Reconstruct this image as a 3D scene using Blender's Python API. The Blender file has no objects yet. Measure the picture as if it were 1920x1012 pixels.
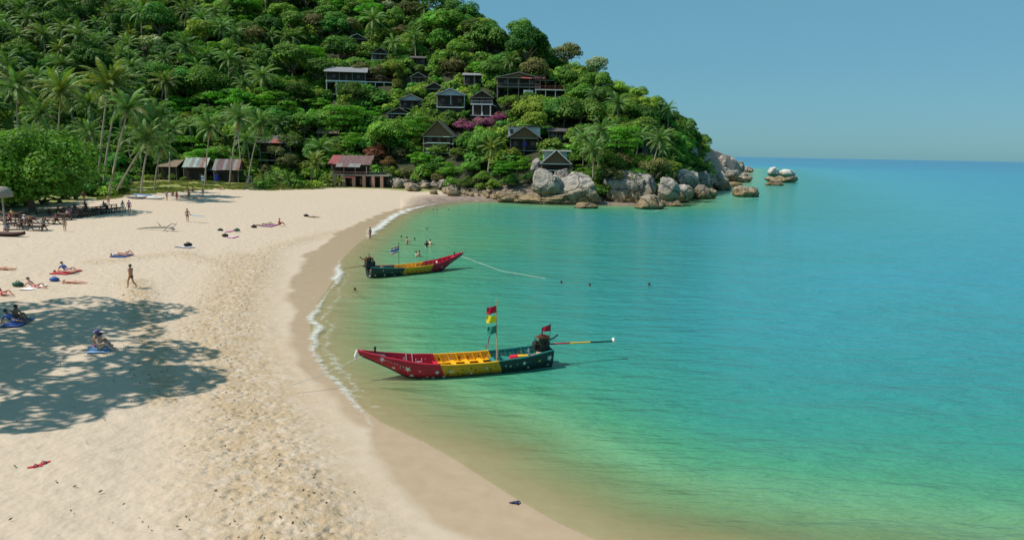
import bpy, bmesh, math, random
import numpy as np
from mathutils import Vector, Matrix, noise as mnoise

sc = bpy.context.scene
C = bpy.context.collection
R = math.radians

# ---------------------------------------------------------------- camera
CAM_H = 11.0
PITCH, ROLL, FPX = 9.75, 1.04, 1280.0
cam_d = bpy.data.cameras.new('camera'); cam = bpy.data.objects.new('camera', cam_d); C.objects.link(cam)
cam_d.sensor_width = 36.0; cam_d.lens = FPX/1920*36.0
cam_d.clip_start = 0.5; cam_d.clip_end = 90000
CAM_R = Matrix.Rotation(R(90-PITCH), 3, 'X') @ Matrix.Rotation(R(ROLL), 3, 'Z')
cam.matrix_world = Matrix.Translation((0, 0, CAM_H)) @ CAM_R.to_4x4()
sc.camera = cam

# ---------------------------------------------------------------- light
SUN_EL, SUN_BACK = 54.0, -9.0      # the sun stands to the left, a touch to our side of the bay
S_DIR = Vector((-math.cos(R(SUN_EL))*math.cos(R(SUN_BACK)), math.cos(R(SUN_EL))*math.sin(R(SUN_BACK)), math.sin(R(SUN_EL))))
sun_d = bpy.data.lights.new('sun', 'SUN'); sun = bpy.data.objects.new('sun', sun_d); C.objects.link(sun)
sun_d.energy = 4.9; sun_d.angle = R(0.6); sun_d.color = (1.0, 0.93, 0.82)
sun.rotation_euler = S_DIR.to_track_quat('Z', 'Y').to_euler()
sun.location = (-60, 20, 90)

world = bpy.data.worlds.new('World'); sc.world = world; world.use_nodes = True
wn, wl = world.node_tree.nodes, world.node_tree.links
wn.clear()
w_out = wn.new('ShaderNodeOutputWorld'); w_bg = wn.new('ShaderNodeBackground'); w_sky = wn.new('ShaderNodeTexSky')
w_sky.sky_type = 'NISHITA'; w_sky.sun_disc = False
w_sky.sun_elevation = R(SUN_EL); w_sky.sun_rotation = math.atan2(S_DIR.x, S_DIR.y) % (2*math.pi)
w_sky.altitude = 0; w_sky.air_density = 1.0; w_sky.dust_density = 0.6; w_sky.ozone_density = 1.6
w_tint = wn.new('ShaderNodeMix'); w_tint.data_type = 'RGBA'; w_tint.blend_type = 'MULTIPLY'
w_tint.inputs['Factor'].default_value = 1.0
w_tint.inputs['B'].default_value = (0.55, 0.86, 1.20, 1)
wl.new(w_sky.outputs[0], w_tint.inputs['A'])
# very thin high cloud, everywhere alike
w_tc = wn.new('ShaderNodeTexCoord'); w_map = wn.new('ShaderNodeMapping'); w_map.inputs['Scale'].default_value = (2.2, 2.2, 9.0)
w_no = wn.new('ShaderNodeTexNoise'); w_no.inputs['Scale'].default_value = 1.3; w_no.inputs['Detail'].default_value = 6
w_rp = wn.new('ShaderNodeValToRGB'); w_rp.color_ramp.elements[0].position = .45; w_rp.color_ramp.elements[1].position = .85
w_rp.color_ramp.elements[0].color = (.58, .58, .58, 1); w_rp.color_ramp.elements[1].color = (.68, .68, .68, 1)
w_cl = wn.new('ShaderNodeMix'); w_cl.data_type = 'RGBA'; w_cl.inputs['B'].default_value = (1.85, 4.6, 5.2, 1)
wl.new(w_tc.outputs['Generated'], w_map.inputs[0]); wl.new(w_map.outputs[0], w_no.inputs['Vector'])
wl.new(w_no.outputs['Fac'], w_rp.inputs[0]); wl.new(w_rp.outputs[0], w_cl.inputs['Factor'])
wl.new(w_tint.outputs['Result'], w_cl.inputs['A']); wl.new(w_cl.outputs['Result'], w_bg.inputs['Color'])
w_bg.inputs['Strength'].default_value = 0.085
wl.new(w_bg.outputs[0], w_out.inputs[0])
vs = sc.view_settings
vs.view_transform = 'Standard'; vs.look = 'None'; vs.exposure = 0.08; vs.gamma = 1.0; vs.use_curve_mapping = False
try:
    sc.cycles.max_bounces = 6; sc.cycles.diffuse_bounces = 2; sc.cycles.glossy_bounces = 2
    sc.cycles.transmission_bounces = 3; sc.cycles.transparent_max_bounces = 8
    sc.cycles.caustics_reflective = False; sc.cycles.caustics_refractive = False
except Exception: pass

# ---------------------------------------------------------------- pixel <-> place
def ray(px, py):
    return CAM_R @ Vector(((px-960)/FPX, -(py-506)/FPX, -1.0))
def P(px, py, D):                       # the point seen at (px,py) whose depth (world y) is D
    r = ray(px, py); return Vector((0, 0, CAM_H)) + r*(D/r.y)
def G0(px, py, z=0.0):                  # the point seen at (px,py) at height z
    r = ray(px, py); return Vector((0, 0, CAM_H)) + r*((z-CAM_H)/r.z)
CAM_RT = CAM_R.transposed()
def proj(v):
    q = CAM_RT @ (Vector(v)-Vector((0, 0, CAM_H)))
    return 960+FPX*q.x/-q.z, 506-FPX*q.y/-q.z
NR = np.array(CAM_RT)
def projN(V):
    q = (V-np.array([0, 0, CAM_H])) @ NR.T
    return 960+FPX*q[:, 0]/-q[:, 2], 506-FPX*q[:, 1]/-q[:, 2]

# ---------------------------------------------------------------- mesh helpers
def tag(o, label=None, cat=None, group=None, kind=None):
    if label: o['label'] = label
    if cat: o['category'] = cat
    if group: o['group'] = group
    if kind: o['kind'] = kind
    return o
def empty(name, label, cat, loc=(0, 0, 0), rz=0.0, group=None):
    o = bpy.data.objects.new(name, None); C.objects.link(o)
    o.location = loc; o.rotation_euler = (0, 0, rz); o.empty_display_size = .3
    return tag(o, label, cat, group)
def link(name, me, parent=None, loc=None, rot=None, scale=None):
    o = bpy.data.objects.new(name, me); C.objects.link(o)
    if parent is not None: o.parent = parent
    if loc is not None: o.location = loc
    if rot is not None: o.rotation_euler = rot
    if scale is not None: o.scale = (scale,)*3 if isinstance(scale, (int, float)) else scale
    return o
def np_mesh(name, V, F, mats=(), attrs=None, smooth=False, mi=None):
    """V (n,3), F (m,k) constant k"""
    V = np.asarray(V, np.float32); F = np.asarray(F, np.int32)
    me = bpy.data.meshes.new(name); k = F.shape[1]
    me.vertices.add(len(V)); me.vertices.foreach_set('co', V.ravel())
    me.loops.add(F.size); me.loops.foreach_set('vertex_index', F.ravel())
    me.polygons.add(len(F)); me.polygons.foreach_set('loop_start', np.arange(len(F), dtype=np.int32)*k)
    if mi is not None: me.polygons.foreach_set('material_index', np.asarray(mi, np.int32))
    me.polygons.foreach_set('use_smooth', np.full(len(F), bool(smooth)))
    for m in mats: me.materials.append(m)
    me.update(calc_edges=True)
    for n, a in (attrs or {}).items():
        at = me.attributes.new(n, 'FLOAT', 'POINT'); at.data.foreach_set('value', np.asarray(a, np.float32))
    return me
class MB:
    """collects simple solids into ONE mesh"""
    def __init__(s): s.v = []; s.f = []; s.m = []
    def add(s, vs, fs, m=0):
        n = len(s.v); s.v += [tuple(v) for v in vs]; s.f += [tuple(n+i for i in f) for f in fs]; s.m += [m]*len(fs); return s
    def box(s, c, d, rot=None, m=0, taper=1.0):
        hx, hy, hz = d[0]/2, d[1]/2, d[2]/2
        vs = [Vector((x*hx*(taper if z > 0 else 1), y*hy*(taper if z > 0 else 1), z*hz)) for x in (-1, 1) for y in (-1, 1) for z in (-1, 1)]
        if rot is not None: vs = [rot @ v for v in vs]
        vs = [v+Vector(c) for v in vs]
        return s.add(vs, [(0, 1, 3, 2), (4, 6, 7, 5), (0, 4, 5, 1), (2, 3, 7, 6), (0, 2, 6, 4), (1, 5, 7, 3)], m)
    def bar(s, a, b, w, h=None, m=0):     # a beam from a to b
        a, b = Vector(a), Vector(b); d = b-a; L = d.length
        q = d.to_track_quat('X', 'Z').to_matrix()
        return s.box((a+b)/2, (L, w, h or w), q, m)
    def tube(s, pts, rad, n=8, m=0, cap=True):
        pts = [Vector(p) for p in pts]; N = len(pts)
        if isinstance(rad, (int, float)): rad = [rad]*N
        base = len(s.v); ref = Vector((0, 0, 1))
        for i, p in enumerate(pts):
            t = (pts[min(i+1, N-1)]-pts[max(i-1, 0)]).normalized()
            r0 = ref if abs(t.dot(ref)) < .95 else Vector((1, 0, 0))
            u = t.cross(r0).normalized(); w = t.cross(u)
            for k in range(n):
                a = 2*math.pi*k/n; s.v.append(tuple(p+(u*math.cos(a)+w*math.sin(a))*rad[i]))
        for i in range(N-1):
            for k in range(n):
                a, b = base+i*n+k, base+i*n+(k+1) % n
                s.f.append((a, b, b+n, a+n)); s.m.append(m)
        if cap:
            s.f.append(tuple(base+k for k in range(n))[::-1]); s.m.append(m)
            s.f.append(tuple(base+(N-1)*n+k for k in range(n))); s.m.append(m)
        return s
    def ball(s, c, r, n=8, m=0):
        r = Vector((r, r, r)) if isinstance(r, (int, float)) else Vector(r); c = Vector(c); base = len(s.v)
        rows = n//2
        for i in range(rows+1):
            th = math.pi*i/rows
            for k in range(n):
                a = 2*math.pi*k/n
                s.v.append((c.x+r.x*math.sin(th)*math.cos(a), c.y+r.y*math.sin(th)*math.sin(a), c.z+r.z*math.cos(th)))
        for i in range(rows):
            for k in range(n):
                a, b = base+i*n+k, base+i*n+(k+1) % n
                s.f.append((a, a+n, b+n, b)); s.m.append(m)
        return s
    def slab(s, quad, t, m=0):            # a quad given as 4 points, thickened by t along -normal
        q = [Vector(p) for p in quad]; nn = (q[1]-q[0]).cross(q[3]-q[0]).normalized()
        vs = q+[p-nn*t for p in q]
        return s.add(vs, [(0, 1, 2, 3), (7, 6, 5, 4), (0, 4, 5, 1), (1, 5, 6, 2), (2, 6, 7, 3), (3, 7, 4, 0)], m)
    def mesh(s, name, mats, smooth=False):
        me = bpy.data.meshes.new(name); me.from_pydata(s.v, [], s.f)
        for mt in (mats if isinstance(mats, (list, tuple)) else [mats]): me.materials.append(mt)
        me.polygons.foreach_set('material_index', s.m)
        if smooth: me.polygons.foreach_set('use_smooth', [True]*len(s.f))
        me.update(); return me
    def build(s, name, mats, parent=None, smooth=False, loc=None, rot=None):
        return link(name, s.mesh(name, mats, smooth), parent, loc, rot)

# ---------------------------------------------------------------- materials
def new_mat(name):
    m = bpy.data.materials.new(name); m.use_nodes = True
    nt = m.node_tree; nt.nodes.clear()
    return m, nt.nodes, nt.links
def simple(name, col, rough=.6, var=.18, scale=3.0, bump=0.0, spec=.4, metal=0.0, randobj=0.0, stretch=(1, 1, 1)):
    """a plain paint/wood/metal with uneven tone, grain and optional relief"""
    m, N, L = new_mat(name)
    out = N.new('ShaderNodeOutputMaterial'); b = N.new('ShaderNodeBsdfPrincipled')
    tc = N.new('ShaderNodeTexCoord'); mp = N.new('ShaderNodeMapping'); mp.inputs['Scale'].default_value = stretch
    no = N.new('ShaderNodeTexNoise'); no.inputs['Scale'].default_value = scale; no.inputs['Detail'].default_value = 5
    L.new(tc.outputs['Object'], mp.inputs[0]); L.new(mp.outputs[0], no.inputs['Vector'])
    mr = N.new('ShaderNodeMapRange'); mr.inputs['From Min'].default_value = .3; mr.inputs['From Max'].default_value = .7
    mr.inputs['To Min'].default_value = 1-var; mr.inputs['To Max'].default_value = 1+var
    L.new(no.outputs['Fac'], mr.inputs['Value'])
    val = mr.outputs[0]
    if randobj:
        oi = N.new('ShaderNodeObjectInfo'); r2 = N.new('ShaderNodeMapRange')
        r2.inputs['To Min'].default_value = 1-randobj; r2.inputs['To Max'].default_value = 1+randobj
        L.new(oi.outputs['Random'], r2.inputs['Value'])
        mu = N.new('ShaderNodeMath'); mu.operation = 'MULTIPLY'; L.new(val, mu.inputs[0]); L.new(r2.outputs[0], mu.inputs[1]); val = mu.outputs[0]
    vm = N.new('ShaderNodeVectorMath'); vm.operation = 'SCALE'; vm.inputs[0].default_value = col[:3]
    L.new(val, vm.inputs['Scale']); L.new(vm.outputs[0], b.inputs['Base Color'])
    b.inputs['Roughness'].default_value = rough; b.inputs['Metallic'].default_value = metal
    b.inputs['Specular IOR Level'].default_value = spec
    if bump:
        bp = N.new('ShaderNodeBump'); bp.inputs['Strength'].default_value = bump; bp.inputs['Distance'].default_value = .03
        L.new(no.outputs['Fac'], bp.inputs['Height']); L.new(bp.outputs[0], b.inputs['Normal'])
    L.new(b.outputs[0], out.inputs[0])
    return m
def leaf_mat(name, col, hue=.03, val=.35, trans=.26, rough=.6, spec=.14):
    """leaf colour varies leaf by leaf ('tint') and tree by tree (object random)"""
    m, N, L = new_mat(name)
    out = N.new('ShaderNodeOutputMaterial'); b = N.new('ShaderNodeBsdfPrincipled'); t = N.new('ShaderNodeBsdfTranslucent')
    mx = N.new('ShaderNodeMixShader'); mx.inputs[0].default_value = trans
    at = N.new('ShaderNodeAttribute'); at.attribute_name = 'tint'
    oi = N.new('ShaderNodeObjectInfo')
    hs = N.new('ShaderNodeHueSaturation'); hs.inputs['Color'].default_value = (*col, 1)
    h = N.new('ShaderNodeMapRange'); h.inputs['To Min'].default_value = .5-hue; h.inputs['To Max'].default_value = .5+hue
    L.new(oi.outputs['Random'], h.inputs['Value']); L.new(h.outputs[0], hs.inputs['Hue'])
    fr = N.new('ShaderNodeMath'); fr.operation = 'MULTIPLY'; fr.inputs[1].default_value = 7.31
    f2 = N.new('ShaderNodeMath'); f2.operation = 'FRACT'
    L.new(oi.outputs['Random'], fr.inputs[0]); L.new(fr.outputs[0], f2.inputs[0])
    v = N.new('ShaderNodeMapRange'); v.inputs['To Min'].default_value = 1-val; v.inputs['To Max'].default_value = 1+val
    L.new(f2.outputs[0], v.inputs['Value'])
    mu = N.new('ShaderNodeMath'); mu.operation = 'MULTIPLY'
    L.new(v.outputs[0], mu.inputs[0]); L.new(at.outputs['Fac'], mu.inputs[1]); L.new(mu.outputs[0], hs.inputs['Value'])
    L.new(hs.outputs[0], b.inputs['Base Color'])
    tb = N.new('ShaderNodeMix'); tb.data_type = 'RGBA'; tb.blend_type = 'MULTIPLY'; tb.inputs['Factor'].default_value = 1
    tb.inputs['B'].default_value = (1.3, 1.5, .5, 1)
    L.new(hs.outputs[0], tb.inputs['A']); L.new(tb.outputs['Result'], t.inputs['Color'])
    b.inputs['Roughness'].default_value = rough; b.inputs['Specular IOR Level'].default_value = spec
    L.new(b.outputs[0], mx.inputs[1]); L.new(t.outputs[0], mx.inputs[2]); L.new(mx.outputs[0], out.inputs[0])
    return m
# ================================================================ THE LAND
shore_px = [(1120, 1012), (1040, 975), (960, 928), (900, 890), (850, 858), (800, 830), (752, 808), (714, 790), (684, 768), (655, 740), (622, 712),
            (598, 678), (584, 640), (582, 605), (592, 572), (612, 545), (628, 520), (640, 488), (665, 462), (692, 441), (715, 421),
            (745, 402), (790, 388), (850, 379), (920, 377), (1000, 381), (1100, 384), (1180, 384), (1250, 382), (1290, 371),
            (1330, 358), (1368, 347), (1392, 337), (1398, 326), (1406, 317)]
SH = [(140, -120), (75, -6), (42, 8.5), (25, 12.8), (15, 14.4), (9, 15.5), (5, 16.9)]+[tuple(G0(*p)[:2]) for p in shore_px]
tipx, tipy = SH[-1]
SH += [(tipx+8, tipy+25), (tipx-20, tipy+70), (tipx-120, tipy+250), (-200, 1400), (-2500, 1400), (-2500, -120)]
SHA = np.array(SH, float)
def sdist(X, Y):
    """signed distance to the waterline, positive on land"""
    X = np.asarray(X, float); Y = np.asarray(Y, float)
    best = np.full(X.shape, 1e18); inside = np.zeros(X.shape, bool)
    n = len(SHA)
    for i in range(n):
        ax, ay = SHA[i]; bx, by = SHA[(i+1) % n]
        dx, dy = bx-ax, by-ay
        t = np.clip(((X-ax)*dx+(Y-ay)*dy)/(dx*dx+dy*dy), 0, 1)
        best = np.minimum(best, (X-ax-t*dx)**2+(Y-ay-t*dy)**2)
        if ay != by:
            c = ((ay > Y) != (by > Y)) & (X < (bx-ax)*(Y-ay)/(by-ay)+ax); inside ^= c
    return np.where(inside, 1, -1)*np.sqrt(best)
def poly_dist(X, Y, pts):
    best = np.full(np.shape(X), 1e18)
    for (ax, ay), (bx, by) in zip(pts[:-1], pts[1:]):
        dx, dy = bx-ax, by-ay
        t = np.clip(((X-ax)*dx+(Y-ay)*dy)/(dx*dx+dy*dy), 0, 1)
        best = np.minimum(best, (X-ax-t*dx)**2+(Y-ay-t*dy)**2)
    return np.sqrt(best)
CT  = [-1500, -400, 0, 300, 600, 760, 900, 1000, 1100, 1200, 1260, 1300, 1330, 1360, 1385, 1410, 1500]
DFT = [120, 130, 168, 182, 186, 176, 166, 161, 157, 158, 166, 185, 235, 300, 380, 420, 430]
DRT = [300, 330, 350, 345, 330, 300, 262, 238, 216, 206, 211, 228, 330, 390, 430, 450, 450]
ZRT = [110, 125, 118, 103, 84, 68, 50, 41, 30, 23, 20, 16.5, 13.4, 10.8, 6.8, 1.2, -3]
def colc(X, Y): return 960+FPX*X/(np.maximum(Y, 4.0)*.9856)
def wob(X, Y, s, seed=0):
    a = np.zeros(np.shape(X))
    rs = np.random.RandomState(seed)
    for k in range(5):
        th = rs.uniform(0, 6.28); f = (1.0+.55*k)/s; a = a+np.sin((X*math.cos(th)+Y*math.sin(th))*f+rs.uniform(0, 6.28))/(1+.5*k)
    return a/2.6
def hill(X, Y, sd):
    c = colc(X, Y); df = np.interp(c, CT, DFT); dr = np.interp(c, CT, DRT); zr = np.interp(c, CT, ZRT)
    t = (Y-df)/(dr-df)
    z = np.where(t < 1, zr*np.clip(t, 0, 1)**1.03, zr-.45*(Y-dr))
    z = z+np.clip(t*6, 0, 1)*np.where(t < 1.3, 1, 0)*wob(X, Y, 9.0, 3)*1.6*(1-.85*np.clip((c-1270)/30, 0, 1))
    rk = np.clip((c-1285)/25, 0, 1)
    z = z+rk*np.clip(t*4, 0, 1)*(wob(X, Y, 7, 5)*.22+wob(X, Y, 15.0, 6)*.35)
    return np.where(t > 0, z, 0)*np.clip(sd/5.0, 0, 1), t
def beach_z(sd): return np.interp(sd, [-400, -120, -40, -15, -6, -2, 0, 3.5, 12, 28, 60], [-25, -14, -6, -2.4, -1.15, -.4, 0, .28, .85, 1.5, 2.3])
def ground(X, Y, sd=None):
    X = np.asarray(X, float); Y = np.asarray(Y, float)
    if sd is None: sd = sdist(X, Y)
    h, t = hill(X, Y, sd)
    bz = beach_z(sd)
    return np.where((t > 0) & (sd > 0), np.maximum(bz, h+1.2*np.clip(sd/5, 0, 1)), bz)
def gz(x, y): return float(ground(np.array([x]), np.array([y]))[0])
def at(px, py):
    """the point of the ground seen at a pixel of the photograph"""
    r = ray(px, py); t = np.geomspace(8, 700, 900)/r.y
    X, Y, Z = r.x*t, r.y*t, CAM_H+r.z*t
    below = Z-np.maximum(ground(X, Y), 0.0)
    i = int(np.argmax(below < 0)) if (below < 0).any() else len(t)-1
    a, b = t[max(i-1, 0)], t[i]
    for _ in range(12):
        m = (a+b)/2
        if CAM_H+r.z*m-max(gz(r.x*m, r.y*m), 0.0) < 0: b = m
        else: a = m
    return Vector((r.x*b, r.y*b, max(gz(r.x*b, r.y*b), 0.0)))

dry_px = [(1010, 1100), (880, 1011), (800, 932), (745, 876), (706, 826), (676, 792), (640, 762), (590, 712), (560, 670), (545, 625), (543, 575), (545, 525), (562, 500), (600, 462), (640, 431),
          (700, 406), (760, 386), (850, 374), (920, 372)]
DRY = [(9, 9)]+[tuple(G0(px, py, .35)[:2]) for px, py in dry_px]
foot_px = [(250, 520), (275, 590), (300, 660), (310, 720)]
foot2_px = [(470, 470), (420, 580), (450, 660), (480, 740), (500, 820), (530, 900), (570, 1010), (600, 1100)]
foot3_px = [(640, 420), (520, 450), (440, 490), (330, 470), (180, 490)]
FT = [[tuple(G0(px, py, 1.2)[:2]) for px, py in L_] for L_ in (foot_px, foot2_px, foot3_px)]
CG = [-1500, -300, 0, 110, 190, 300, 400, 500, 620, 740, 900, 1500]
YG = [60, 66, 90, 104, 116, 134, 150, 152, 166, 168, 164, 160]

cols = np.unique(np.concatenate([np.linspace(-1500, -250, 26), np.linspace(-250, 1500, 231), np.linspace(500, 900, 130), np.linspace(1285, 1415, 131), np.linspace(1500, 3600, 43)]))
rows = np.concatenate([np.geomspace(7, 180, 330), np.geomspace(181, 470, 150), np.geomspace(475, 1300, 26)])
CC, YY = np.meshgrid(cols, rows); XX = (CC-960)/FPX*YY*.9856
Xf, Yf, Cf = XX.ravel(), YY.ravel(), CC.ravel()
sdf = sdist(Xf, Yf)
hz, ht = hill(Xf, Yf, sdf); Zf = ground(Xf, Yf, sdf)
dryd = poly_dist(Xf, Yf, DRY)
wob1 = wob(Xf, Yf, 1.1, 9)*.35+wob(Xf, Yf, .35, 10)*.12
shr_w = np.interp(sdf-0, [0, 50], [0, 50])
def wetness(X, Y, sd):
    """1 between the waterline and the limit of the last waves"""
    dd = poly_dist(X, Y, DRY); w = np.zeros(X.shape)
    # a point is wet when its distance from the water is less than that of the dry limit beside it
    pts = np.array(DRY); sdl = sdist(pts[:, 0], pts[:, 1])
    bi = np.zeros(X.shape); bd = np.full(X.shape, 1e18)
    for i in range(len(pts)-1):
        ax, ay = pts[i]; bx, by = pts[i+1]; dx, dy = bx-ax, by-ay
        t = np.clip(((X-ax)*dx+(Y-ay)*dy)/(dx*dx+dy*dy), 0, 1)
        q = (X-ax-t*dx)**2+(Y-ay-t*dy)**2; L_ = sdl[i]*(1-t)+sdl[i+1]*t
        u = q < bd; bd = np.where(u, q, bd); bi = np.where(u, L_, bi)
    return bi-sd                       # >0 wet
wetm = wetness(Xf, Yf, sdf)+wob1*.9+np.abs(wob(Xf, Yf, 2.4, 12))*.9-.3
wet = np.clip(wetm/.5+.5, 0, 1)*np.clip((Yf < 178), 0, 1)
foot = np.zeros(Xf.shape)
for L_, wd, am in zip(FT, (1.1, 3.0, 1.6), (1.0, 1.0, .7)):
    foot = np.maximum(foot, am*np.clip(1.3-poly_dist(Xf, Yf, L_)/wd, 0, 1))
gy = np.interp(Cf, CG, YG)
grass = np.clip((Yf-gy)/5+wob(Xf, Yf, 3.0, 4)*.6, 0, 1)*np.clip((sdf-4)/4, 0, 1)
rock = np.clip((Cf-1275)/20, 0, 1)*(ht > -.4)
rock = np.maximum(rock, np.clip(1.6-sdf/9, 0, 1)*np.clip((Cf-745)/60, 0, 1)*(Yf > 120))
inland = np.clip((-wetm-.8)/2.6, 0, 1)
# relief: trodden lumps of dry sand, smooth where wet
near = np.clip(1.4-Yf/70, 0, 1)*np.clip((sdf-2.5)/3, 0, 1)*(1-wet)*(.15+.85*inland)
lump = wob(Xf, Yf, .55, 21)*.05+wob(Xf, Yf, .24, 22)*.032+wob(Xf, Yf, 1.7, 23)*.06
Zf = Zf+near*lump*(1+.5*foot)
n_r, n_c = len(rows), len(cols)
ii = np.arange(n_r*n_c).reshape(n_r, n_c)
FA = np.stack([ii[:-1, :-1], ii[:-1, 1:], ii[1:, 1:], ii[1:, :-1]], -1).reshape(-1, 4)
fs = sdf[FA].mean(1); fhill = ht[FA].max(1) > 0
fg = (grass[FA].mean(1) > .5)
cls = np.where(fs < -1.0, 0, np.where(fhill, 2, np.where(fg, 3, 1)))

def land_material():
    m, N, L = new_mat('land')
    out = N.new('ShaderNodeOutputMaterial'); b = N.new('ShaderNodeBsdfPrincipled')
    geo = N.new('ShaderNodeNewGeometry')
    def attr(n):
        a = N.new('ShaderNodeAttribute'); a.attribute_name = n; return a.outputs['Fac']
    def nz(scale, detail=4, rough=.55, vec=None):
        t = N.new('ShaderNodeTexNoise'); t.inputs['Scale'].default_value = scale; t.inputs['Detail'].default_value = detail; t.inputs['Roughness'].default_value = rough
        L.new(vec or geo.outputs['Position'], t.inputs['Vector']); return t.outputs['Fac']
    def ramp(f, stops):
        r = N.new('ShaderNodeValToRGB'); e = r.color_ramp.elements
        e[0].position, e[0].color = stops[0][0], (*stops[0][1], 1)
        e[1].position, e[1].color = stops[-1][0], (*stops[-1][1], 1)
        for p_, c_ in stops[1:-1]:
            q = e.new(p_); q.color = (*c_, 1)
        L.new(f, r.inputs[0]); return r.outputs[0]
    def mix(a, b_, f, mode='MIX'):
        x = N.new('ShaderNodeMix'); x.data_type = 'RGBA'; x.blend_type = mode
        if isinstance(f, float): x.inputs['Factor'].default_value = f
        else: L.new(f, x.inputs['Factor'])
        for s_, v_ in (('A', a), ('B', b_)):
            if isinstance(v_, tuple): x.inputs[s_].default_value = (*v_, 1)
            else: L.new(v_, x.inputs[s_])
        return x.outputs['Result']
    def math_(op, a, b_=None, clamp=False):
        x = N.new('ShaderNodeMath'); x.operation = op; x.use_clamp = clamp
        for i_, v_ in enumerate((a, b_)):
            if v_ is None: continue
            if isinstance(v_, (int, float)): x.inputs[i_].default_value = v_
            else: L.new(v_, x.inputs[i_])
        return x.outputs[0]
    wet_, foot_, grass_, rock_ = attr('wet'), attr('foot'), attr('grass'), attr('rock')
    n_big, n_mid, n_fine = nz(.12, 3), nz(1.3, 6, .65), nz(9, 5, .6)
    dry = ramp(n_mid, [(.25, (.445, .355, .268)), (.5, (.508, .414, .322)), (.8, (.56, .467, .37))])
    dry = mix(dry, (.50, .402, .31), n_big)
    # coarse darker grains and bits of leaf along the trodden tracks
    vo = N.new('ShaderNodeTexVoronoi'); vo.inputs['Scale'].default_value = 3.2; L.new(geo.outputs['Position'], vo.inputs['Vector'])
    speck = math_('LESS_THAN', vo.outputs['Distance'], .16)
    sel = math_('GREATER_THAN', nz(2.1, 3), .52)
    speck = math_('MULTIPLY', math_('MULTIPLY', speck, sel), math_('MULTIPLY', foot_, .75))
    tr = math_('MULTIPLY', math_('MULTIPLY', foot_, .8), ramp(nz(1.6, 6, .75), [(.40, (0, 0, 0)), (.56, (1, 1, 1))]))
    dry = mix(dry, (.40, .29, .17), tr); dry = mix(dry, (.15, .10, .055), speck)
    wets = ramp(n_mid, [(.2, (.38, .275, .175)), (.8, (.46, .345, .235))])
    sand = mix(dry, wets, wet_)
    gr = ramp(nz(.8, 6, .7), [(.30, (.29, .24, .12)), (.48, (.20, .22, .06)), (.7, (.27, .28, .08))])
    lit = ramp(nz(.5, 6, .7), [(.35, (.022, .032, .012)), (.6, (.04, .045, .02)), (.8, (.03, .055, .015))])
    rk = ramp(nz(.55, 8, .65), [(.30, (.15, .115, .095)), (.44, (.40, .31, .265)), (.60, (.54, .39, .32)), (.8, (.50, .42, .37))])
    sep = N.new('ShaderNodeSeparateXYZ'); L.new(geo.outputs['Position'], sep.inputs[0])
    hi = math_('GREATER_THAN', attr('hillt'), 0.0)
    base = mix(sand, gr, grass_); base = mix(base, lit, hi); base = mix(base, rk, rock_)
    L.new(base, b.inputs['Base Color'])
    L.new(math_('SUBTRACT', .92, math_('MULTIPLY', wet_, .6)), b.inputs['Roughness'])
    b.inputs['Specular IOR Level'].default_value = .3
    # relief
    h1 = math_('MULTIPLY', nz(1.9, 2, .5), .14)
    h2 = math_('MULTIPLY', math_('MULTIPLY', nz(6.5, 4, .6), .07), math_('ADD', foot_, .3))
    vf = N.new('ShaderNodeTexVoronoi'); vf.feature = 'SMOOTH_F1'; vf.inputs['Scale'].default_value = 2.6; L.new(geo.outputs['Position'], vf.inputs['Vector'])
    h3 = math_('MULTIPLY', math_('MULTIPLY', math_('MINIMUM', vf.outputs['Distance'], .42), .20), math_('ADD', math_('MULTIPLY', foot_, 1.5), .12))
    h = math_('ADD', math_('ADD', h1, h2), h3)
    h = math_('MULTIPLY', h, math_('ADD', .18, math_('MULTIPLY', attr('inland'), .82)))
    h = math_('MULTIPLY', h, math_('SUBTRACT', 1.0, math_('MULTIPLY', wet_, .97)))
    h = math_('ADD', h, math_('MULTIPLY', math_('MULTIPLY', nz(.6, 9, .75), 4.5), rock_))
    bp = N.new('ShaderNodeBump'); bp.inputs['Strength'].default_value = .8; bp.inputs['Distance'].default_value = 1.0
    L.new(h, bp.inputs['Height']); L.new(bp.outputs[0], b.inputs['Normal'])
    L.new(b.outputs[0], out.inputs[0])
    return m
M_LAND = land_material()
V_all = np.stack([Xf, Yf, Zf], 1)
for k, (nm, lab) in enumerate((('seabed', 'pale sandy seabed under the shallow water'), ('beach', 'wide pale sand beach with footprints and a wet brown edge'),
                               ('hillside', 'steep wooded hillside running down to a bare granite point'), ('lawn', 'sparse dry grass behind the beach under the palms'))):
    F_ = FA[cls == k]; used = np.unique(F_); re = np.full(len(V_all), -1); re[used] = np.arange(len(used))
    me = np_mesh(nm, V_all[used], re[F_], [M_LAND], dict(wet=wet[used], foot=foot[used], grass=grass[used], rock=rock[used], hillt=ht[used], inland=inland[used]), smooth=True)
    o = link(nm, me); tag(o, lab, kind='structure')

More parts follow.
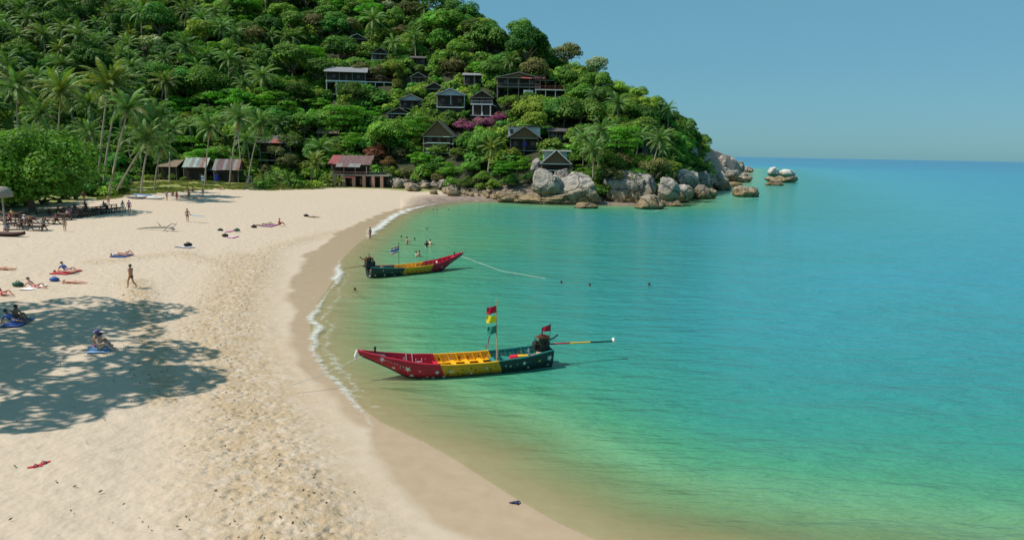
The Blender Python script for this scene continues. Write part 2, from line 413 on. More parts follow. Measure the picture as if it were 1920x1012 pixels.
# ================================================================ THE SEA
wcols = np.unique(np.concatenate([np.linspace(100, 1500, 156), np.linspace(1500, 2300, 60), np.linspace(2300, 6000, 24)]))
wrows = np.concatenate([np.geomspace(7, 200, 250), np.geomspace(203, 1200, 70), np.geomspace(1300, 60000, 28)])
WC, WY = np.meshgrid(wcols, wrows); WX = (WC-960)/FPX*WY*.9856
wx, wy = WX.ravel(), WY.ravel(); wsd = sdist(wx, wy)
jj = np.arange(len(wrows)*len(wcols)).reshape(len(wrows), len(wcols))
WF = np.stack([jj[:-1, :-1], jj[:-1, 1:], jj[1:, 1:], jj[1:, :-1]], -1).reshape(-1, 4)
WF = WF[(wsd[WF].min(1) < 1.2)]
used = np.unique(WF); re = np.full(len(wx), -1); re[used] = np.arange(len(used))
wz = np.zeros(len(wx))+np.clip(1-wy/160, 0, 1)*wob(wx, wy, .8, 31)*.018*np.clip(-wsd/3, 0, 1)
def sea_material():
    m, N, L = new_mat('sea_water')
    out = N.new('ShaderNodeOutputMaterial'); b = N.new('ShaderNodeBsdfPrincipled'); tr = N.new('ShaderNodeBsdfTransparent')
    geo = N.new('ShaderNodeNewGeometry')
    at_ = N.new('ShaderNodeAttribute'); at_.attribute_name = 'offshore'
    def nz(sc_, det, strv, rg=.55):
        mp = N.new('ShaderNodeMapping'); mp.inputs['Scale'].default_value = strv
        mp.inputs['Rotation'].default_value = (0, 0, R(-12))
        t = N.new('ShaderNodeTexNoise'); t.inputs['Scale'].default_value = sc_; t.inputs['Detail'].default_value = det; t.inputs['Roughness'].default_value = rg
        L.new(geo.outputs['Position'], mp.inputs[0]); L.new(mp.outputs[0], t.inputs['Vector']); return t.outputs['Fac']
    def M_(op, a, b_, clamp=False):
        x = N.new('ShaderNodeMath'); x.operation = op; x.use_clamp = clamp
        for i_, v_ in enumerate((a, b_)):
            if isinstance(v_, (int, float)): x.inputs[i_].default_value = v_
            else: L.new(v_, x.inputs[i_])
        return x.outputs[0]
    # depth follows shore distance, with sand bars; bay-head green is painted hill reflection
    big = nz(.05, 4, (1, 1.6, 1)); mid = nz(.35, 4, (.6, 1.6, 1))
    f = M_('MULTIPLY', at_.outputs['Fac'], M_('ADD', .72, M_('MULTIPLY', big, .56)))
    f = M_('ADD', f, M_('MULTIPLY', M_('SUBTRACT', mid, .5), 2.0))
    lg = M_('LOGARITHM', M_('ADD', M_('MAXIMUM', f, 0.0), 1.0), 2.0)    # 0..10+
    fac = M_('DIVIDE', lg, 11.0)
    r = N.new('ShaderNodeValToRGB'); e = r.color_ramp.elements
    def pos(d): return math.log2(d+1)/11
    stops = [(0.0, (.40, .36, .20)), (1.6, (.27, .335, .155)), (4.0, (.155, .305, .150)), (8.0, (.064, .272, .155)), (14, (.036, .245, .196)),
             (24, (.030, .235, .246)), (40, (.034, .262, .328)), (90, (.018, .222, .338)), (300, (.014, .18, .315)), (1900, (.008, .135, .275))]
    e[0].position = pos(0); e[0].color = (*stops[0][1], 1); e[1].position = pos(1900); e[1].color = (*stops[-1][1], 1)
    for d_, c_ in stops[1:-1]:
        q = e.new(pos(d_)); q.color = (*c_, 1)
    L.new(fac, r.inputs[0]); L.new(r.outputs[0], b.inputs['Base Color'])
    b.inputs['Roughness'].default_value = .17; b.inputs['IOR'].default_value = 1.33; b.inputs['Specular IOR Level'].default_value = .4
    h = M_('ADD', M_('MULTIPLY', nz(1.25, 4, (.42, 1.4, 1), .55), .40), M_('MULTIPLY', nz(.36, 2, (.42, 1.3, 1)), .8))
    h = M_('ADD', h, M_('MULTIPLY', nz(4.0, 2, (.35, 1.4, 1), .5), .10))
    h = M_('MULTIPLY', h, M_('ADD', .35, M_('MULTIPLY', nz(.045, 4, (.5, 1.7, 1), .65), 1.5)))
    h = M_('MULTIPLY', h, M_('MINIMUM', M_('ADD', .25, M_('MULTIPLY', at_.outputs['Fac'], .12)), 1.0))
    bp = N.new('ShaderNodeBump'); bp.inputs['Strength'].default_value = .9; bp.inputs['Distance'].default_value = 1.0
    L.new(h, bp.inputs['Height']); L.new(bp.outputs[0], b.inputs['Normal'])
    tr.inputs['Color'].default_value = (.93, .97, .88, 1)
    mx = N.new('ShaderNodeMixShader')
    mr = N.new('ShaderNodeMapRange'); mr.interpolation_type = 'SMOOTHSTEP'
    mr.inputs['From Min'].default_value = -.8; mr.inputs['From Max'].default_value = 6.0; mr.inputs['To Min'].default_value = .06; mr.inputs['To Max'].default_value = 1.0
    L.new(f, mr.inputs['Value']); L.new(mr.outputs[0], mx.inputs[0])
    L.new(tr.outputs[0], mx.inputs[1]); L.new(b.outputs[0], mx.inputs[2]); L.new(mx.outputs[0], out.inputs[0])
    return m
M_SEA = sea_material()
me = np_mesh('sea', np.stack([wx, wy, wz], 1)[used], re[WF], [M_SEA], dict(offshore=(np.maximum(-wsd, 0)*(1+np.clip((-wsd-4)/6, 0, 1)*np.interp(wy, [18, 40, 80, 140], [.30, .10, -.42, -.30])))[used]), smooth=True)  # offshore is shrunk at the bay head, painting in the green hill's reflection
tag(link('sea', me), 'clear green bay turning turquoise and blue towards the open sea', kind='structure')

# ---------------------------------------------------------------- foam along the edge
def foam_material():
    m, N, L = new_mat('foam')
    out = N.new('ShaderNodeOutputMaterial'); b = N.new('ShaderNodeBsdfPrincipled'); tr = N.new('ShaderNodeBsdfTransparent'); mx = N.new('ShaderNodeMixShader')
    geo = N.new('ShaderNodeNewGeometry'); a = N.new('ShaderNodeAttribute'); a.attribute_name = 'thick'
    n1 = N.new('ShaderNodeTexNoise'); n1.inputs['Scale'].default_value = 1.9; n1.inputs['Detail'].default_value = 8; n1.inputs['Roughness'].default_value = .72
    L.new(geo.outputs['Position'], n1.inputs['Vector'])
    s = N.new('ShaderNodeMath'); s.operation = 'ADD'; L.new(a.outputs['Fac'], s.inputs[0]); L.new(n1.outputs['Fac'], s.inputs[1])
    mr = N.new('ShaderNodeMapRange'); mr.inputs['From Min'].default_value = .86; mr.inputs['From Max'].default_value = 1.36; L.new(s.outputs[0], mr.inputs['Value'])
    b.inputs['Base Color'].default_value = (.72, .74, .71, 1); b.inputs['Roughness'].default_value = .8
    L.new(mr.outputs[0], mx.inputs[0]); L.new(tr.outputs[0], mx.inputs[1]); L.new(b.outputs[0], mx.inputs[2]); L.new(mx.outputs[0], out.inputs[0])
    return m
M_FOAM = foam_material()
def foam(pxs, label):
    """pxs: (px, py, half width in m, thickness 0..1) along the breaking edge"""
    pts = [(*G0(px, py)[:2], w, t) for px, py, w, t in pxs]
    # resample
    out = []; 
    for a, b_ in zip(pts[:-1], pts[1:]):
        d = math.hypot(b_[0]-a[0], b_[1]-a[1]); n = max(2, int(d/.25))
        for k in range(n): out.append([a[i]+(b_[i]-a[i])*k/n for i in range(4)])
    out.append(list(pts[-1]))
    A = np.array(out); T = np.gradient(A[:, :2], axis=0); T /= np.linalg.norm(T, axis=1)[:, None]+1e-9
    Nn = np.stack([-T[:, 1], T[:, 0]], 1)
    wv = mnoise
    V, th, F = [], [], []
    K = 9
    for i, (x, y, w, t) in enumerate(out):
        off = mnoise.noise(Vector((x*.35, y*.35, 3)))*w*.9
        ww = w*1.6*(.75+.7*abs(mnoise.noise(Vector((x*.6, y*.6, 9)))))
        for k in range(K):
            s = k/(K-1)*2-1; q = off+s*ww
            gx, gy_ = x+Nn[i, 0]*q, y+Nn[i, 1]*q
            V.append((gx, gy_, 0)); th.append(t*.78*(1-abs(s)**1.3)-.05)
        if i:
            for k in range(K-1):
                a0 = (i-1)*K+k; F.append((a0, a0+1, a0+1+K, a0+K))
    V = np.array(V); th = np.array(th)
    zb = np.maximum(ground(V[:, 0], V[:, 1]), 0)
    V[:, 2] = zb+.02+np.clip(th, 0, 1)*.05
    o = link('surf_foam', np_mesh('surf_foam', V, F, [M_FOAM], dict(thick=th), smooth=True))
    tag(o, label, 'foam', kind='stuff')
foam([(712, 812, .12, .35), (692, 797, .2, .62), (672, 770, .34, .7), (650, 741, .40, .78), (625, 710, .42, .74), (602, 680, .42, .72), (590, 650, .45, .8),
      (587, 615, .55, .9), (592, 585, .5, .82), (605, 560, .35, .65), (622, 540, .3, .6), (630, 522, .75, .98), (632, 505, .6, .9), (640, 488, .3, .5), (655, 472, .25, .4)],
     'white broken surf line curving along the near sand beside the red bow')
for L_, lab_ in (([(1180, 393, .5, .5), (1200, 396, .8, .75), (1225, 397, .8, .7), (1250, 392, .6, .6), (1285, 388, .5, .5)], 'white wash round the dark cracked rock in the water'), ([(1255, 379, .7, .7), (1275, 377, 1.0, .9), (1300, 373, .9, .8), (1325, 366, .6, .6)], 'white wash under the split boulder'),
                 ([(1372, 371, .8, .6), (1390, 374, 1.0, .8), (1425, 371, .8, .6)], 'white wash at the foot of the lone cone rock'), ([(990, 384, .4, .5), (1020, 387, .6, .75), (1070, 390, .5, .6), (1120, 390, .6, .65), (1160, 388, .5, .6)], 'thin white wash along the ochre ledge')):
    foam(L_, lab_)
foam([(684, 449, .35, .6), (697, 439, .9, .98), (716, 421, 1.1, 1.0), (738, 406, 1.2, 1.0), (760, 396, 1.1, .98), (790, 387, .9, .85), (830, 381, .6, .6), (870, 378, .4, .4)],
     'thick white surf breaking at the head of the bay')
foam([(735, 815, .15, .3), (706, 775, .45, .55), (668, 726, .55, .6), (638, 690, .6, .62), (618, 650, .6, .6), (612, 610, .6, .62), (622, 570, .55, .58), (645, 530, .5, .55), (655, 500, .5, .5), (690, 462, .5, .45)],
     'thin lacy wash spreading behind the near surf line')
foam([(1120, 1010, .1, .3), (1040, 974, .12, .36), (965, 930, .14, .42), (900, 888, .12, .36), (850, 850, .1, .3), (790, 812, .1, .3)], 'thin foam thread along the wet sand at the bottom edge')
# ================================================================ BOULDERS
def rock_material(white=False):
    m, N, L = new_mat('granite_white_top' if white else 'granite')
    out = N.new('ShaderNodeOutputMaterial'); b = N.new('ShaderNodeBsdfPrincipled'); geo = N.new('ShaderNodeNewGeometry')
    sep = N.new('ShaderNodeSeparateXYZ'); L.new(geo.outputs['Position'], sep.inputs[0])
    def nz(s, d=6, r=.6):
        t = N.new('ShaderNodeTexNoise'); t.inputs['Scale'].default_value = s; t.inputs['Detail'].default_value = d; t.inputs['Roughness'].default_value = r
        L.new(geo.outputs['Position'], t.inputs['Vector']); return t.outputs['Fac']
    def ramp(f, stops):
        r = N.new('ShaderNodeValToRGB'); e = r.color_ramp.elements
        e[0].position, e[0].color = stops[0][0], (*stops[0][1], 1); e[1].position, e[1].color = stops[-1][0], (*stops[-1][1], 1)
        for p_, c_ in stops[1:-1]: q = e.new(p_); q.color = (*c_, 1)
        L.new(f, r.inputs[0]); return r.outputs[0]
    def mix(a, b_, f):
        x = N.new('ShaderNodeMix'); x.data_type = 'RGBA'
        L.new(f, x.inputs['Factor']); L.new(a, x.inputs['A']); L.new(b_, x.inputs['B']); return x.outputs['Result']
    def M_(op, a, b_=0.0, clamp=False):
        x = N.new('ShaderNodeMath'); x.operation = op; x.use_clamp = clamp
        for i_, v_ in enumerate((a, b_)):
            if isinstance(v_, (int, float)): x.inputs[i_].default_value = v_
            else: L.new(v_, x.inputs[i_])
        return x.outputs[0]
    oi = N.new('ShaderNodeObjectInfo')
    grey = ramp(nz(.5, 8, .68), [(.30, (.11, .10, .095)), (.44, (.30, .272, .245)), (.58, (.41, .365, .322)), (.75, (.51, .455, .40))])
    ochre = ramp(nz(.7, 6, .62), [(.3, (.17, .115, .055)), (.55, (.33, .235, .12)), (.75, (.42, .33, .20))])
    wetd = ramp(nz(1.2, 4), [(.3, (.06, .05, .035)), (.7, (.13, .10, .06))])
    z = M_('ADD', sep.outputs['Z'], M_('MULTIPLY', M_('SUBTRACT', nz(.33, 4), .5), 3.2))
    st = N.new('ShaderNodeMapRange'); st.inputs['From Min'].default_value = 1.2; st.inputs['From Max'].default_value = 4.2; st.inputs['To Min'].default_value = 1; st.inputs['To Max'].default_value = 0
    L.new(z, st.inputs['Value'])
    w2 = N.new('ShaderNodeMapRange'); w2.inputs['From Min'].default_value = .12; w2.inputs['From Max'].default_value = .45; w2.inputs['To Min'].default_value = 1; w2.inputs['To Max'].default_value = 0
    L.new(sep.outputs['Z'], w2.inputs['Value'])
    base = mix(grey, ochre, M_('MULTIPLY', st.outputs[0], .9)); base = mix(base, wetd, M_('MULTIPLY', w2.outputs[0], .85))
    vo = N.new('ShaderNodeTexVoronoi'); vo.feature = 'DISTANCE_TO_EDGE'; vo.inputs['Scale'].default_value = .22
    dn = N.new('ShaderNodeTexNoise'); dn.inputs['Scale'].default_value = .5; dn.inputs['Detail'].default_value = 4; L.new(geo.outputs['Position'], dn.inputs['Vector'])
    vmx = N.new('ShaderNodeVectorMath'); vmx.operation = 'MULTIPLY_ADD'; vmx.inputs[1].default_value = (2.6, 2.6, 2.6)
    L.new(dn.outputs['Color'], vmx.inputs[0]); L.new(geo.outputs['Position'], vmx.inputs[2]); L.new(vmx.outputs[0], vo.inputs['Vector'])
    crack = N.new('ShaderNodeMapRange'); crack.inputs['From Min'].default_value = .0; crack.inputs['From Max'].default_value = .045; crack.inputs['To Min'].default_value = .8; crack.inputs['To Max'].default_value = 0
    L.new(vo.outputs['Distance'], crack.inputs['Value'])
    dk = N.new('ShaderNodeRGB'); dk.outputs[0].default_value = (.05, .045, .04, 1)
    base = mix(base, dk.outputs[0], crack.outputs[0])
    if white:          # bird lime on the summits
        wt = N.new('ShaderNodeMapRange'); wt.inputs['From Min'].default_value = 3.9; wt.inputs['From Max'].default_value = 5.0; L.new(z, wt.inputs['Value'])
        wc = N.new('ShaderNodeRGB'); wc.outputs[0].default_value = (.56, .54, .50, 1); base = mix(base, wc.outputs[0], wt.outputs[0])
    hs = N.new('ShaderNodeHueSaturation'); L.new(base, hs.inputs['Color'])
    rv = N.new('ShaderNodeMapRange'); rv.inputs['To Min'].default_value = .85; rv.inputs['To Max'].default_value = 1.15; L.new(oi.outputs['Random'], rv.inputs['Value']); L.new(rv.outputs[0], hs.inputs['Value'])
    L.new(hs.outputs[0], b.inputs['Base Color']); b.inputs['Roughness'].default_value = .85; b.inputs['Specular IOR Level'].default_value = .25
    h = M_('ADD', M_('MULTIPLY', nz(.9, 9, .68), .9), M_('MULTIPLY', crack.outputs[0], -.35))
    bp = N.new('ShaderNodeBump'); bp.inputs['Strength'].default_value = .9; bp.inputs['Distance'].default_value = 1.2
    L.new(h, bp.inputs['Height']); L.new(bp.outputs[0], b.inputs['Normal']); L.new(b.outputs[0], out.inputs[0])
    return m
M_ROCK = rock_material(); M_ROCKW = rock_material(True)
def ico(sub):
    bm = bmesh.new(); bmesh.ops.create_icosphere(bm, subdivisions=sub, radius=1)
    bm.verts.ensure_lookup_table()
    V = np.array([v.co[:] for v in bm.verts]); F = np.array([[v.index for v in f.verts] for f in bm.faces]); bm.free(); return V, F
ICO = {s: ico(s) for s in (2, 3, 4, 5)}
def rock_mesh(seed, sub=4, block=.35, cuts=8, rough=.20, flute=0.0, mat=None):
    V, F = ICO[sub]; V = V.copy(); rs = np.random.RandomState(seed)
    pw = 1-block*.5
    V = np.sign(V)*np.abs(V)**pw; V /= np.maximum(np.linalg.norm(V, axis=1)[:, None]**.4, .3)
    for _ in range(cuts):
        n = rs.normal(size=3); n[2] = abs(n[2])*.8; n /= np.linalg.norm(n); d = rs.uniform(.52, .9)
        k = V @ n-d; V = V-np.outer(np.clip(k, 0, None), n)*.95
    off = rs.uniform(-50, 50, 3); dsp = np.zeros(len(V))
    for i, v in enumerate(V):
        q = Vector(v*1.3+off)
        dsp[i] = mnoise.noise(q)*.5-abs(mnoise.noise(q*1.7+Vector((7, 3, 1))))*.5+mnoise.noise(q*2.9)*.28-abs(mnoise.noise(q*4.3))*.22+.15+(mnoise.noise(q*5.1)*.16 if sub > 3 else 0)+(mnoise.noise(q*11)*.07 if sub > 4 else 0)
    nn = V/np.linalg.norm(V, axis=1)[:, None]
    V = V+nn*(dsp*rough*1.5)[:, None]
    if flute:
        a = np.arctan2(V[:, 1], V[:, 0])
        w = np.array([mnoise.noise(Vector((math.cos(x)*2.2, math.sin(x)*2.2, z*.55+seed))) for x, z in zip(a, V[:, 2])])
        g = np.abs(np.sin(a*11+w*5)); V = V*(1-flute*(1-g**.5)*np.clip(1.1-np.abs(V[:, 2]), 0, 1))[:, None]
    V /= np.abs(V).max(0)
    return np_mesh('boulder', V, F, [mat or M_ROCK], smooth=True)
def boulder(x0, x1, ytop, ybase, label, seed, base_z=0.0, D=None, depth=.85, sub=4, rz=None, lean=0.0, name='boulder', group='granite boulders along the point', sink=.25, **kw):
    cx = (x0+x1)/2
    g = G0(cx, ybase, base_z) if D is None else P(cx, ybase, D)
    s = g.y/FPX*1.015
    w = (x1-x0)*s; h = (ybase-ytop)*s*1.0
    hz_ = h/(2-sink)*1.0
    o = link(name, rock_mesh(seed, sub, **kw))
    o.scale = (w/2, w/2*depth, hz_)
    dy = w/2*depth*.75
    o.location = (g.x*(g.y+dy)/g.y, g.y+dy, g.z+h-hz_)
    o.rotation_euler = (0, lean, 0.0 if rz is None else rz)
    tag(o, label, 'boulder' if name == 'boulder' else 'rock', group)
    return o
boulder(996, 1062, 314, 364, 'broad grey boulder right of the shore shrubs, left of the cracked one', 1, D=150, depth=.8, rough=.14, sub=5)
boulder(1034, 1072, 312, 352, 'smooth grey rounded boulder behind the broad grey one, below the black hut', 2, D=157, block=.1)
boulder(992, 1018, 296, 320, 'small smooth grey boulder left of the black hut', 3, D=166, block=.1, sub=3)
boulder(1036, 1134, 322, 380, 'big pale grey cracked boulder leaning right over the ochre ledge', 4, base_z=.4, depth=.7, cuts=10, rough=.2, sub=5, lean=.12)
boulder(1124, 1230, 317, 384, 'huge fluted granite boulder, the bulkiest rock of the shore', 5, base_z=-.2, depth=.7, flute=.30, cuts=4, rough=.16, sub=5)
boulder(1226, 1274, 331, 372, 'pink grey creased boulder right of the huge fluted one', 6, D=150, cuts=9, rough=.2)
boulder(1288, 1338, 322, 364, 'tall grey boulder split by a diagonal crack, near the end of the shore', 7, base_z=.5, cuts=9, block=.5, sub=5)
boulder(1260, 1294, 342, 374, 'round brown-grey boulder wedged left of the split boulder', 8, D=155, block=.15)
boulder(1268, 1304, 315, 345, 'long pale slab behind the split boulder', 9, D=166)
boulder(1306, 1333, 307, 345, 'round grey boulder standing against the trees on the point', 10, D=212, block=.15)
boulder(1282, 1314, 318, 352, 'smaller grey boulder in the gap behind the split boulder', 11, D=180)
boulder(1331, 1349, 314, 328, 'small pale boulder at the foot of the bare granite slope', 12, base_z=2.6, sub=3)
boulder(1346, 1369, 311, 327, 'pale tilted block under the bare granite slope', 13, base_z=2.6, sub=3, lean=-.3)
boulder(1360, 1386, 317, 335, 'smooth egg-shaped pale boulder near the end of the ledge', 14, base_z=1.6, block=.05, cuts=2, rough=.08)
boulder(1340, 1366, 321, 337, 'grey block between the egg-shaped boulder and the split one', 15, base_z=1.6, sub=3)
boulder(1384, 1402, 323, 336, 'squat brown block right of the egg-shaped boulder', 16, base_z=1.0, sub=3)
boulder(1362, 1414, 330, 342, 'flat ochre ledge ending in a dark tip at the point', 17, base_z=0, depth=.5, cuts=3)
boulder(1328, 1366, 326, 345, 'brown and ochre boulder behind the low shelf of the point', 18, base_z=.3, sub=3)
boulder(1334, 1372, 338, 357, 'ochre stepped rock at the water left of the lone cone rock', 19, base_z=-.1)
boulder(1366, 1392, 341, 351, 'low flat ochre rock awash behind the lone cone rock', 20, base_z=-.1, sub=3)
boulder(1373, 1426, 346, 371, 'lone cone-shaped rock in the water with ochre foot', 21, base_z=-.2, depth=.8, cuts=9, block=.5)
boulder(1433, 1495, 321, 343, 'brown base block of the rock islet offshore', 22, base_z=-.2, depth=.7, block=.5, cuts=8)
boulder(1438, 1464, 313, 330, 'white-topped round knob, left summit of the rock islet offshore', 23, D=297, block=.05, sub=4, mat=M_ROCKW)
boulder(1456, 1493, 317, 331, 'white-topped long hump, right summit of the rock islet offshore', 24, D=297, block=.1, sub=4, mat=M_ROCKW)
boulder(1434, 1469, 338, 349, 'low wet rock awash in front of the rock islet', 25, base_z=-.2, depth=.5, sub=3)
boulder(1187, 1248, 365, 395, 'dark cracked rock standing in the water before the huge fluted boulder', 26, base_z=-.3, depth=.7, block=.6, cuts=9)
boulder(1228, 1282, 373, 389, 'low brown rock awash right of the dark cracked rock', 27, base_z=-.2, depth=.6, sub=3)
boulder(1071, 1122, 380, 393, 'low brown rock awash in front of the ochre ledge', 28, base_z=-.2, depth=.5, sub=3)
boulder(960, 1130, 360, 386, 'long smooth ochre ledge sloping into the green water', 29, base_z=-.3, depth=.32, cuts=4, rough=.26, block=.2, sub=5)
boulder(1205, 1300, 340, 382, 'broad ochre apron of rock under the creased boulder', 30, base_z=-.2, depth=.45, cuts=4, rough=.16)
boulder(1282, 1345, 352, 374, 'low ochre and grey rock shelf under the split boulder', 31, base_z=-.2, depth=.6, cuts=6)
boulder(1300, 1332, 343, 372, 'ochre block wedged below the split boulder', 32, base_z=0.3, depth=.7, sub=3)
boulder(924, 1012, 358, 381, 'yellowish ledge rock at the left end of the ochre ledge', 34, base_z=-.1, depth=.4, rough=.26)
# bare granite at the end of the headland
for k, (a, b_, c_, d_, D_, lab) in enumerate((
        (1336, 1368, 292, 318, 330, 'pink broken granite mass in the middle of the bare point'),
        (1354, 1378, 291, 318, 390, 'rugged reddish crag at the end of the bare point'),
        (1318, 1342, 298, 317, 245, 'pale weathered slab at the foot of the bare point'),
        (1372, 1398, 302, 321, 420, 'dark toothed crag stepping down towards the open sea'),
        (1388, 1412, 311, 322, 440, 'last low reef of the point in the open sea'))):
    boulder(a, b_, c_, d_, lab, 50+k, D=D_, depth=1.0, lean=.3, cuts=8, rough=.2, block=.3, group='granite slabs of the bare point', sub=5)
# pale rubble below the red-leaved shrub, then cobbles towards the ledge
rs = random.Random(4)
rub = []
for i in range(34):
    px = rs.uniform(735, 862); py = rs.uniform(340, 366)
    if py > 349+(px-735)*.20: continue
    wd = rs.uniform(14, 34); rub.append((px-wd/2, px+wd/2, py-wd*rs.uniform(.3, .5), py+3))
for i in range(46):
    px = rs.uniform(856, 945); py = rs.uniform(354, 377)
    if py > 360+(px-856)*.25 or py < 352+(px-856)*.12: continue
    wd = rs.uniform(7, 16); rub.append((px-wd/2, px+wd/2, py-wd*rs.uniform(.45, .65), py+2))
rub.sort()
ORD = ['first', 'second', 'third', 'fourth', 'fifth', 'sixth', 'seventh', 'eighth', 'ninth', 'tenth', 'eleventh', 'twelfth', 'thirteenth', 'fourteenth', 'fifteenth',
       'sixteenth', 'seventeenth', 'eighteenth', 'nineteenth', 'twentieth']
def ordinal(n):
    if n <= 20: return ORD[n-1]
    sfx = 'th' if 10 <= n % 100 <= 20 else {1: 'st', 2: 'nd', 3: 'rd'}.get(n % 10, 'th')
    return f'{n}{sfx}'
nA = nB = 0
for k, (a, b_, c_, d_) in enumerate(rub):
    if (a+b_)/2 < 856: nA += 1; lab = f'pale stone in the rock heap beside the beach house, {ordinal(nA)} from left'
    else: nB += 1; lab = f'ochre cobble between the rock heap and the ledge, {ordinal(nB)} from left'
    p = at((a+b_)/2, d_)
    boulder(a, b_, c_, d_, lab, 100+k % 9, D=p.y, depth=.8, sub=3, rz=k*1.3, name='shore_stone', group='stones at the head of the bay')
# ================================================================ VEGETATION PROTOTYPES
L_DARK = leaf_mat('leaf_deep', (.088, .192, .031), hue=.03, val=.40)
L_MID = leaf_mat('leaf_mid', (.155, .275, .034), hue=.035, val=.38)
L_LIGHT = leaf_mat('leaf_bright', (.105, .290, .022), hue=.012, val=.16, trans=.38)
L_ALMOND = leaf_mat('leaf_almond', (.105, .225, .028), hue=.012, val=.1, trans=.32)
L_YEL = leaf_mat('leaf_yellow', (.20, .235, .030), hue=.01, val=.12)
L_OLIVE = leaf_mat('leaf_olive', (.145, .150, .052), hue=.03, val=.3)
L_PALM = leaf_mat('leaf_palm', (.112, .200, .052), hue=.02, val=.28, rough=.5, spec=.22)
L_PALMY = leaf_mat('leaf_palm_yellow', (.150, .200, .035), hue=.02, val=.2, rough=.5, spec=.28)
L_DEAD = leaf_mat('leaf_dead', (.30, .15, .035), hue=.01, val=.2, trans=.2)
L_BANANA = leaf_mat('leaf_banana', (.115, .235, .040), hue=.015, val=.2, rough=.35)
L_RED = leaf_mat('leaf_red', (.17, .030, .028), hue=.02, val=.25)
L_REDG = leaf_mat('leaf_russet', (.17, .105, .045), hue=.03, val=.25)
L_BOUG = leaf_mat('petal_magenta', (.42, .045, .27), hue=.01, val=.15)
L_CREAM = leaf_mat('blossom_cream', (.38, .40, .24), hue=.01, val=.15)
L_GRASS = leaf_mat('grass_blade', (.24, .26, .075), hue=.02, val=.3)
M_BARK = simple('bark', (.16, .125, .09), .9, .35, 4, .5)
M_PTRUNK = simple('palm_trunk', (.36, .30, .235), .85, .25, 5, .5, stretch=(1, 1, 6))
M_WOODD = simple('driftwood', (.34, .30, .25), .9, .25, 5, .4)

def leaf_cloud(rs, Pn, Nn, size, aspect=.62, tint_lo=.68, tint_hi=1.32):
    n = len(Pn)
    Nn = Nn/np.linalg.norm(Nn, axis=1)[:, None]
    r = rs.normal(size=(n, 3)); u = np.cross(Nn, r); u /= np.linalg.norm(u, axis=1)[:, None]+1e-9; w = np.cross(Nn, u)
    L_ = size*rs.uniform(.65, 1.35, n)[:, None]; W = L_*aspect
    a = Pn-u*L_*.5; b = Pn+w*W*.5-Nn*L_*.10; c = Pn+u*L_*.5-Nn*L_*.12; d = Pn-w*W*.5-Nn*L_*.10
    V = np.stack([a, b, c, d], 1).reshape(-1, 3); F = np.arange(4*n).reshape(n, 4)
    t = np.repeat(rs.uniform(tint_lo, tint_hi, n), 4)
    return V, F, t
def crown_mesh(seed, rx, rz, nl, ls, mat, kind='round', lobes=None, mat2=None, frac2=0.0, top2=False):
    rs = np.random.RandomState(seed)
    K = lobes or rs.randint(20, 29); lk = 1.0 if not lobes else .72
    d = rs.normal(size=(K, 3)); d[:, 2] = np.abs(d[:, 2])*.9-.28; d /= np.linalg.norm(d, axis=1)[:, None]
    if kind == 'full':
        d = rs.normal(size=(K, 3)); d /= np.linalg.norm(d, axis=1)[:, None]; d[:, 2] = np.maximum(d[:, 2], -.8)
    if kind in ('round', 'full'):
        cen = d*np.array([rx, rx, rz])*rs.uniform(.45, .74, K)[:, None]; lr = rx*lk*rs.uniform(.24, .43, K); sq = np.array([1, 1, .8])
    elif kind == 'layer':     # flat tiers, one above the other
        cen = np.stack([rs.uniform(-1, 1, K)*rx*.72, rs.uniform(-1, 1, K)*rx*.72, rs.choice([-.7, -.3, .1, .45, .75], K)*rz], 1)
        cen[:, :2] *= (1.05-.45*np.clip(cen[:, 2:]/rz, -.2, 1)); lr = rx*rs.uniform(.26, .44, K); sq = np.array([1, 1, .40])
    else:                     # 'tall': plume
        cen = np.stack([rs.normal(size=K)*rx*.35, rs.normal(size=K)*rx*.35, rs.uniform(-.8, .85, K)*rz], 1); lr = rx*rs.uniform(.35, .55, K); sq = np.array([1, 1, 1.2])
    which = rs.choice(K, nl, p=lr**2/np.sum(lr**2))
    q = rs.normal(size=(nl, 3)); q /= np.linalg.norm(q, axis=1)[:, None]; low = q[:, 2] < -.25; q[low, 2] *= -.6
    q /= np.linalg.norm(q, axis=1)[:, None]
    rad = (rs.uniform(0, 1, nl)**.33*.35+.72)
    pos = cen[which]+q*sq*lr[which][:, None]*rad[:, None]
    nor = q+rs.normal(size=(nl, 3))*.32+np.array([0, 0, .35])
    V, F, t = leaf_cloud(rs, pos, nor, ls)
    t *= np.repeat(rs.uniform(.72, 1.28, K)[which], 4)
    mi = None; mats = [mat]
    if mat2 is not None:
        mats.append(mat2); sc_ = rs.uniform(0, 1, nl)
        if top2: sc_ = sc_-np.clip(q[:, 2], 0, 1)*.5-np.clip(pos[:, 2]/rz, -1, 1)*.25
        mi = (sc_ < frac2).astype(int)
    return np_mesh('crown', V, F, mats, dict(tint=t), mi=mi)
def trunk_mesh(seed, h, r, spread, mat=None):
    rs = random.Random(seed); mb = MB()
    b = (rs.uniform(-.5, .5), rs.uniform(-.5, .5))
    mb.tube([(0, 0, -1.2), (b[0]*.3, b[1]*.3, h*.4), (b[0], b[1], h*.8), (b[0], b[1], h*1.05)], [r*1.3, r, r*.75, r*.4], 7)
    for k in range(5):
        a = k*1.257+rs.uniform(-.4, .4); L_ = spread*rs.uniform(.5, .8)
        mb.tube([(b[0]*.8, b[1]*.8, h*rs.uniform(.55, .8)), (math.cos(a)*L_*.5, math.sin(a)*L_*.5, h*.95), (math.cos(a)*L_, math.sin(a)*L_, h*1.12)], [r*.5, r*.35, r*.14], 5)
    return mb.mesh('trunk', mat or M_BARK, True)
SPEC = {}
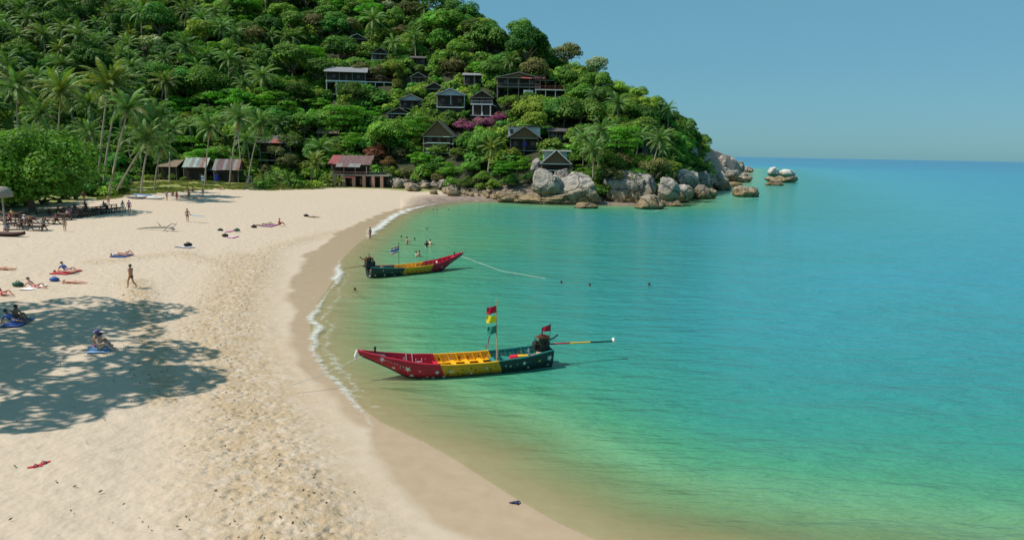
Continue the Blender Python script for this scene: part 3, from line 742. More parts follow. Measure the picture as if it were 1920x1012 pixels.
def species(key, n, rx, rz, nl, ls, mat, kind='round', th=3.2, **kw):
    SPEC[key] = [(crown_mesh(hash(key) % 1 + 31*i+len(key)*7, rx*(.9+.08*i % .3), rz, nl, ls, mat, kind, **kw), trunk_mesh(i+len(key), th, .22, rx*.8), th, rx, rz) for i in range(n)]
species('deep', 4, 5.0, 3.7, 3700, .50, L_DARK, th=2.0)
species('mid', 4, 4.6, 3.4, 3500, .48, L_MID, th=2.0)
species('bright', 3, 5.0, 2.6, 4200, .44, L_LIGHT, 'layer', th=3.6)
species('olive', 2, 4.4, 3.4, 2300, .48, L_OLIVE, th=2.0)
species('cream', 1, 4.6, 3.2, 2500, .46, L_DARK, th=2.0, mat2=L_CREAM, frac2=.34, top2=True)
species('bush', 4, 1.9, 1.35, 650, .42, L_MID, th=.5)
species('dbush', 2, 2.1, 1.5, 700, .42, L_DARK, th=.5)

# ---- palms
def frond_mesh(seed, Lf, el, droop, pairs, lw, ll, mat, twist=0.0):
    """one feather leaf growing from the origin towards +X"""
    rs = np.random.RandomState(seed); n = pairs+2
    pts = [np.zeros(3)]; a = el; ds = Lf/n
    for i in range(n):
        a -= droop*(.35+1.3*i/n)/n; pts.append(pts[-1]+ds*np.array([math.cos(a), 0, math.sin(a)]))
    pts = np.array(pts); V, F, t = [], [], []
    # rachis
    for i, p in enumerate(pts):
        w = .075*(1-i/(n+1))+.012
        V += [p+[0, w, 0], p+[0, 0, w*.8], p+[0, -w, 0]]; t += [1.25]*3
        if i:
            b = 3*(i-1); F += [(b, b+1, b+4, b+3), (b+1, b+2, b+5, b+4)]
    for i in range(1, n+1):
        s = i/n; tang = pts[i]-pts[i-1]; tang /= np.linalg.norm(tang)
        L_ = ll*(math.sin(math.pi*min(1, .18+s*.80))**.7)*rs.uniform(.85, 1.12)
        for sd in (-1, 1):
            side = np.array([0, sd, 0]); up = np.cross(tang, [0, 1, 0]); up = up if up[2] > 0 else -up
            d = side*.78+tang*.55-up*(.12+.32*rs.uniform(.3, 1)); d /= np.linalg.norm(d)
            tip = pts[i]+d*L_+np.array([0, 0, -L_*.30]); mid = pts[i]+d*L_*.55
            w = tang*lw*.5
            b = len(V); V += [pts[i]-w, mid-w*1.15, tip, mid+w*1.15, pts[i]+w]; tv = rs.uniform(.65, 1.4); t += [tv]*5
            F += [(b, b+1, b+3, b+4), (b+1, b+2, b+3, b+3)]
    F = [f if f[2] != f[3] else (f[0], f[1], f[2]) for f in F]
    me = bpy.data.meshes.new('frond'); me.from_pydata([tuple(v) for v in V], [], F); me.materials.append(mat)
    at_ = me.attributes.new('tint', 'FLOAT', 'POINT'); at_.data.foreach_set('value', np.array(t, np.float32)); me.update()
    return me
FROND_EL = [80, 62, 45, 28, 10, -12, -38]
FR = {}
for nm, mt in (('g', L_PALM), ('y', L_PALMY)):
    FR[nm] = [frond_mesh(11+i, 4.9 if e > -20 else 4.2, R(e), R(75-.25*abs(e-30)), 20, .15, 1.0, mt) for i, e in enumerate(FROND_EL)]
FR['d'] = [frond_mesh(40, 3.4, R(-55), R(25), 14, .13, .7, L_DEAD), frond_mesh(41, 3.2, R(-70), R(15), 14, .13, .6, L_DEAD)]
def palm_crown_mesh(seed, nf, mat, Lf=4.2):
    rs = np.random.RandomState(seed); V, F, t = [], [], []
    for k in range(nf):
        e = np.interp(k/(nf-1), [0, .3, .7, 1], [82, 48, 12, -42])+rs.uniform(-8, 8)
        f = frond_mesh(seed*50+k, Lf*rs.uniform(.85, 1.1), R(e), R(72), 13, .20, .95, mat)
        a = k*2.399+rs.uniform(-.2, .2); ca, sa = math.cos(a), math.sin(a)
        base = len(V)
        for v in f.vertices: V.append((v.co.x*ca-v.co.y*sa, v.co.x*sa+v.co.y*ca, v.co.z))
        F += [tuple(base+i for i in p.vertices) for p in f.polygons]
        tt = np.zeros(len(f.vertices), np.float32); f.attributes['tint'].data.foreach_get('value', tt); t += list(tt)
        bpy.data.meshes.remove(f)
    me = bpy.data.meshes.new('crown'); me.from_pydata(V, [], F); me.materials.append(mat)
    at_ = me.attributes.new('tint', 'FLOAT', 'POINT'); at_.data.foreach_set('value', np.array(t, np.float32)); me.update(); return me
PCROWN = [palm_crown_mesh(i+1, 22, L_PALM if i < 4 else L_PALMY, 5.0) for i in range(5)]
def ptrunk(h, bend, seed, r=.19, foot=1.0):
    mb = MB(); n = 9; rs = random.Random(seed); a = rs.uniform(0, 6.28)
    pts = []; rad = []
    for i in range(n+1):
        s = i/n; pts.append((math.cos(a)*bend*math.sin(s*math.pi*.5)*h, math.sin(a)*bend*math.sin(s*math.pi*.5)*h, -foot+(h+foot)*s)); rad.append(r*(1.5 if i == 0 else 1.08-.35*s))
    mb.tube(pts, rad, 7); return mb.mesh('trunk', M_PTRUNK, True), Vector(pts[-1])
PTRUNK = [ptrunk(9.0, .04*i, i) for i in range(5)]
def big_palm(bpx, bpy, cpx, cpy, label, scale=1.0, nf=22, kind='g', dead=1, lean=0.0, D=None, group='coconut palms at the back of the beach', seed=0, sag=0.0):
    """a palm built frond by frond between a foot and a crown given in the photograph"""
    rs = random.Random(seed*7+3)
    b = at(bpx, bpy) if D is None else P(bpx, bpy, D)
    t = P(cpx, cpy, b.y+lean)
    root = empty('coconut_palm', label, 'palm', b, group=group)
    v = t-b; n = 12; mb = MB(); pts = []; rad = []
    hv = Vector((v.x, v.y, 0))
    for i in range(n+1):
        s = i/n; k = s**(1.35+sag)
        pts.append((hv.x*k, hv.y*k, -.6+(v.z+.6)*s)); rad.append((.26 if i == 0 else .17-.06*s)*(.75+.25*scale))
    mb.tube(pts, rad, 9); mb.build('trunk', M_PTRUNK, root, True)
    for k in range(nf):
        e = k/(nf-1); j = min(6, int(e*6.99)); a = k*2.399+rs.uniform(-.25, .25)
        me_ = FR['y' if (kind == 'y' or (k % 9 == 4)) else 'g'][j]
        link('frond', me_, root, v+Vector((0, 0, .05)), (rs.uniform(-.15, .15), rs.uniform(-.1, .1), a), scale*rs.uniform(.88, 1.12))
    for k in range(dead):
        link('dead_frond', FR['d'][k % 2], root, v+Vector((0, 0, -.1)), (0, 0, rs.uniform(0, 6.28)), scale)
    nb = MB()
    for k in range(6):
        a = k*1.05; nb.ball(v+Vector((.28*math.cos(a), .28*math.sin(a), -.35-.1*(k % 2))), .14*scale, 6)
    nb.build('coconut_bunch', M_COCO, root, True)
    return root
M_COCO = simple('coconut', (.16, .15, .05), .6, .3, 3)

def tree(key, loc, scale, rz, label, group, name='broadleaf_tree', cat='tree', var=None, raise_=0.0):
    cm, tm, th, rx, rz_ = SPEC[key][(var if var is not None else random.randrange(99)) % len(SPEC[key])]
    root = empty(name, label, cat, loc, rz, group); root.scale = (scale,)*3
    link('trunk', tm, root, None, None, (1, 1, (th+raise_)/th)); link('crown', cm, root, (0, 0, th+rz_*.35+raise_))
    return root
def scatter(name, pts, scl, rot, idx, protos, label, cat):
    """a mass nobody could count: ONE object, copies set out by geometry nodes"""
    me = bpy.data.meshes.new(name); me.from_pydata([tuple(p) for p in pts], [], [])
    for nm, arr, ty in (('scl', scl, 'FLOAT'), ('rot', rot, 'FLOAT'), ('idx', idx, 'INT')):
        a = me.attributes.new(nm, ty, 'POINT'); a.data.foreach_set('value', np.asarray(arr, np.int32 if ty == 'INT' else np.float32))
    o = link(name, me); tag(o, label, cat, kind='stuff')
    col = bpy.data.collections.new(name+'_kinds')
    for i, (m_, dz) in enumerate(protos):
        p_ = bpy.data.objects.new(f'{name}_kind_{i:02d}', m_); col.objects.link(p_)
        p_.location.z = dz
    ng = bpy.data.node_groups.new(name, 'GeometryNodeTree')
    ng.interface.new_socket('Geometry', in_out='INPUT', socket_type='NodeSocketGeometry'); ng.interface.new_socket('Geometry', in_out='OUTPUT', socket_type='NodeSocketGeometry')
    N, L = ng.nodes, ng.links
    gi, go = N.new('NodeGroupInput'), N.new('NodeGroupOutput'); ip = N.new('GeometryNodeInstanceOnPoints'); ci = N.new('GeometryNodeCollectionInfo')
    ci.inputs['Collection'].default_value = col; ci.inputs['Separate Children'].default_value = True; ci.inputs['Reset Children'].default_value = False
    def na(n, ty):
        x = N.new('GeometryNodeInputNamedAttribute'); x.data_type = ty; x.inputs['Name'].default_value = n; return x.outputs['Attribute']
    cx = N.new('ShaderNodeCombineXYZ'); L.new(na('rot', 'FLOAT'), cx.inputs['Z'])
    L.new(gi.outputs[0], ip.inputs['Points']); L.new(ci.outputs[0], ip.inputs['Instance']); ip.inputs['Pick Instance'].default_value = True
    L.new(na('idx', 'INT'), ip.inputs['Instance Index']); L.new(cx.outputs[0], ip.inputs['Rotation'])
    cs = N.new('ShaderNodeCombineXYZ'); s_ = na('scl', 'FLOAT')
    for k in 'XYZ': L.new(s_, cs.inputs[k])
    L.new(cs.outputs[0], ip.inputs['Scale']); L.new(ip.outputs[0], go.inputs[0])
    md = o.modifiers.new('scatter', 'NODES'); md.node_group = ng
    return o
# ================================================================ HOUSES ON THE SLOPE
W_DARK = simple('dark_wood', (.048, .032, .024), .8, .3, 2.5, .2, stretch=(4, 4, .6))
W_BROWN = simple('brown_wood', (.17, .105, .055), .8, .28, 2.0, .2, stretch=(5, 5, .5))
W_RED = simple('red_wood', (.28, .075, .05), .7, .2, 2.0)
W_GREY = simple('grey_wood', (.30, .27, .24), .85, .25, 3, .2)
P_WHITE = simple('white_paint', (.68, .68, .66), .6, .12, 2)
P_BLUEW = simple('pale_blue_paint', (.46, .50, .58), .6, .12, 2)
P_GREEN = simple('pale_green_paint', (.42, .52, .43), .6, .15, 2)
P_DGREEN = simple('dark_green_fascia', (.12, .16, .07), .7, .2, 2)
P_PINK = simple('pink_render', (.46, .25, .20), .85, .18, 1.5, .15)
R_GREY = simple('grey_roofing', (.20, .205, .225), .75, .22, 1.6, .2, stretch=(3, .6, 1))
R_DARK = simple('dark_roofing', (.075, .07, .072), .8, .3, 1.6, .2, stretch=(3, .6, 1))
R_RED = simple('red_roofing', (.25, .06, .06), .7, .3, 1.2, .2, stretch=(4, .6, 1))
R_MAUVE = simple('faded_red_roofing', (.14, .078, .078), .75, .35, .9, .2, stretch=(3, .7, 1))
R_THATCH = simple('thatch', (.20, .15, .10), .95, .4, 3, .6)
R_ZINC = [simple('zinc_sheet', (.19, .185, .18), .5, .25, 1.5, .15, .5), simple('rusty_sheet', (.22, .11, .085), .8, .4, 1.3, .15), simple('mauve_sheet', (.13, .085, .085), .75, .3, 1.3, .15),
          simple('green_zinc_sheet', (.27, .33, .29), .6, .4, 1.2, .15), R_THATCH]
GLASS = simple('dark_pane', (.02, .025, .03), .12, .1, 1, 0, .6)
P_BLUE = simple('blue_cloth', (.03, .05, .42), .8, .15, 2)
CLOTHW = simple('white_sheet', (.72, .74, .78), .85, .08, 2)
CLEAR = []          # (x0, y0, x1, y1, depth): what must stay in sight
def clear(x0, y0, x1, y1, D): CLEAR.append((x0, y0, x1, y1, D))

def window(parent, x, y, z, w, h, frame=W_BROWN):
    o = MB().box((x, y-.03, z), (w+.16, .06, h+.16)).build('window', frame, parent)
    MB().box((x, y-.07, z), (w/2-.05, .02, h-.04)).box((x, y-.07, z), (.02, .02, h)).build('pane', GLASS, o)
    o2 = MB().box((x-w/4, y-.072, z), (w/2-.05, .02, h-.03)).build('pane', GLASS, o)
    o3 = MB().box((x+w/4, y-.074, z), (w/2-.05, .02, h-.03)).build('pane', GLASS, o)
def railing(parent, a, b, h, mat, n=8, name='railing'):
    mb = MB(); a, b = Vector(a), Vector(b)
    mb.bar(a+Vector((0, 0, h)), b+Vector((0, 0, h)), .09, .08); mb.bar(a+Vector((0, 0, .12)), b+Vector((0, 0, .12)), .06, .06)
    for k in range(n+1):
        p = a+(b-a)*k/n; mb.bar(p, p+Vector((0, 0, h-.04)), .05, .05)
    return mb.build(name, mat, parent)

def hut(label, x0, x1, ytop, yeave, yfloor, ybase, rz=0.0, ridge='y', depth=4.5, wall=W_DARK, roof=R_DARK, gable=W_DARK, fascia=W_GREY, beam=W_GREY,
        posts=2, post_mat=W_GREY, rail=None, storey=None, over=.55, name='hillside_hut', extra=None, D=None, vis=None, win=2, group='huts on the wooded slope'):
    cx = (x0+x1)/2
    g = at(cx, ybase) if D is None else P(cx, ybase, D)
    Dh = g.y; s = Dh/FPX*1.01
    zt, ze, zf = P(cx, ytop, Dh).z-g.z, P(cx, yeave, Dh).z-g.z, P(cx, yfloor, Dh).z-g.z
    W = (x1-x0)*s; w = W-2*over; d = depth
    root = empty(name, label, 'hut', g, rz+math.atan2(-g.x, g.y)*.0, group)
    root.location.y += d/2; root.location.x *= (g.y+d/2)/g.y
    yf, yb = -d/2, d/2; va = 1.3               # veranda
    MB().box((0, 0, zf-.1), (w+.3, d+.2, .2)).build('floor', beam, root)
    MB().box((0, va/2, (zf+ze)/2), (w, d-va, ze-zf)).build('wall', wall, root)
    yw = yf+va
    hh = ze-zf
    if hh > 1.6:
        dr = MB().box((0, yw-.035, zf+min(1.0, hh*.42)), (.85, .06, min(2.0, hh*.84))).build('door', W_BROWN, root)
        MB().ball((.3, yw-.09, zf+.95), .04, 6).build('handle', W_GREY, dr)
        for k in range(win):
            sx = (-1 if k == 0 else 1)
            window(root, sx*w*.31, yw, zf+hh*.55, min(.9, w*.2), min(.95, hh*.42))
    # roof
    if ridge == 'y':
        for sx in (-1, 1):
            q = [(0, yf-.7, zt), (0, yb+.5, zt), (sx*W/2, yb+.5, ze-.05), (sx*W/2, yf-.7, ze-.05)]
            if sx > 0: q = [q[0], q[3], q[2], q[1]]
            MB().slab(q, .12).build('roof_panel', roof, root)
            MB().bar((0, yf-.76, zt-.02), (sx*W/2, yf-.76, ze-.1), .10, .20).build('fascia', fascia, root)
        MB().add([(-w/2, yf, ze), (w/2, yf, ze), (0, yf, zt-.18), (-w/2, yf+.12, ze), (w/2, yf+.12, ze), (0, yf+.12, zt-.18)],
                 [(0, 1, 2), (5, 4, 3), (0, 3, 4, 1), (1, 4, 5, 2), (2, 5, 3, 0)]).build('gable', gable, root)
    else:
        for sy, (ya, yy) in ((-1, (yf-.8, 0)), (1, (yb+.5, 0))):
            q = [(-W/2, ya, ze-.1), (W/2, ya, ze-.1), (W/2, 0, zt), (-W/2, 0, zt)]
            if sy > 0: q = q[::-1]
            MB().slab(q, .12).build('roof_panel', roof, root)
        for sx in (-1, 1):
            MB().add([(sx*w/2, yf, ze), (sx*w/2, yb, ze), (sx*w/2, 0, zt-.15), (sx*(w/2-.1), yf, ze), (sx*(w/2-.1), yb, ze), (sx*(w/2-.1), 0, zt-.15)],
                     [(0, 1, 2), (5, 4, 3), (0, 3, 4, 1), (1, 4, 5, 2), (2, 5, 3, 0)]).build('gable', gable, root)
    MB().box((0, yf-.08, ze-.07), (w+.1, .14, .22)).build('eave_beam', beam, root)
    for k in range(posts):
        x = -w/2+.08+(w-.16)*k/(posts-1)
        MB().bar((x, yf+.06, zf), (x, yf+.06, ze), .14, .14).build('post', post_mat, root)
    if rail is not None: railing(root, (-w/2, yf, zf), (w/2, yf, zf), .9, rail, max(5, int(w/.45)))
    # legs down to the slope
    for k in range(3):
        x = -w/2+.15+(w-.3)*k/2
        for y in (yf+.2, yb-.3):
            gx, gy_ = root.location.x+x, root.location.y+y
            zb = min(gz(gx, gy_)-g.z, zf-.1)-.4
            MB().bar((x, y, zb), (x, y, zf-.18), .18, .18).build('stilt', post_mat, root)
    if extra: extra(root, dict(w=w, W=W, d=d, zt=zt, ze=ze, zf=zf, yf=yf, s=s))
    v = vis or (x0, ytop, x1, yfloor)
    clear(v[0], v[1], v[2], v[3], Dh+1)
    return root, g

# the long grey-roofed house with its deck
def deck_extra(root, q):
    x0, x1 = q['w']/2+.2, q['w']/2+9.0; zf, yf = q['zf'], q['yf']
    MB().box(((x0+x1)/2, yf+1.6, zf-.12), (x1-x0, 3.6, .24)).build('deck', P_WHITE, root)
    railing(root, (x0, yf-.15, zf), (x1, yf-.15, zf), 1.0, W_RED, 18); railing(root, (x1, yf-.15, zf), (x1+2.2, yf+3.2, zf), 1.0, W_RED, 8)
    for k in range(4):
        x = x0+.2+(x1-x0-.4)*k/3; MB().bar((x, yf+.1, zf-.24), (x, yf+.1, zf-5.5), .22, .22).build('stilt', P_WHITE, root)
    MB().box((0, q['yf']-.12, zf-.12), (q['w']+.4, .2, .42)).build('floor_beam', P_WHITE, root)
    for k in range(5):
        x = -q['w']/2+.1+(q['w']-.2)*k/4; MB().bar((x, yf-.1, zf-.3), (x, yf-.1, zf-4.6), .3 if k != 1 else .5, .3).build('stilt', P_WHITE, root)
    MB().box((-q['w']*.25, yf+.4, zf-4.4), (q['w']*.5, 2.2, .25)).build('lower_floor', P_WHITE, root)
    c = MB(); n = 8
    for k in range(n):
        a, b_ = k*math.tau/n, (k+1)*math.tau/n
        c.add([(0, 0, .55), (1.5*math.cos(a), 1.5*math.sin(a), 0), (1.5*math.cos(b_), 1.5*math.sin(b_), 0)], [(0, 1, 2)])
    c.build('parasol_canopy', W_GREY, root, loc=(x0+4.6, yf+1.8, zf+2.1)); MB().bar((x0+4.6, yf+1.8, zf), (x0+4.6, yf+1.8, zf+2.5), .07).build('parasol_pole', W_GREY, root)
hut('long dark house with a grey roof on tall white stilts, red-railed deck at its right', 613, 690, 124, 135, 152, 178, rz=0.12, ridge='x', depth=7.0, roof=R_GREY, beam=P_WHITE, posts=4, win=2,
    over=.7, extra=deck_extra, name='stilt_house', vis=(612, 122, 735, 160))
hut('small hut with a white floor above the long grey-roofed house', 695, 730, 90, 101, 112, 118, rz=.25, beam=P_WHITE, roof=R_GREY, post_mat=P_WHITE, vis=(697, 90, 728, 112))
hut('dark hut with a pale roof edge, highest on the slope above the long house', 650, 688, 64, 73, 84, 92, rz=.3, fascia=P_WHITE, vis=(668, 66, 688, 78))
hut('dark little hut in the trees above and right of the yellow bamboo', 768, 798, 104, 109, 121, 126, ridge='x', rz=.1, fascia=P_WHITE, vis=(774, 106, 793, 120))
hut('dark gabled hut right of the yellow bamboo', 771, 802, 136, 145, 160, 166, vis=(774, 136, 800, 152))
hut('dark gabled hut behind and above the blue-white gabled one', 796, 840, 155, 167, 180, 186, vis=(800, 155, 836, 172), rz=-.1)
hut('dark hut with a blue-grey gable left of the banana plants', 750, 799, 177, 188, 203, 210, gable=P_BLUEW, vis=(756, 177, 795, 201), rz=-.08)
hut('low dark hut with pale gable trim, leftmost of the gabled huts', 726, 772, 202, 213, 224, 230, fascia=W_GREY, beam=P_WHITE, vis=(730, 202, 768, 216), rz=.1)
def storey_low(root, q):
    w = q['w']*.82; zf, yf = q['zf'], q['yf']-1.6
    for sx in (-1, 1):
        t = [(0, yf-.4, zf+.5), (0, yf+2, zf+.5), (sx*w*.62, yf+2, zf-.25), (sx*w*.62, yf-.4, zf-.25)]
        if sx > 0: t = [t[0], t[3], t[2], t[1]]
        MB().slab(t, .1).build('lower_roof', R_DARK, root)
    MB().box((0, yf-.42, zf-.34), (w*1.2, .1, .26)).build('lower_eave_beam', P_WHITE, root)
    MB().box((0, yf+1.1, zf-1.6), (w, 2.0, 2.4)).build('lower_wall', W_DARK, root)
hut('hut with a blue-white gable over a lower white-edged roof', 818, 875, 166, 178, 200, 217, gable=P_BLUEW, roof=R_GREY, fascia=P_BLUEW, beam=P_BLUEW, posts=3, post_mat=P_WHITE, extra=storey_low, depth=5, vis=(820, 166, 872, 207))
def storey_white(root, q):
    w = q['w']; zf, yf = q['zf'], q['yf']-.4
    MB().box((0, yf, zf-.05), (w+.6, 1.6, .28)).build('balcony', P_WHITE, root)
    railing(root, (-w/2-.2, yf-.75, zf), (w/2+.2, yf-.75, zf), .9, P_BLUEW, 9)
    for sx in (-1, 1):
        MB().bar((sx*w*.42, yf-.6, zf-.2), (sx*w*.42, yf-.6, zf-3.2), .3, .3).build('post', P_WHITE, root)
    MB().bar((0, yf-.4, zf-.2), (0, yf-.4, zf-3.2), .25, .25).build('post', P_WHITE, root)
    MB().box((0, yf+.9, zf-1.7), (w, 1.4, 2.9)).build('lower_wall', W_DARK, root)
    MB().box((0, yf+.1, zf-3.3), (w+.6, 2.2, .22)).build('lower_floor', P_WHITE, root)
    MB().slab([(w/2, yf-.8, zf-.05), (w/2+1.3, yf-.8, zf-.5), (w/2+1.3, yf+1.5, zf-.5), (w/2, yf+1.5, zf-.05)], .08).build('side_awning', P_BLUEW, root)
    MB().box((.1, yf-.35, zf-2.6), (.5, .25, 1.0)).build('hanging_cloth', CLOTHW, root)
hut('two-storey hut with white balcony and posts above the magenta flowers', 882, 926, 170, 183, 196, 219, fascia=W_GREY, beam=W_GREY, roof=R_GREY, extra=storey_white, depth=4.5, vis=(884, 170, 926, 214), wall=W_DARK, win=2)
hut('pale post-and-beam building in the trees left of the red roofs', 868, 912, 136, 141, 158, 166, ridge='x', beam=W_GREY, posts=3, post_mat=P_WHITE, vis=(870, 137, 905, 160), roof=R_GREY)
def red_extra(root, q):
    w, zf, ze, yf = q['w'], q['zf'], q['ze'], q['yf']
    for k, (xa, xb, m_) in enumerate(((.05, .3, R_RED), (.34, .62, R_RED))):
        MB().slab([(w*xa, yf-1.4, ze-.25), (w*xb, yf-1.4, ze-.35), (w*xb, yf+.6, ze+.75), (w*xa, yf+.6, ze+.75)], .08).build('red_roof_panel', m_, root)
    railing(root, (-w/2, yf-.3, zf), (w/2, yf-.3, zf), .9, W_GREY, 16)
    for k in range(5):
        x = -w/2+w*k/4; MB().bar((x, yf-.2, zf-3.5), (x, yf-.2, ze), .14).build('post', W_GREY, root)
    l = MB(); 
    for k in range(4): l.box((w*.14+k*.75, yf-.5, zf-1.5-.12*(k % 2)), (.68, .04, 1.1+.2*(k % 2)))
    l.build('washing', CLOTHW, root)
hut('wide dark house with red roof panels and washing below, high right of the huts', 930, 1014, 136, 146, 163, 182, depth=6, extra=red_extra, wall=W_DARK, roof=R_DARK, gable=W_BROWN, vis=(940, 138, 1012, 172), name='red_roofed_house', win=2)
def reddeck(x0, x1, yt, yf_, yb):
    g = at((x0+x1)/2, yb); s = g.y/FPX; root = empty('red_railed_deck', 'open deck with red railing on white posts, right of the red-roofed house', 'deck', g)
    zf, zt = P((x0+x1)/2, yf_, g.y).z-g.z, P((x0+x1)/2, yt, g.y).z-g.z; w = (x1-x0)*s
    MB().box((0, 1.5, zf-.12), (w, 3.4, .26)).build('deck', P_WHITE, root)
    railing(root, (-w/2, -.15, zf), (w/2, -.15, zf), zt-zf, W_RED, 24)
    for k in range(4):
        x = -w/2+.2+(w-.4)*k/3; MB().bar((x, 0, -1), (x, 0, zf-.2), .2).build('post', P_WHITE, root)
        MB().bar((x, 2.8, -1), (x, 2.8, zf+2.4), .14).build('post', W_GREY, root)
    MB().slab([(-w*.5, .3, zf+2.7), (w*.1, .3, zf+2.7), (w*.1, 3.4, zf+2.9), (-w*.5, 3.4, zf+2.9)], .08).build('roof_panel', R_GREY, root)
    clear(x0, yt-10, x1, yf_+9, g.y+1)
reddeck(1004, 1060, 161, 168, 182)
def aframe_x(root, q):
    w, zf, yf = q['w'], q['zf'], q['yf']
    MB().box((0, yf-.3, zf+.1), (w*.8, .3, .3)).build('balcony_edge', P_GREEN, root)
    MB().box((0, yf-.5, zf-2.6), (w*.82, .3, .35)).build('lower_edge', P_GREEN, root)
    MB().box((0, yf+.6, zf-1.4), (w*.8, 1.8, 2.6)).build('lower_wall', W_DARK, root)
    railing(root, (-w*.4, yf-.45, zf-2.5), (w*.4, yf-.45, zf-2.5), .8, W_GREY, 10)
hut('steep A-frame hut with mossy green edges and brown gable below the banana plants', 795, 856, 226, 256, 269, 292, gable=W_BROWN, fascia=P_DGREEN, beam=P_GREEN, roof=R_DARK, extra=aframe_x, depth=5, vis=(806, 226, 856, 272), rz=-.12, over=.35)
def brown_x(root, q):
    w, W, ze, zt, yf = q['w'], q['W'], q['ze'], q['zt'], q['yf']
    MB().box((0, 1.0, (ze+zt)/2+.1), (W*.92, 3.2, (zt-ze)*.85)).build('upper_wall', P_WHITE, root)
    MB().slab([(-W*.52, -1.4, zt-.15), (0, -1.4, zt+.35), (0, 3, zt+.35), (-W*.52, 3, zt-.15)], .1).build('roof_panel', R_GREY, root)
    MB().slab([(0, -1.4, zt+.35), (W*.52, -1.4, zt-.15), (W*.52, 3, zt-.15), (0, 3, zt+.35)], .1).build('roof_panel', R_GREY, root)
    window(root, -W*.36, -.6, (ze+zt)/2+.2, .7, 1.0)
    MB().box((.2, yf-.2, q['zf']+1.6), (.75, .1, 1.1)).build('blue_towel', P_BLUE, root)
    railing(root, (-w/2, yf, q['zf']), (w/2, yf, q['zf']), .9, W_DARK, 9)
hut('white-walled hut with a brown board gable and a blue towel hung out', 950, 1014, 237, 259, 282, 292, gable=W_BROWN, beam=W_GREY, fascia=W_GREY, extra=brown_x, depth=5, posts=3, vis=(952, 235, 1012, 280), over=.9)
def black_x(root, q):
    W, zt = q['W'], q['zt']
    MB().slab([(-W*.46, 1.0, zt-.35), (W*.52, 1.0, zt-.35), (W*.52, 4.2, zt-.05), (-W*.46, 4.2, zt-.05)], .12).build('roof_panel', R_GREY, root)
    MB().box((0, 2.4, zt-1.4), (W*.75, 2.2, 1.8)).build('green_wall', P_GREEN, root)
hut('black hut with white-edged steep gable above the grey boulders', 1012, 1070, 281, 307, 319, 324, fascia=P_WHITE, beam=P_WHITE, gable=W_BROWN, extra=black_x, depth=4, vis=(1012, 279, 1070, 318), over=.3, D=163)
hut('shadowed hut with grey rails right of the white-walled hut', 1024, 1074, 240, 246, 262, 268, ridge='x', rail=W_GREY, posts=4, vis=(1030, 248, 1062, 260))
hut('thatched roof with a white eave among the trees left of the red-leaved shrub', 598, 640, 238, 250, 262, 270, roof=R_THATCH, ridge='x', beam=P_WHITE, vis=(602, 240, 637, 253))
hut('dark house with a red and green roof end behind the beach palms', 492, 556, 254, 268, 286, 318, ridge='x', depth=6, roof=R_DARK, posts=4, vis=(503, 255, 536, 267),
    extra=lambda r_, q: (MB().slab([(-.8, q['yf']-.9, q['ze']-.05), (1.6, q['yf']-.9, q['ze']-.05), (1.6, q['yf']+1, q['ze']+1.1), (-.8, q['yf']+1, q['ze']+1.1)], .08).build('red_roof_panel', R_RED, r_),
                         MB().slab([(4.4, q['yf']-.9, q['ze']-.05), (6.4, q['yf']-.9, q['ze']-.05), (6.4, q['yf']+1, q['ze']+.7), (4.4, q['yf']+1, q['ze']+.7)], .08).build('green_roof_panel', P_GREEN, r_),
                         MB().box((0, q['yf']-.2, q['zf']-2.2), (9, .3, .3)).build('lower_rail', W_GREY, r_)))
hut('half hidden green-walled hut behind the palm above the fluted boulder', 1200, 1232, 272, 278, 294, 300, wall=P_GREEN, gable=P_GREEN, ridge='x', vis=(1204, 274, 1222, 288), depth=3)

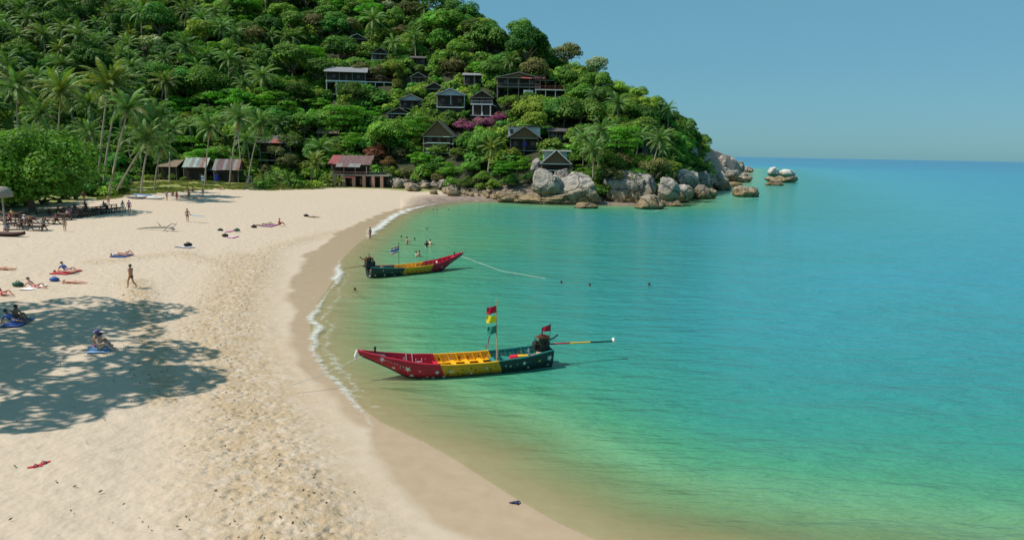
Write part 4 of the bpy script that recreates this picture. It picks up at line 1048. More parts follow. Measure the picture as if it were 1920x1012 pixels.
# ---- the beach house on brick-red piers
def beach_house():
    D = at(672, 351).y; s = D/FPX; g = P(672, 351, D); root = empty('beach_house', 'beach house with faded red roof and railed terrace on pink piers', 'house', g)
    X = lambda px: (px-672)*s
    Z = lambda py: P(672, py, D).z-g.z
    for px in (628, 645, 664, 683, 700, 716):
        MB().box((X(px), 0, Z(340)-.2), (.75, .75, Z(329)-Z(351)+.4)).build('pier', P_PINK, root)
    MB().box((X(672), 2.6, Z(340)), (X(720)-X(622), .3, Z(330)-Z(351))).build('back_wall', W_DARK, root)
    MB().box((X(674), 1.8, Z(329)), (X(732)-X(620), 4.4, .28)).build('terrace', W_GREY, root)
    railing(root, (X(622), -.35, Z(328)), (X(690), -.35, Z(328)), .75, P_PINK, 26); railing(root, (X(690), -.35, Z(328)), (X(732), .8, Z(328)), .75, W_GREY, 14)
    MB().slab([(X(649), -1.0, Z(333)), (X(668), -1.0, Z(333)), (X(668), -.2, Z(329.5)), (X(649), -.2, Z(329.5))], .06).build('small_awning', R_RED, root)
    MB().box((X(650), 4.4, Z(320)), (X(686)-X(618), 3.4, Z(310)-Z(329))).build('wall', W_DARK, root)
    for px in (624, 646, 667, 688): MB().bar((X(px), -.2, Z(328)), (X(px), -.2, Z(312)), .15).build('post', W_GREY, root)
    n = 9
    for k in range(n):
        xa, xb = X(614)+(X(694)-X(614))*k/n, X(614)+(X(694)-X(614))*(k+1)/n-.03
        MB().slab([(xa, .6, Z(309)+.02*(k % 2)), (xb, .6, Z(309)+.02*(k % 2)), (xb, 6.2, Z(292)), (xa, 6.2, Z(292))], .06).build('roof_sheet', R_MAUVE if k > 1 else R_RED, root)
    for k in range(4):
        xa, xb = X(632)+(X(677)-X(632))*k/4, X(632)+(X(677)-X(632))*(k+1)/4-.03
        MB().slab([(xa, -1.1, Z(313.5)), (xb, -1.1, Z(313.5)), (xb, .9, Z(307)), (xa, .9, Z(307))], .06).build('awning_sheet', R_ZINC[0] if k != 1 else R_MAUVE, root)
    for px in (656, 674, 692): window(root, X(px), 2.4, Z(341), 1.3, 1.7, W_DARK)
    clear(615, 292, 735, 350, D+1)
    return D
BH_D = beach_house()
# ---- tin-roofed shacks behind the lawn
def shack(label, x0, x1, yt, ye, yb, kinds, rz=0.0, D=None, skew=0):
    cx = (x0+x1)/2; g = at(cx, yb) if D is None else P(cx, yb, D); s = g.y/FPX; root = empty('tin_shack', label, 'shack', g, rz, 'tin-roofed shacks behind the lawn')
    zt, ze = P(cx, yt, g.y).z-g.z, P(cx, ye, g.y).z-g.z; w = (x1-x0)*s; n = len(kinds)
    for k, m_ in enumerate(kinds):
        xa, xb = -w/2+w*k/n, -w/2+w*(k+1)/n-.02; dz = .025*(k % 2)
        mb = MB(); nn = 5
        for j in range(nn):   # corrugations
            u0, u1, um = xa+(xb-xa)*j/nn, xa+(xb-xa)*(j+1)/nn, xa+(xb-xa)*(j+.5)/nn
            for p_, q_, a_, b_ in ((u0, um, 0, .04), (um, u1, .04, 0)):
                mb.add([(p_, -1.0, ze+dz+a_), (q_, -1.0, ze+dz+b_), (q_-skew, 3.4, zt+dz+b_), (p_-skew, 3.4, zt+dz+a_)], [(0, 1, 2, 3)])
        mb.build('roof_sheet', R_ZINC[m_], root)
    MB().box((-skew*.5, 2.2, ze/2-.1), (w*.92, 3.6, ze-.1)).build('wall', W_DARK, root)
    MB().slab([(w/2-skew, 3.4, zt), (w/2-skew, 7, ze), (-w/2-skew, 7, ze), (-w/2-skew, 3.4, zt)], .05).build('roof_panel', R_ZINC[1], root)
    MB().box((w*.15, .37, 1.0), (.8, .06, 1.9)).build('door', W_BROWN, root)
    window(root, -w*.25, .36, 1.5, .9, .8, W_DARK)
    for x in (-w*.45, w*.45): MB().bar((x, -.8, -.4), (x, -.8, ze), .1).build('post', W_GREY, root)
    clear(x0, yt, x1, yb-4, g.y+1)
    return root, g
shack('shack with a pale green rusty tin roof, left of the mauve-roofed one', 346, 392, 296, 314, 340, [3, 3, 0, 3, 0, 1, 3], skew=.8)
r_, g_ = shack('shack with a mauve and white striped tin roof behind the palms', 402, 452, 299, 319, 342, [0, 2, 2, 0, 2, 2, 0, 1], skew=.9)
MB().box((-2.6, -.3, 1.0), (1.0, .7, 1.6)).build('blue_barrel', P_BLUE, r_)
shack('brown roofed shack half hidden behind leaning palms, leftmost of the shacks', 300, 336, 300, 313, 338, [4, 4, 4, 4])
shack('low shack with a small pale awning between the two striped roofs', 390, 418, 312, 320, 340, [0, 3, 0])
# ================================================================ LONGTAIL BOATS
PB_RED = simple('boat_red', (.50, .012, .045), .45, .14, 3, .05, .5)
PB_YEL = simple('boat_yellow', (.85, .42, .010), .45, .10, 3, .05, .5)
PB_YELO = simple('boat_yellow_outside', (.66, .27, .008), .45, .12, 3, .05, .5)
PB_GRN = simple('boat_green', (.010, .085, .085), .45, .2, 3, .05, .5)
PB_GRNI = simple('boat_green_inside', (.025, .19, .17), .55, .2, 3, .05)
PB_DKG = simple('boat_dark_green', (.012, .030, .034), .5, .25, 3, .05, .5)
PB_BRN = simple('boat_floorboards', (.26, .075, .03), .7, .25, 3, .1, stretch=(.6, 4, 1))
PB_WHT = simple('boat_white', (.72, .70, .68), .5, .1, 3)
ST_SIL = simple('star_silver', (.62, .56, .55), .5, .1, 3); ST_DRK = simple('star_dark', (.10, .045, .02), .6, .2, 3)
ST_YEL = simple('star_yellow', (.55, .42, .06), .5, .1, 3); ST_RED = simple('star_red', (.40, .02, .03), .5, .1, 3); ST_GRN = simple('star_green', (.05, .35, .14), .5, .1, 3)
IRON = simple('engine_iron', (.022, .020, .019), .45, .5, 8, .3, .5); RUST = simple('engine_rust', (.14, .05, .025), .8, .4, 8, .3)
STEEL = simple('steel', (.45, .45, .46), .35, .2, 6, 0, .5, .6); BRASS = simple('wicker_box', (.46, .37, .23), .7, .3, 12, .3)
F_RED = simple('flag_red', (.60, .012, .04), .8, .08, 4); F_YEL = simple('flag_yellow', (.80, .66, .02), .8, .08, 4); F_GRN = simple('flag_green', (.02, .22, .17), .8, .08, 4)
F_BLU = simple('flag_blue', (.07, .10, .42), .8, .08, 4); F_WHT = simple('flag_white', (.75, .76, .80), .8, .06, 4); F_PNK = simple('ribbon_pink', (.5, .16, .20), .8, .1, 4)
ROPE = simple('rope', (.55, .53, .46), .9, .2, 9, .2)
def weathered(m, grime=(.05, .055, .035)):
    """algae and scuffs where the hull meets the water, faint seams between the planks"""
    N, L = m.node_tree.nodes, m.node_tree.links; b = next(n for n in N if n.type == 'BSDF_PRINCIPLED'); src = b.inputs['Base Color'].links[0].from_socket
    tc = N.new('ShaderNodeTexCoord'); sp = N.new('ShaderNodeSeparateXYZ'); L.new(tc.outputs['Object'], sp.inputs[0])
    no = N.new('ShaderNodeTexNoise'); no.inputs['Scale'].default_value = 2.2; no.inputs['Detail'].default_value = 6; L.new(tc.outputs['Object'], no.inputs['Vector'])
    ad = N.new('ShaderNodeMath'); ad.operation = 'MULTIPLY_ADD'; ad.inputs[1].default_value = -.35; L.new(no.outputs['Fac'], ad.inputs[0]); L.new(sp.outputs['Z'], ad.inputs[2])
    mr = N.new('ShaderNodeMapRange'); mr.inputs['From Min'].default_value = -.13; mr.inputs['From Max'].default_value = .05; mr.inputs['To Min'].default_value = .85; mr.inputs['To Max'].default_value = 0; L.new(ad.outputs[0], mr.inputs['Value'])
    mx = N.new('ShaderNodeMix'); mx.data_type = 'RGBA'; mx.inputs['B'].default_value = (*grime, 1); L.new(mr.outputs[0], mx.inputs['Factor']); L.new(src, mx.inputs['A'])
    wv = N.new('ShaderNodeTexWave'); wv.bands_direction = 'Z'; wv.inputs['Scale'].default_value = 1.5; wv.inputs['Distortion'].default_value = .6; L.new(tc.outputs['Object'], wv.inputs['Vector'])
    m2 = N.new('ShaderNodeMapRange'); m2.inputs['From Min'].default_value = 0; m2.inputs['From Max'].default_value = .06; m2.inputs['To Min'].default_value = .6; m2.inputs['To Max'].default_value = 1; L.new(wv.outputs['Fac'], m2.inputs['Value'])
    vm = N.new('ShaderNodeVectorMath'); vm.operation = 'SCALE'; L.new(mx.outputs['Result'], vm.inputs[0]); L.new(m2.outputs[0], vm.inputs['Scale']); L.new(vm.outputs[0], b.inputs['Base Color'])
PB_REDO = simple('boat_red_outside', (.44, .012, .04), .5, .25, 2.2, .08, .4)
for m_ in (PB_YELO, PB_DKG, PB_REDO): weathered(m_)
BU = [0, 1.5, 3.5, 5.5, 7, 8.4, 9.4, 10.4]
def bw(u): return float(np.interp(u, BU, [.66, .90, 1.04, 1.04, .92, .63, .32, .05]))
def bg(u): return float(np.interp(u, [0, 1, 2, 4, 6, 7.5, 9, 10.4], [1.0, .88, .78, .70, .74, .90, 1.22, 1.58]))
def bk(u): return float(np.interp(u, [0, 2, 5, 7, 7.8, 8.8, 10.4], [-.16, -.26, -.30, -.24, -.06, .55, 1.42]))
SEC = [(0, 1, 0), (.3, .955, .3), (.6, .83, .6), (.85, .58, .86), (.96, .25, .96), (1.0, 0, 1.0)]
def shear(u, s): return u-.75*s*float(np.interp(u, [.0, 1.8, 7.2, 9.4], [0, 1, 1, .15]))*(.55)
def bpt(u, s, side, inset=0.0):
    q = np.interp(s, [a[0] for a in SEC], [a[1] for a in SEC])
    uu = shear(u, s); w, g, k = max(bw(uu)-inset, .01), bg(uu), bk(uu)
    return Vector((uu, side*w*q, g+(k-g)*s))
UB1, UB2 = 3.25, 6.35
def star_mesh(r, mat):
    mb = MB(); vs = [(0, 0, .006)]
    for k in range(10):
        a = math.pi/2+k*math.pi/5; q = r if k % 2 == 0 else r*.42; vs.append((math.cos(a)*q, math.sin(a)*q, 0))
    mb.add(vs, [(0, k+1, (k+1) % 10+1) for k in range(10)]); return mb.mesh('star', mat)
def hull_star(root, u, s, side, r, mat, inner=False, rot=0.0):
    p = bpt(u, s, side, .05 if inner else 0); a = bpt(u+.06, s, side, .05 if inner else 0)-p; b = bpt(u, max(s-.06, 0), side, .05 if inner else 0)-bpt(u, s, side, .05 if inner else 0)
    if b.length < 1e-4: b = Vector((0, 0, 1))
    n = a.cross(b).normalized()
    want = Vector((0, -side if inner else side, 0))
    if n.dot(want) < 0: n = -n
    x = a.normalized(); y = n.cross(x).normalized()
    m = Matrix((x, y, n)).transposed() @ Matrix.Rotation(rot, 3, 'Z')
    link('star', star_mesh(r, mat), root, p+n*.012, m.to_euler())
def cloth(name, parent, org, ux, uz, w, h, mats, waves=.06, n=9, stripes=None, taper=0.0, sag=0.0):
    """a flying flag: ux along its length, uz up the pole"""
    V, F, mi = [], [], []; ux, uz = Vector(ux).normalized(), Vector(uz).normalized(); nn = ux.cross(uz); m_ = 6 if stripes is None else len(stripes)
    for i in range(n+1):
        s = i/n
        for j in range(m_+1):
            t = j/m_ if stripes is None else sum(stripes[:j])/sum(stripes)
            V.append(Vector(org)+ux*w*s+uz*(h*(t-.5)*(1-taper*s)-sag*s*s)+nn*waves*math.sin(s*7+t*2)*s)
    for i in range(n):
        for j in range(m_):
            a = i*(m_+1)+j; F.append((a, a+m_+1, a+m_+2, a+1)); mi.append(j if stripes is not None else 0)
    me = bpy.data.meshes.new(name); me.from_pydata([tuple(v) for v in V], [], F)
    for mt in mats: me.materials.append(mt)
    me.polygons.foreach_set('material_index', [min(x, len(mats)-1) for x in mi]); me.polygons.foreach_set('use_smooth', [True]*len(F)); me.update()
    return link(name, me, parent)
def engine(root, u, z, tail_pts):
    e = empty('engine', None, None); e.parent = root; e.location = (u, 0, z)
    b = MB(); b.box((0, 0, .22), (.75, .46, .42), taper=.85).box((-.05, 0, .55), (.5, .36, .3), taper=.9).box((.1, .26, .3), (.35, .14, .3)).box((-.3, 0, .1), (.3, .6, .16))
    b.box((.15, -.24, .42), (.28, .12, .22)).box((-.2, .22, .55), (.2, .16, .2)); b.build('block', IRON, e)
    h = MB(); h.box((0, 0, .80), (.62, .5, .12)).tube([(-.3, .1, .88), (.3, .1, .88)], .07).box((.02, -.08, .9), (.3, .2, .1)).build('cylinder_head', RUST, e)
    MB().tube([(.44, -.12, .35), (.50, -.12, .35)], .23, 14).tube([(.42, .14, .62), (.48, .14, .62)], .13, 12).build('pulley', IRON, e)
    p = MB(); p.tube([(.1, .1, .85), (.1, .12, 1.25)], .035, 6).tube([(-.3, .2, .7), (-.55, .25, .8), (-.75, .3, 1.0)], .045, 6).tube([(.3, -.2, .6), (.5, -.3, .4), (.4, -.35, .1)], .03, 6)
    p.tube([(-.3, -.25, .5), (-.1, -.34, .75), (.2, -.3, .7)], .03, 6).tube([(.35, .25, .2), (.6, .3, .5), (.5, .1, .9)], .022, 6); p.build('exhaust_pipe', IRON, e)
    MB().box((0, 0, -.12), (.5, .3, .34)).box((0, 0, -.4), (.2, .2, .6)).build('mount', IRON, e)
    cols = [PB_RED, PB_YEL, PB_DKG]; n = len(tail_pts)-1
    for k in range(n):
        MB().tube([tail_pts[k], tail_pts[k+1]], .045, 8).build('tail_shaft', cols[k % 3], e)
    d = (Vector(tail_pts[-1])-Vector(tail_pts[-2])).normalized(); t = Vector(tail_pts[-1])
    pr = MB(); pr.ball(t, .09, 8)
    for k in range(3):
        a = k*2.094; s_ = d.cross(Vector((0, 0, 1))).normalized(); w_ = s_.cross(d); rdir = s_*math.cos(a)+w_*math.sin(a); sd_ = d.cross(rdir)
        pr.add([t+rdir*.04-sd_*.04-d*.03, t+rdir*.2-sd_*.08-d*.05, t+rdir*.2+sd_*.08+d*.05, t+rdir*.04+sd_*.04+d*.03], [(0, 1, 2, 3)])
    pr.build('propeller', PB_WHT, e)
    return e
def longtail(label, stern, bowdir, scale, near_side, far_flag=False):
    """near_side: +1/-1, the side of the hull that faces the camera"""
    ang = math.atan2(bowdir.y, bowdir.x); root = empty('longtail_boat', label, 'boat', (stern.x, stern.y, 0), ang, 'painted longtail boats moored in the bay'); root.scale = (scale,)*3
    us = sorted(set([round(x, 3) for x in np.linspace(0, 10.4, 47)]+[UB1, UB2])); ss = [a[0] for a in SEC]
    def strip(side_list, inset, s_max, cols, name):
        V, F, mi = [], [], []; S = [s for s in ss if s <= s_max]
        for side in side_list:
            b = len(V)
            for u in us:
                for s in S: V.append(tuple(bpt(u, s, side, inset)))
            for i in range(len(us)-1):
                um = (us[i]+us[i+1])/2; c = 0 if um < UB1 else (1 if um < UB2 else 2)
                for j in range(len(S)-1):
                    a = b+i*len(S)+j; f = (a, a+1, a+len(S)+1, a+len(S))
                    F.append(f if (side > 0) != (inset > 0) else f[::-1]); mi.append(c if not (j == len(S)-2 and inset == 0) else 3)
        me = bpy.data.meshes.new(name); me.from_pydata(V, [], F)
        for m_ in cols: me.materials.append(m_)
        me.polygons.foreach_set('material_index', mi); me.polygons.foreach_set('use_smooth', [True]*len(F)); me.update(); return link(name, me, root)
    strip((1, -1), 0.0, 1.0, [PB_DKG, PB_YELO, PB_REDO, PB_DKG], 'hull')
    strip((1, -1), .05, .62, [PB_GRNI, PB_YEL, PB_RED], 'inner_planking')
    # transom
    t = MB(); vs = [bpt(0, s, 1) for s in ss]+[bpt(0, s, -1) for s in ss[::-1][1:]]; t.add(vs, [tuple(range(len(vs)))]); t.build('transom', PB_DKG, root)
    for side in (1, -1):                      # gunwale rails, one per colour
        for (a, b_, m_) in ((0, UB1, PB_GRNI), (UB1, UB2, PB_YEL), (UB2, 10.4, PB_RED)):
            pts = [bpt(u, 0, side, .02)+Vector((0, 0, .015)) for u in np.linspace(a, b_, 12)]; MB().tube(pts, .04, 6).build('gunwale', m_, root)
        for u in np.arange(.5, 9.3, .46):     # ribs
            a, b_ = bpt(u, .03, side, .07), bpt(u, .58, side, .07)
            MB().bar(a, b_, .05, .05).build('rib', PB_GRNI if u < UB1 else (PB_YEL if u < UB2 else PB_RED), root)
    MB().tube([bpt(u, 1, 1)+Vector((0, 0, -.02)) for u in np.linspace(.2, 10.35, 24)], .05, 6).build('keel', PB_DKG, root)
    # floors
    def floor(a, b_, s, mat, name):
        V = []; n = 10
        for u in np.linspace(a, b_, n): V += [tuple(bpt(u+.2*s, s, 1, .05)), tuple(bpt(u+.2*s, s, -1, .05))]
        mb = MB(); mb.add(V, [(2*i, 2*i+1, 2*i+3, 2*i+2) for i in range(n-1)]); return mb.build(name, mat, root)
    floor(.1, UB1-.75, .36, PB_GRNI, 'stern_deck'); floor(UB1-.9, UB2+.3, .6, PB_BRN, 'floorboards'); floor(UB2, 9.2, .50, PB_RED, 'bow_floor')
    floor(9.0, 10.2, .12, PB_GRNI if not far_flag else PB_RED, 'foredeck')
    for side in (1, -1):                      # side shelves
        V = []
        for u in np.linspace(UB1, UB2, 8): V += [tuple(bpt(u, .38, side, .05)), tuple(bpt(u, .38, side, .30))]
        MB().add(V, [(2*i, 2*i+1, 2*i+3, 2*i+2) for i in range(7)]).build('side_shelf', PB_YEL, root)
    for u, m_ in ((UB1-.62, PB_GRNI), (UB1+.05, PB_GRNI), (UB1+.75, PB_YEL), (UB1+1.5, PB_YEL), (UB1+2.25, PB_YEL), (UB2+.1, PB_RED), (8.0, PB_RED)):
        p = bpt(u, .36, 1, .06); MB().box((p.x, 0, p.z+.02), (.24, abs(p.y)*2, .06)).build('thwart', m_, root)
        MB().box((p.x-.09, 0, p.z-.12), (.05, abs(p.y)*1.8, .22)).build('bulkhead', m_, root)
    # painted stars
    rs = random.Random(5 if not far_flag else 8); ns = near_side
    if not far_flag:
        for u, s, r in ((9.15, .30, .17), (7.95, .42, .19), (8.55, .72, .14), (7.75, .72, .15), (7.2, .82, .12), (6.75, .72, .12), (6.55, .40, .14), (6.20, .64, .12), (7.05, .66, .09), (5.85, .35, .10), (8.3, .5, .05), (7.4, .4, .06)):
            hull_star(root, u+.3*s, s, ns, r, ST_SIL, rot=rs.uniform(-.5, .5))
        for k in range(16):
            hull_star(root, 3.5+k*.18+rs.uniform(-.05, .05), .22+.42*((k*5) % 7)/7, ns, rs.uniform(.05, .10), [ST_DRK, ST_RED, ST_DRK, ST_SIL, ST_GRN][k % 5], rot=rs.uniform(-1, 1))
        for u, s, r, m_ in ((.28, .32, .20, ST_SIL), (.35, .68, .09, ST_SIL), (.95, .35, .10, ST_YEL), (1.9, .3, .13, ST_SIL), (1.75, .6, .08, ST_SIL), (2.7, .35, .07, ST_SIL), (2.95, .3, .06, ST_SIL), (2.3, .3, .05, ST_YEL)):
            hull_star(root, u, s, ns, r, m_, rot=rs.uniform(-.4, .4))
        for u, r, m_ in ((1.0, .19, ST_SIL), (1.45, .09, ST_YEL), (1.6, .08, ST_RED), (2.1, .10, ST_GRN), (2.5, .08, ST_RED), (2.85, .08, ST_YEL), (3.5, .08, ST_DRK), (3.9, .07, ST_DRK), (4.5, .09, ST_RED), (5.0, .11, ST_DRK), (5.55, .13, ST_SIL),
                        (6.1, .12, ST_DRK), (6.9, .09, ST_SIL), (7.4, .08, ST_RED), (8.0, .14, ST_SIL), (8.7, .10, ST_DRK)):
            hull_star(root, u, .22, -ns, r, m_, True, rs.uniform(-.5, .5))
        # the faint row of pale characters near the bow
        ch = MB(); 
        for k in range(9):
            u = 9.0-.135*k; p = bpt(u+.3*.34, .34+.035*k/3, ns); q = bpt(u+.3*.34, .24+.035*k/3, ns); a = (bpt(u+.1, .3, ns)-bpt(u, .3, ns)).normalized(); out_ = Vector((0, ns*.012, 0))
            ch.bar(p+out_, q+out_, .022, .006)
            if k % 3 == 0: ch.bar(p+out_-a*.05, q+out_-a*.05, .02, .006); ch.bar((p+q)/2+out_, (p+q)/2+out_-a*.05, .02, .006)
            elif k % 3 == 1: ch.bar(p+out_, p+out_-a*.055, .02, .006); ch.bar(q+out_, q+out_-a*.055, .02, .006)
            else: ch.bar(q+out_, p+out_-a*.05, .02, .006)
        ch.build('bow_lettering', ST_SIL, root)
    else:
        for u, s, r, m_ in ((.45, .62, .11, ST_SIL), (1.5, .6, .12, ST_SIL), (2.55, .62, .11, ST_SIL), (2.1, .35, .07, ST_SIL), (1.15, .2, .07, ST_SIL), (3.0, .35, .06, ST_SIL), (7.6, .45, .13, ST_SIL), (6.55, .65, .12, ST_SIL), (8.6, .4, .09, ST_SIL), (9.0, .5, .07, ST_SIL),
                            (3.6, .6, .1, ST_SIL), (5.9, .5, .08, ST_SIL), (4.9, .6, .08, ST_SIL)):
            hull_star(root, u, s, ns, r, m_, rot=rs.uniform(-.5, .5))
        for k in range(14): hull_star(root, 3.6+k*.19, .2+.45*((k*3) % 7)/7, ns, .07, [ST_DRK, ST_GRN, ST_RED][k % 3], rot=rs.uniform(-1, 1))
        for k in range(3): 
            p = bpt(0, .25+.22*k, ns); MB().bar((-.012, p.y*.9, p.z), (-.012, p.y*.25, p.z), .03, .05).build('transom_stripe', PB_WHT, root)
    # fittings
    MB().tube([(10.2, 0, 1.52), (10.42, 0, 1.56), (10.5, 0, 1.3), (10.47, 0, 1.1)], [.06, .07, .08, .06], 8).build('bow_fender', PB_WHT, root)
    MB().tube([(9.5, -ns*.2, 1.27), (9.5, -ns*.2, 1.55)], .05, 8).ball((9.5, -ns*.2, 1.6), .075, 8).build('bow_lamp', IRON, root)
    if not far_flag:
        lad = MB(); 
        for dx in (0, .34): lad.tube([(7.1+dx*.9, ns*.2, .35), (7.2+dx*.9, ns*.35, 1.0)], .022, 6); lad.tube([(7.5+dx*.9, -ns*.55, .45), (7.55+dx*.9, -ns*.6, 1.02)], .02, 6)
        for k in range(3): lad.tube([(7.13+.03*k, ns*(.23+.04*k), .5+.17*k), (7.46+.03*k, ns*(.23+.04*k), .5+.17*k)], .018, 6)
        lad.build('boarding_ladder', PB_WHT, root)
        c = MB().tube([(2.05, ns*.45, .66), (2.45, ns*.45, .66)], .2, 10).build('fuel_can', F_RED, root)
        MB().box((1.72, ns*.42, .62), (.55, .36, .36)).build('yellow_box', PB_YEL, root)
        MB().box((1.32, ns*.42, .60), (.2, .3, .3)).build('black_box', IRON, root)
        MB().box((.95, ns*.1, .60), (.8, .3, .10)).build('folded_cloth', F_RED, root)
        MB().box((.55, ns*.2, .70), (.5, .4, .28)).build('wicker_crate', BRASS, root)
        MB().tube([(2.9, -ns*.3, .5), (2.9, -ns*.3, .95)], .03, 6).build('stanchion', STEEL, root)
        MB().box((UB1-.40, ns*.25, .335), (.30, .5, .02)).build('hatch', IRON, root)
        engine(root, .42, .78, [(-.3, 0, .40), (-1.6, 0, .36), (-2.85, 0, .33), (-4.3, 0, .28)])
        f = MB().tube([(3.05, 0, .4), (3.08, 0, 2.1), (3.12, 0, 3.75)], [.035, .028, .02], 6).ball((3.12, 0, 3.78), .05, 6).build('flagpole', BRASS, root)
        cloth('red_flag', f, (3.12, 0, 3.32), (1, .1, -.18), (0, 0, 1), .54, .38, [F_RED]); cloth('yellow_flag', f, (3.1, 0, 2.78), (1, -.1, -.05), (0, 0, 1), .54, .38, [F_YEL])
        cloth('green_flag', f, (3.09, 0, 2.22), (1, .15, -.15), (0, 0, 1), .5, .42, [F_GRN], .1)
        cloth('ribbon', f, (3.45, 0, 1.9), (.25, 0, -1), (1, 0, .2), .75, .07, [F_PNK], .05)
        g_ = MB().tube([(.1, 0, .8), (.02, 0, 1.6), (-.02, 0, 2.35)], .014, 5).build('engine_flagpole', IRON, root)
        cloth('red_pennant', g_, (-.02, 0, 2.1), (1, 0, -.16), (0, 0, 1), .52, .40, [F_RED], .04, taper=.45)
    else:
        MB().box((1.3, ns*.2, .72), (.2, .3, .45)).build('yellow_seat', BRASS, root)
        engine(root, .05, .95, [(.3, ns*.2, .10), (2.4, ns*.3, 0), (4.7, ns*.42, -.16), (7.0, ns*.45, -.12)])
        MB().tube([(-.3, 0, 1.15), (-2.4, 0, 1.02)], .02, 6).build('steering_pole', IRON, root)
        f = MB().tube([(3.15, 0, .4), (3.15, 0, 2.95)], .022, 6).ball((3.15, 0, 2.98), .05, 6).build('flagpole', IRON, root)
        cloth('tricolour_flag', f, (3.14, 0, 2.42), (-1, .1, -.28), (.25, 0, 1), .80, .62, [F_RED, F_WHT, F_BLU, F_WHT, F_RED], .08, stripes=[1, 1, 2, 1, 1])
    return root
def place_boat(label, stern_px, tip_px, tip_h, stern_side_off, scale, far, near):
    S = G0(*stern_px); T = G0(*tip_px, tip_h*scale); d = T-S; d.z = 0
    return longtail(label, S, d, scale, near, far), d.length
# near boat: bow to the left; its near side is the +y side of the hull
sN = G0(1030, 683); tN = G0(670, 655, 1.55); dN = (tN-sN); dN.z = 0
BOAT1 = longtail('red, yellow and green longtail boat with three flags, bow towards the near sand', sN, dN, dN.length/10.4, 1)
sF = G0(691, 520); FS = .95; L2 = 10.4*FS
# the far boat points away to the right so that its prow ends where the photograph has it
best = None
for k in range(200):
    a = R(-5+k*.3); q = sF+Vector((math.cos(a), math.sin(a), 0))*L2; q.z = 1.55*FS; e = abs(proj(q)[0]-868)
    if best is None or e < best[0]: best = (e, a)
BOAT2 = longtail('longtail boat with a striped flag and dark outboard, farther out, bow raised to the right', sF, Vector((math.cos(best[1]), math.sin(best[1]), 0)), FS, -1, True)
def rope(label, pts, r=.02, sag=.0):
    P_ = []; 
    for a, b_ in zip(pts[:-1], pts[1:]):
        a, b_ = Vector(a), Vector(b_)
        for k in range(12):
            s = k/12; v = a+(b_-a)*s; v.z -= sag*math.sin(math.pi*s); P_.append(v)
    P_.append(Vector(pts[-1])); o = MB().tube(P_, r, 5).build('mooring_rope', ROPE); tag(o, label, 'rope')
m1 = BOAT1.matrix_basis; m2 = BOAT2.matrix_basis
bpy.context.view_layer.update()
e1 = G0(545, 722, .55)
rope('pale mooring rope from the red bow of the near boat to the sand', [BOAT1.matrix_world @ Vector((10.0, 0, 1.35)), e1], .018, .10)
e2 = G0(1022, 522)
rope('pale mooring rope running right from the prow of the farther boat', [BOAT2.matrix_world @ Vector((9.9, 0, 1.3)), G0(940, 508, .25), e2], .022, .0)
# ================================================================ PEOPLE
SKINS = [simple('skin_tan', (.42, .225, .135), .55, .1, 6), simple('skin_fair', (.58, .36, .26), .55, .1, 6), simple('skin_brown', (.28, .145, .085), .55, .1, 6), simple('skin_pink', (.60, .31, .24), .55, .1, 6)]
HAIRS = [simple('hair_dark', (.025, .018, .014), .6, .3, 20), simple('hair_brown', (.09, .05, .028), .6, .3, 20), simple('hair_fair', (.34, .23, .11), .6, .3, 20)]
CL = {k: simple('cloth_'+k, c, .85, .1, 6) for k, c in dict(black=(.018, .018, .02), blue=(.045, .11, .36), red=(.45, .03, .05), white=(.72, .71, .70), pink=(.60, .22, .36), purple=(.22, .14, .36), teal=(.03, .20, .22), navy=(.03, .04, .10),
      grey=(.25, .25, .26), yellow=(.70, .42, .04), maroon=(.18, .02, .035), magenta=(.55, .03, .25), green=(.03, .10, .06), orange=(.62, .20, .05), skyblue=(.14, .28, .48), tan=(.45, .34, .24)).items()}
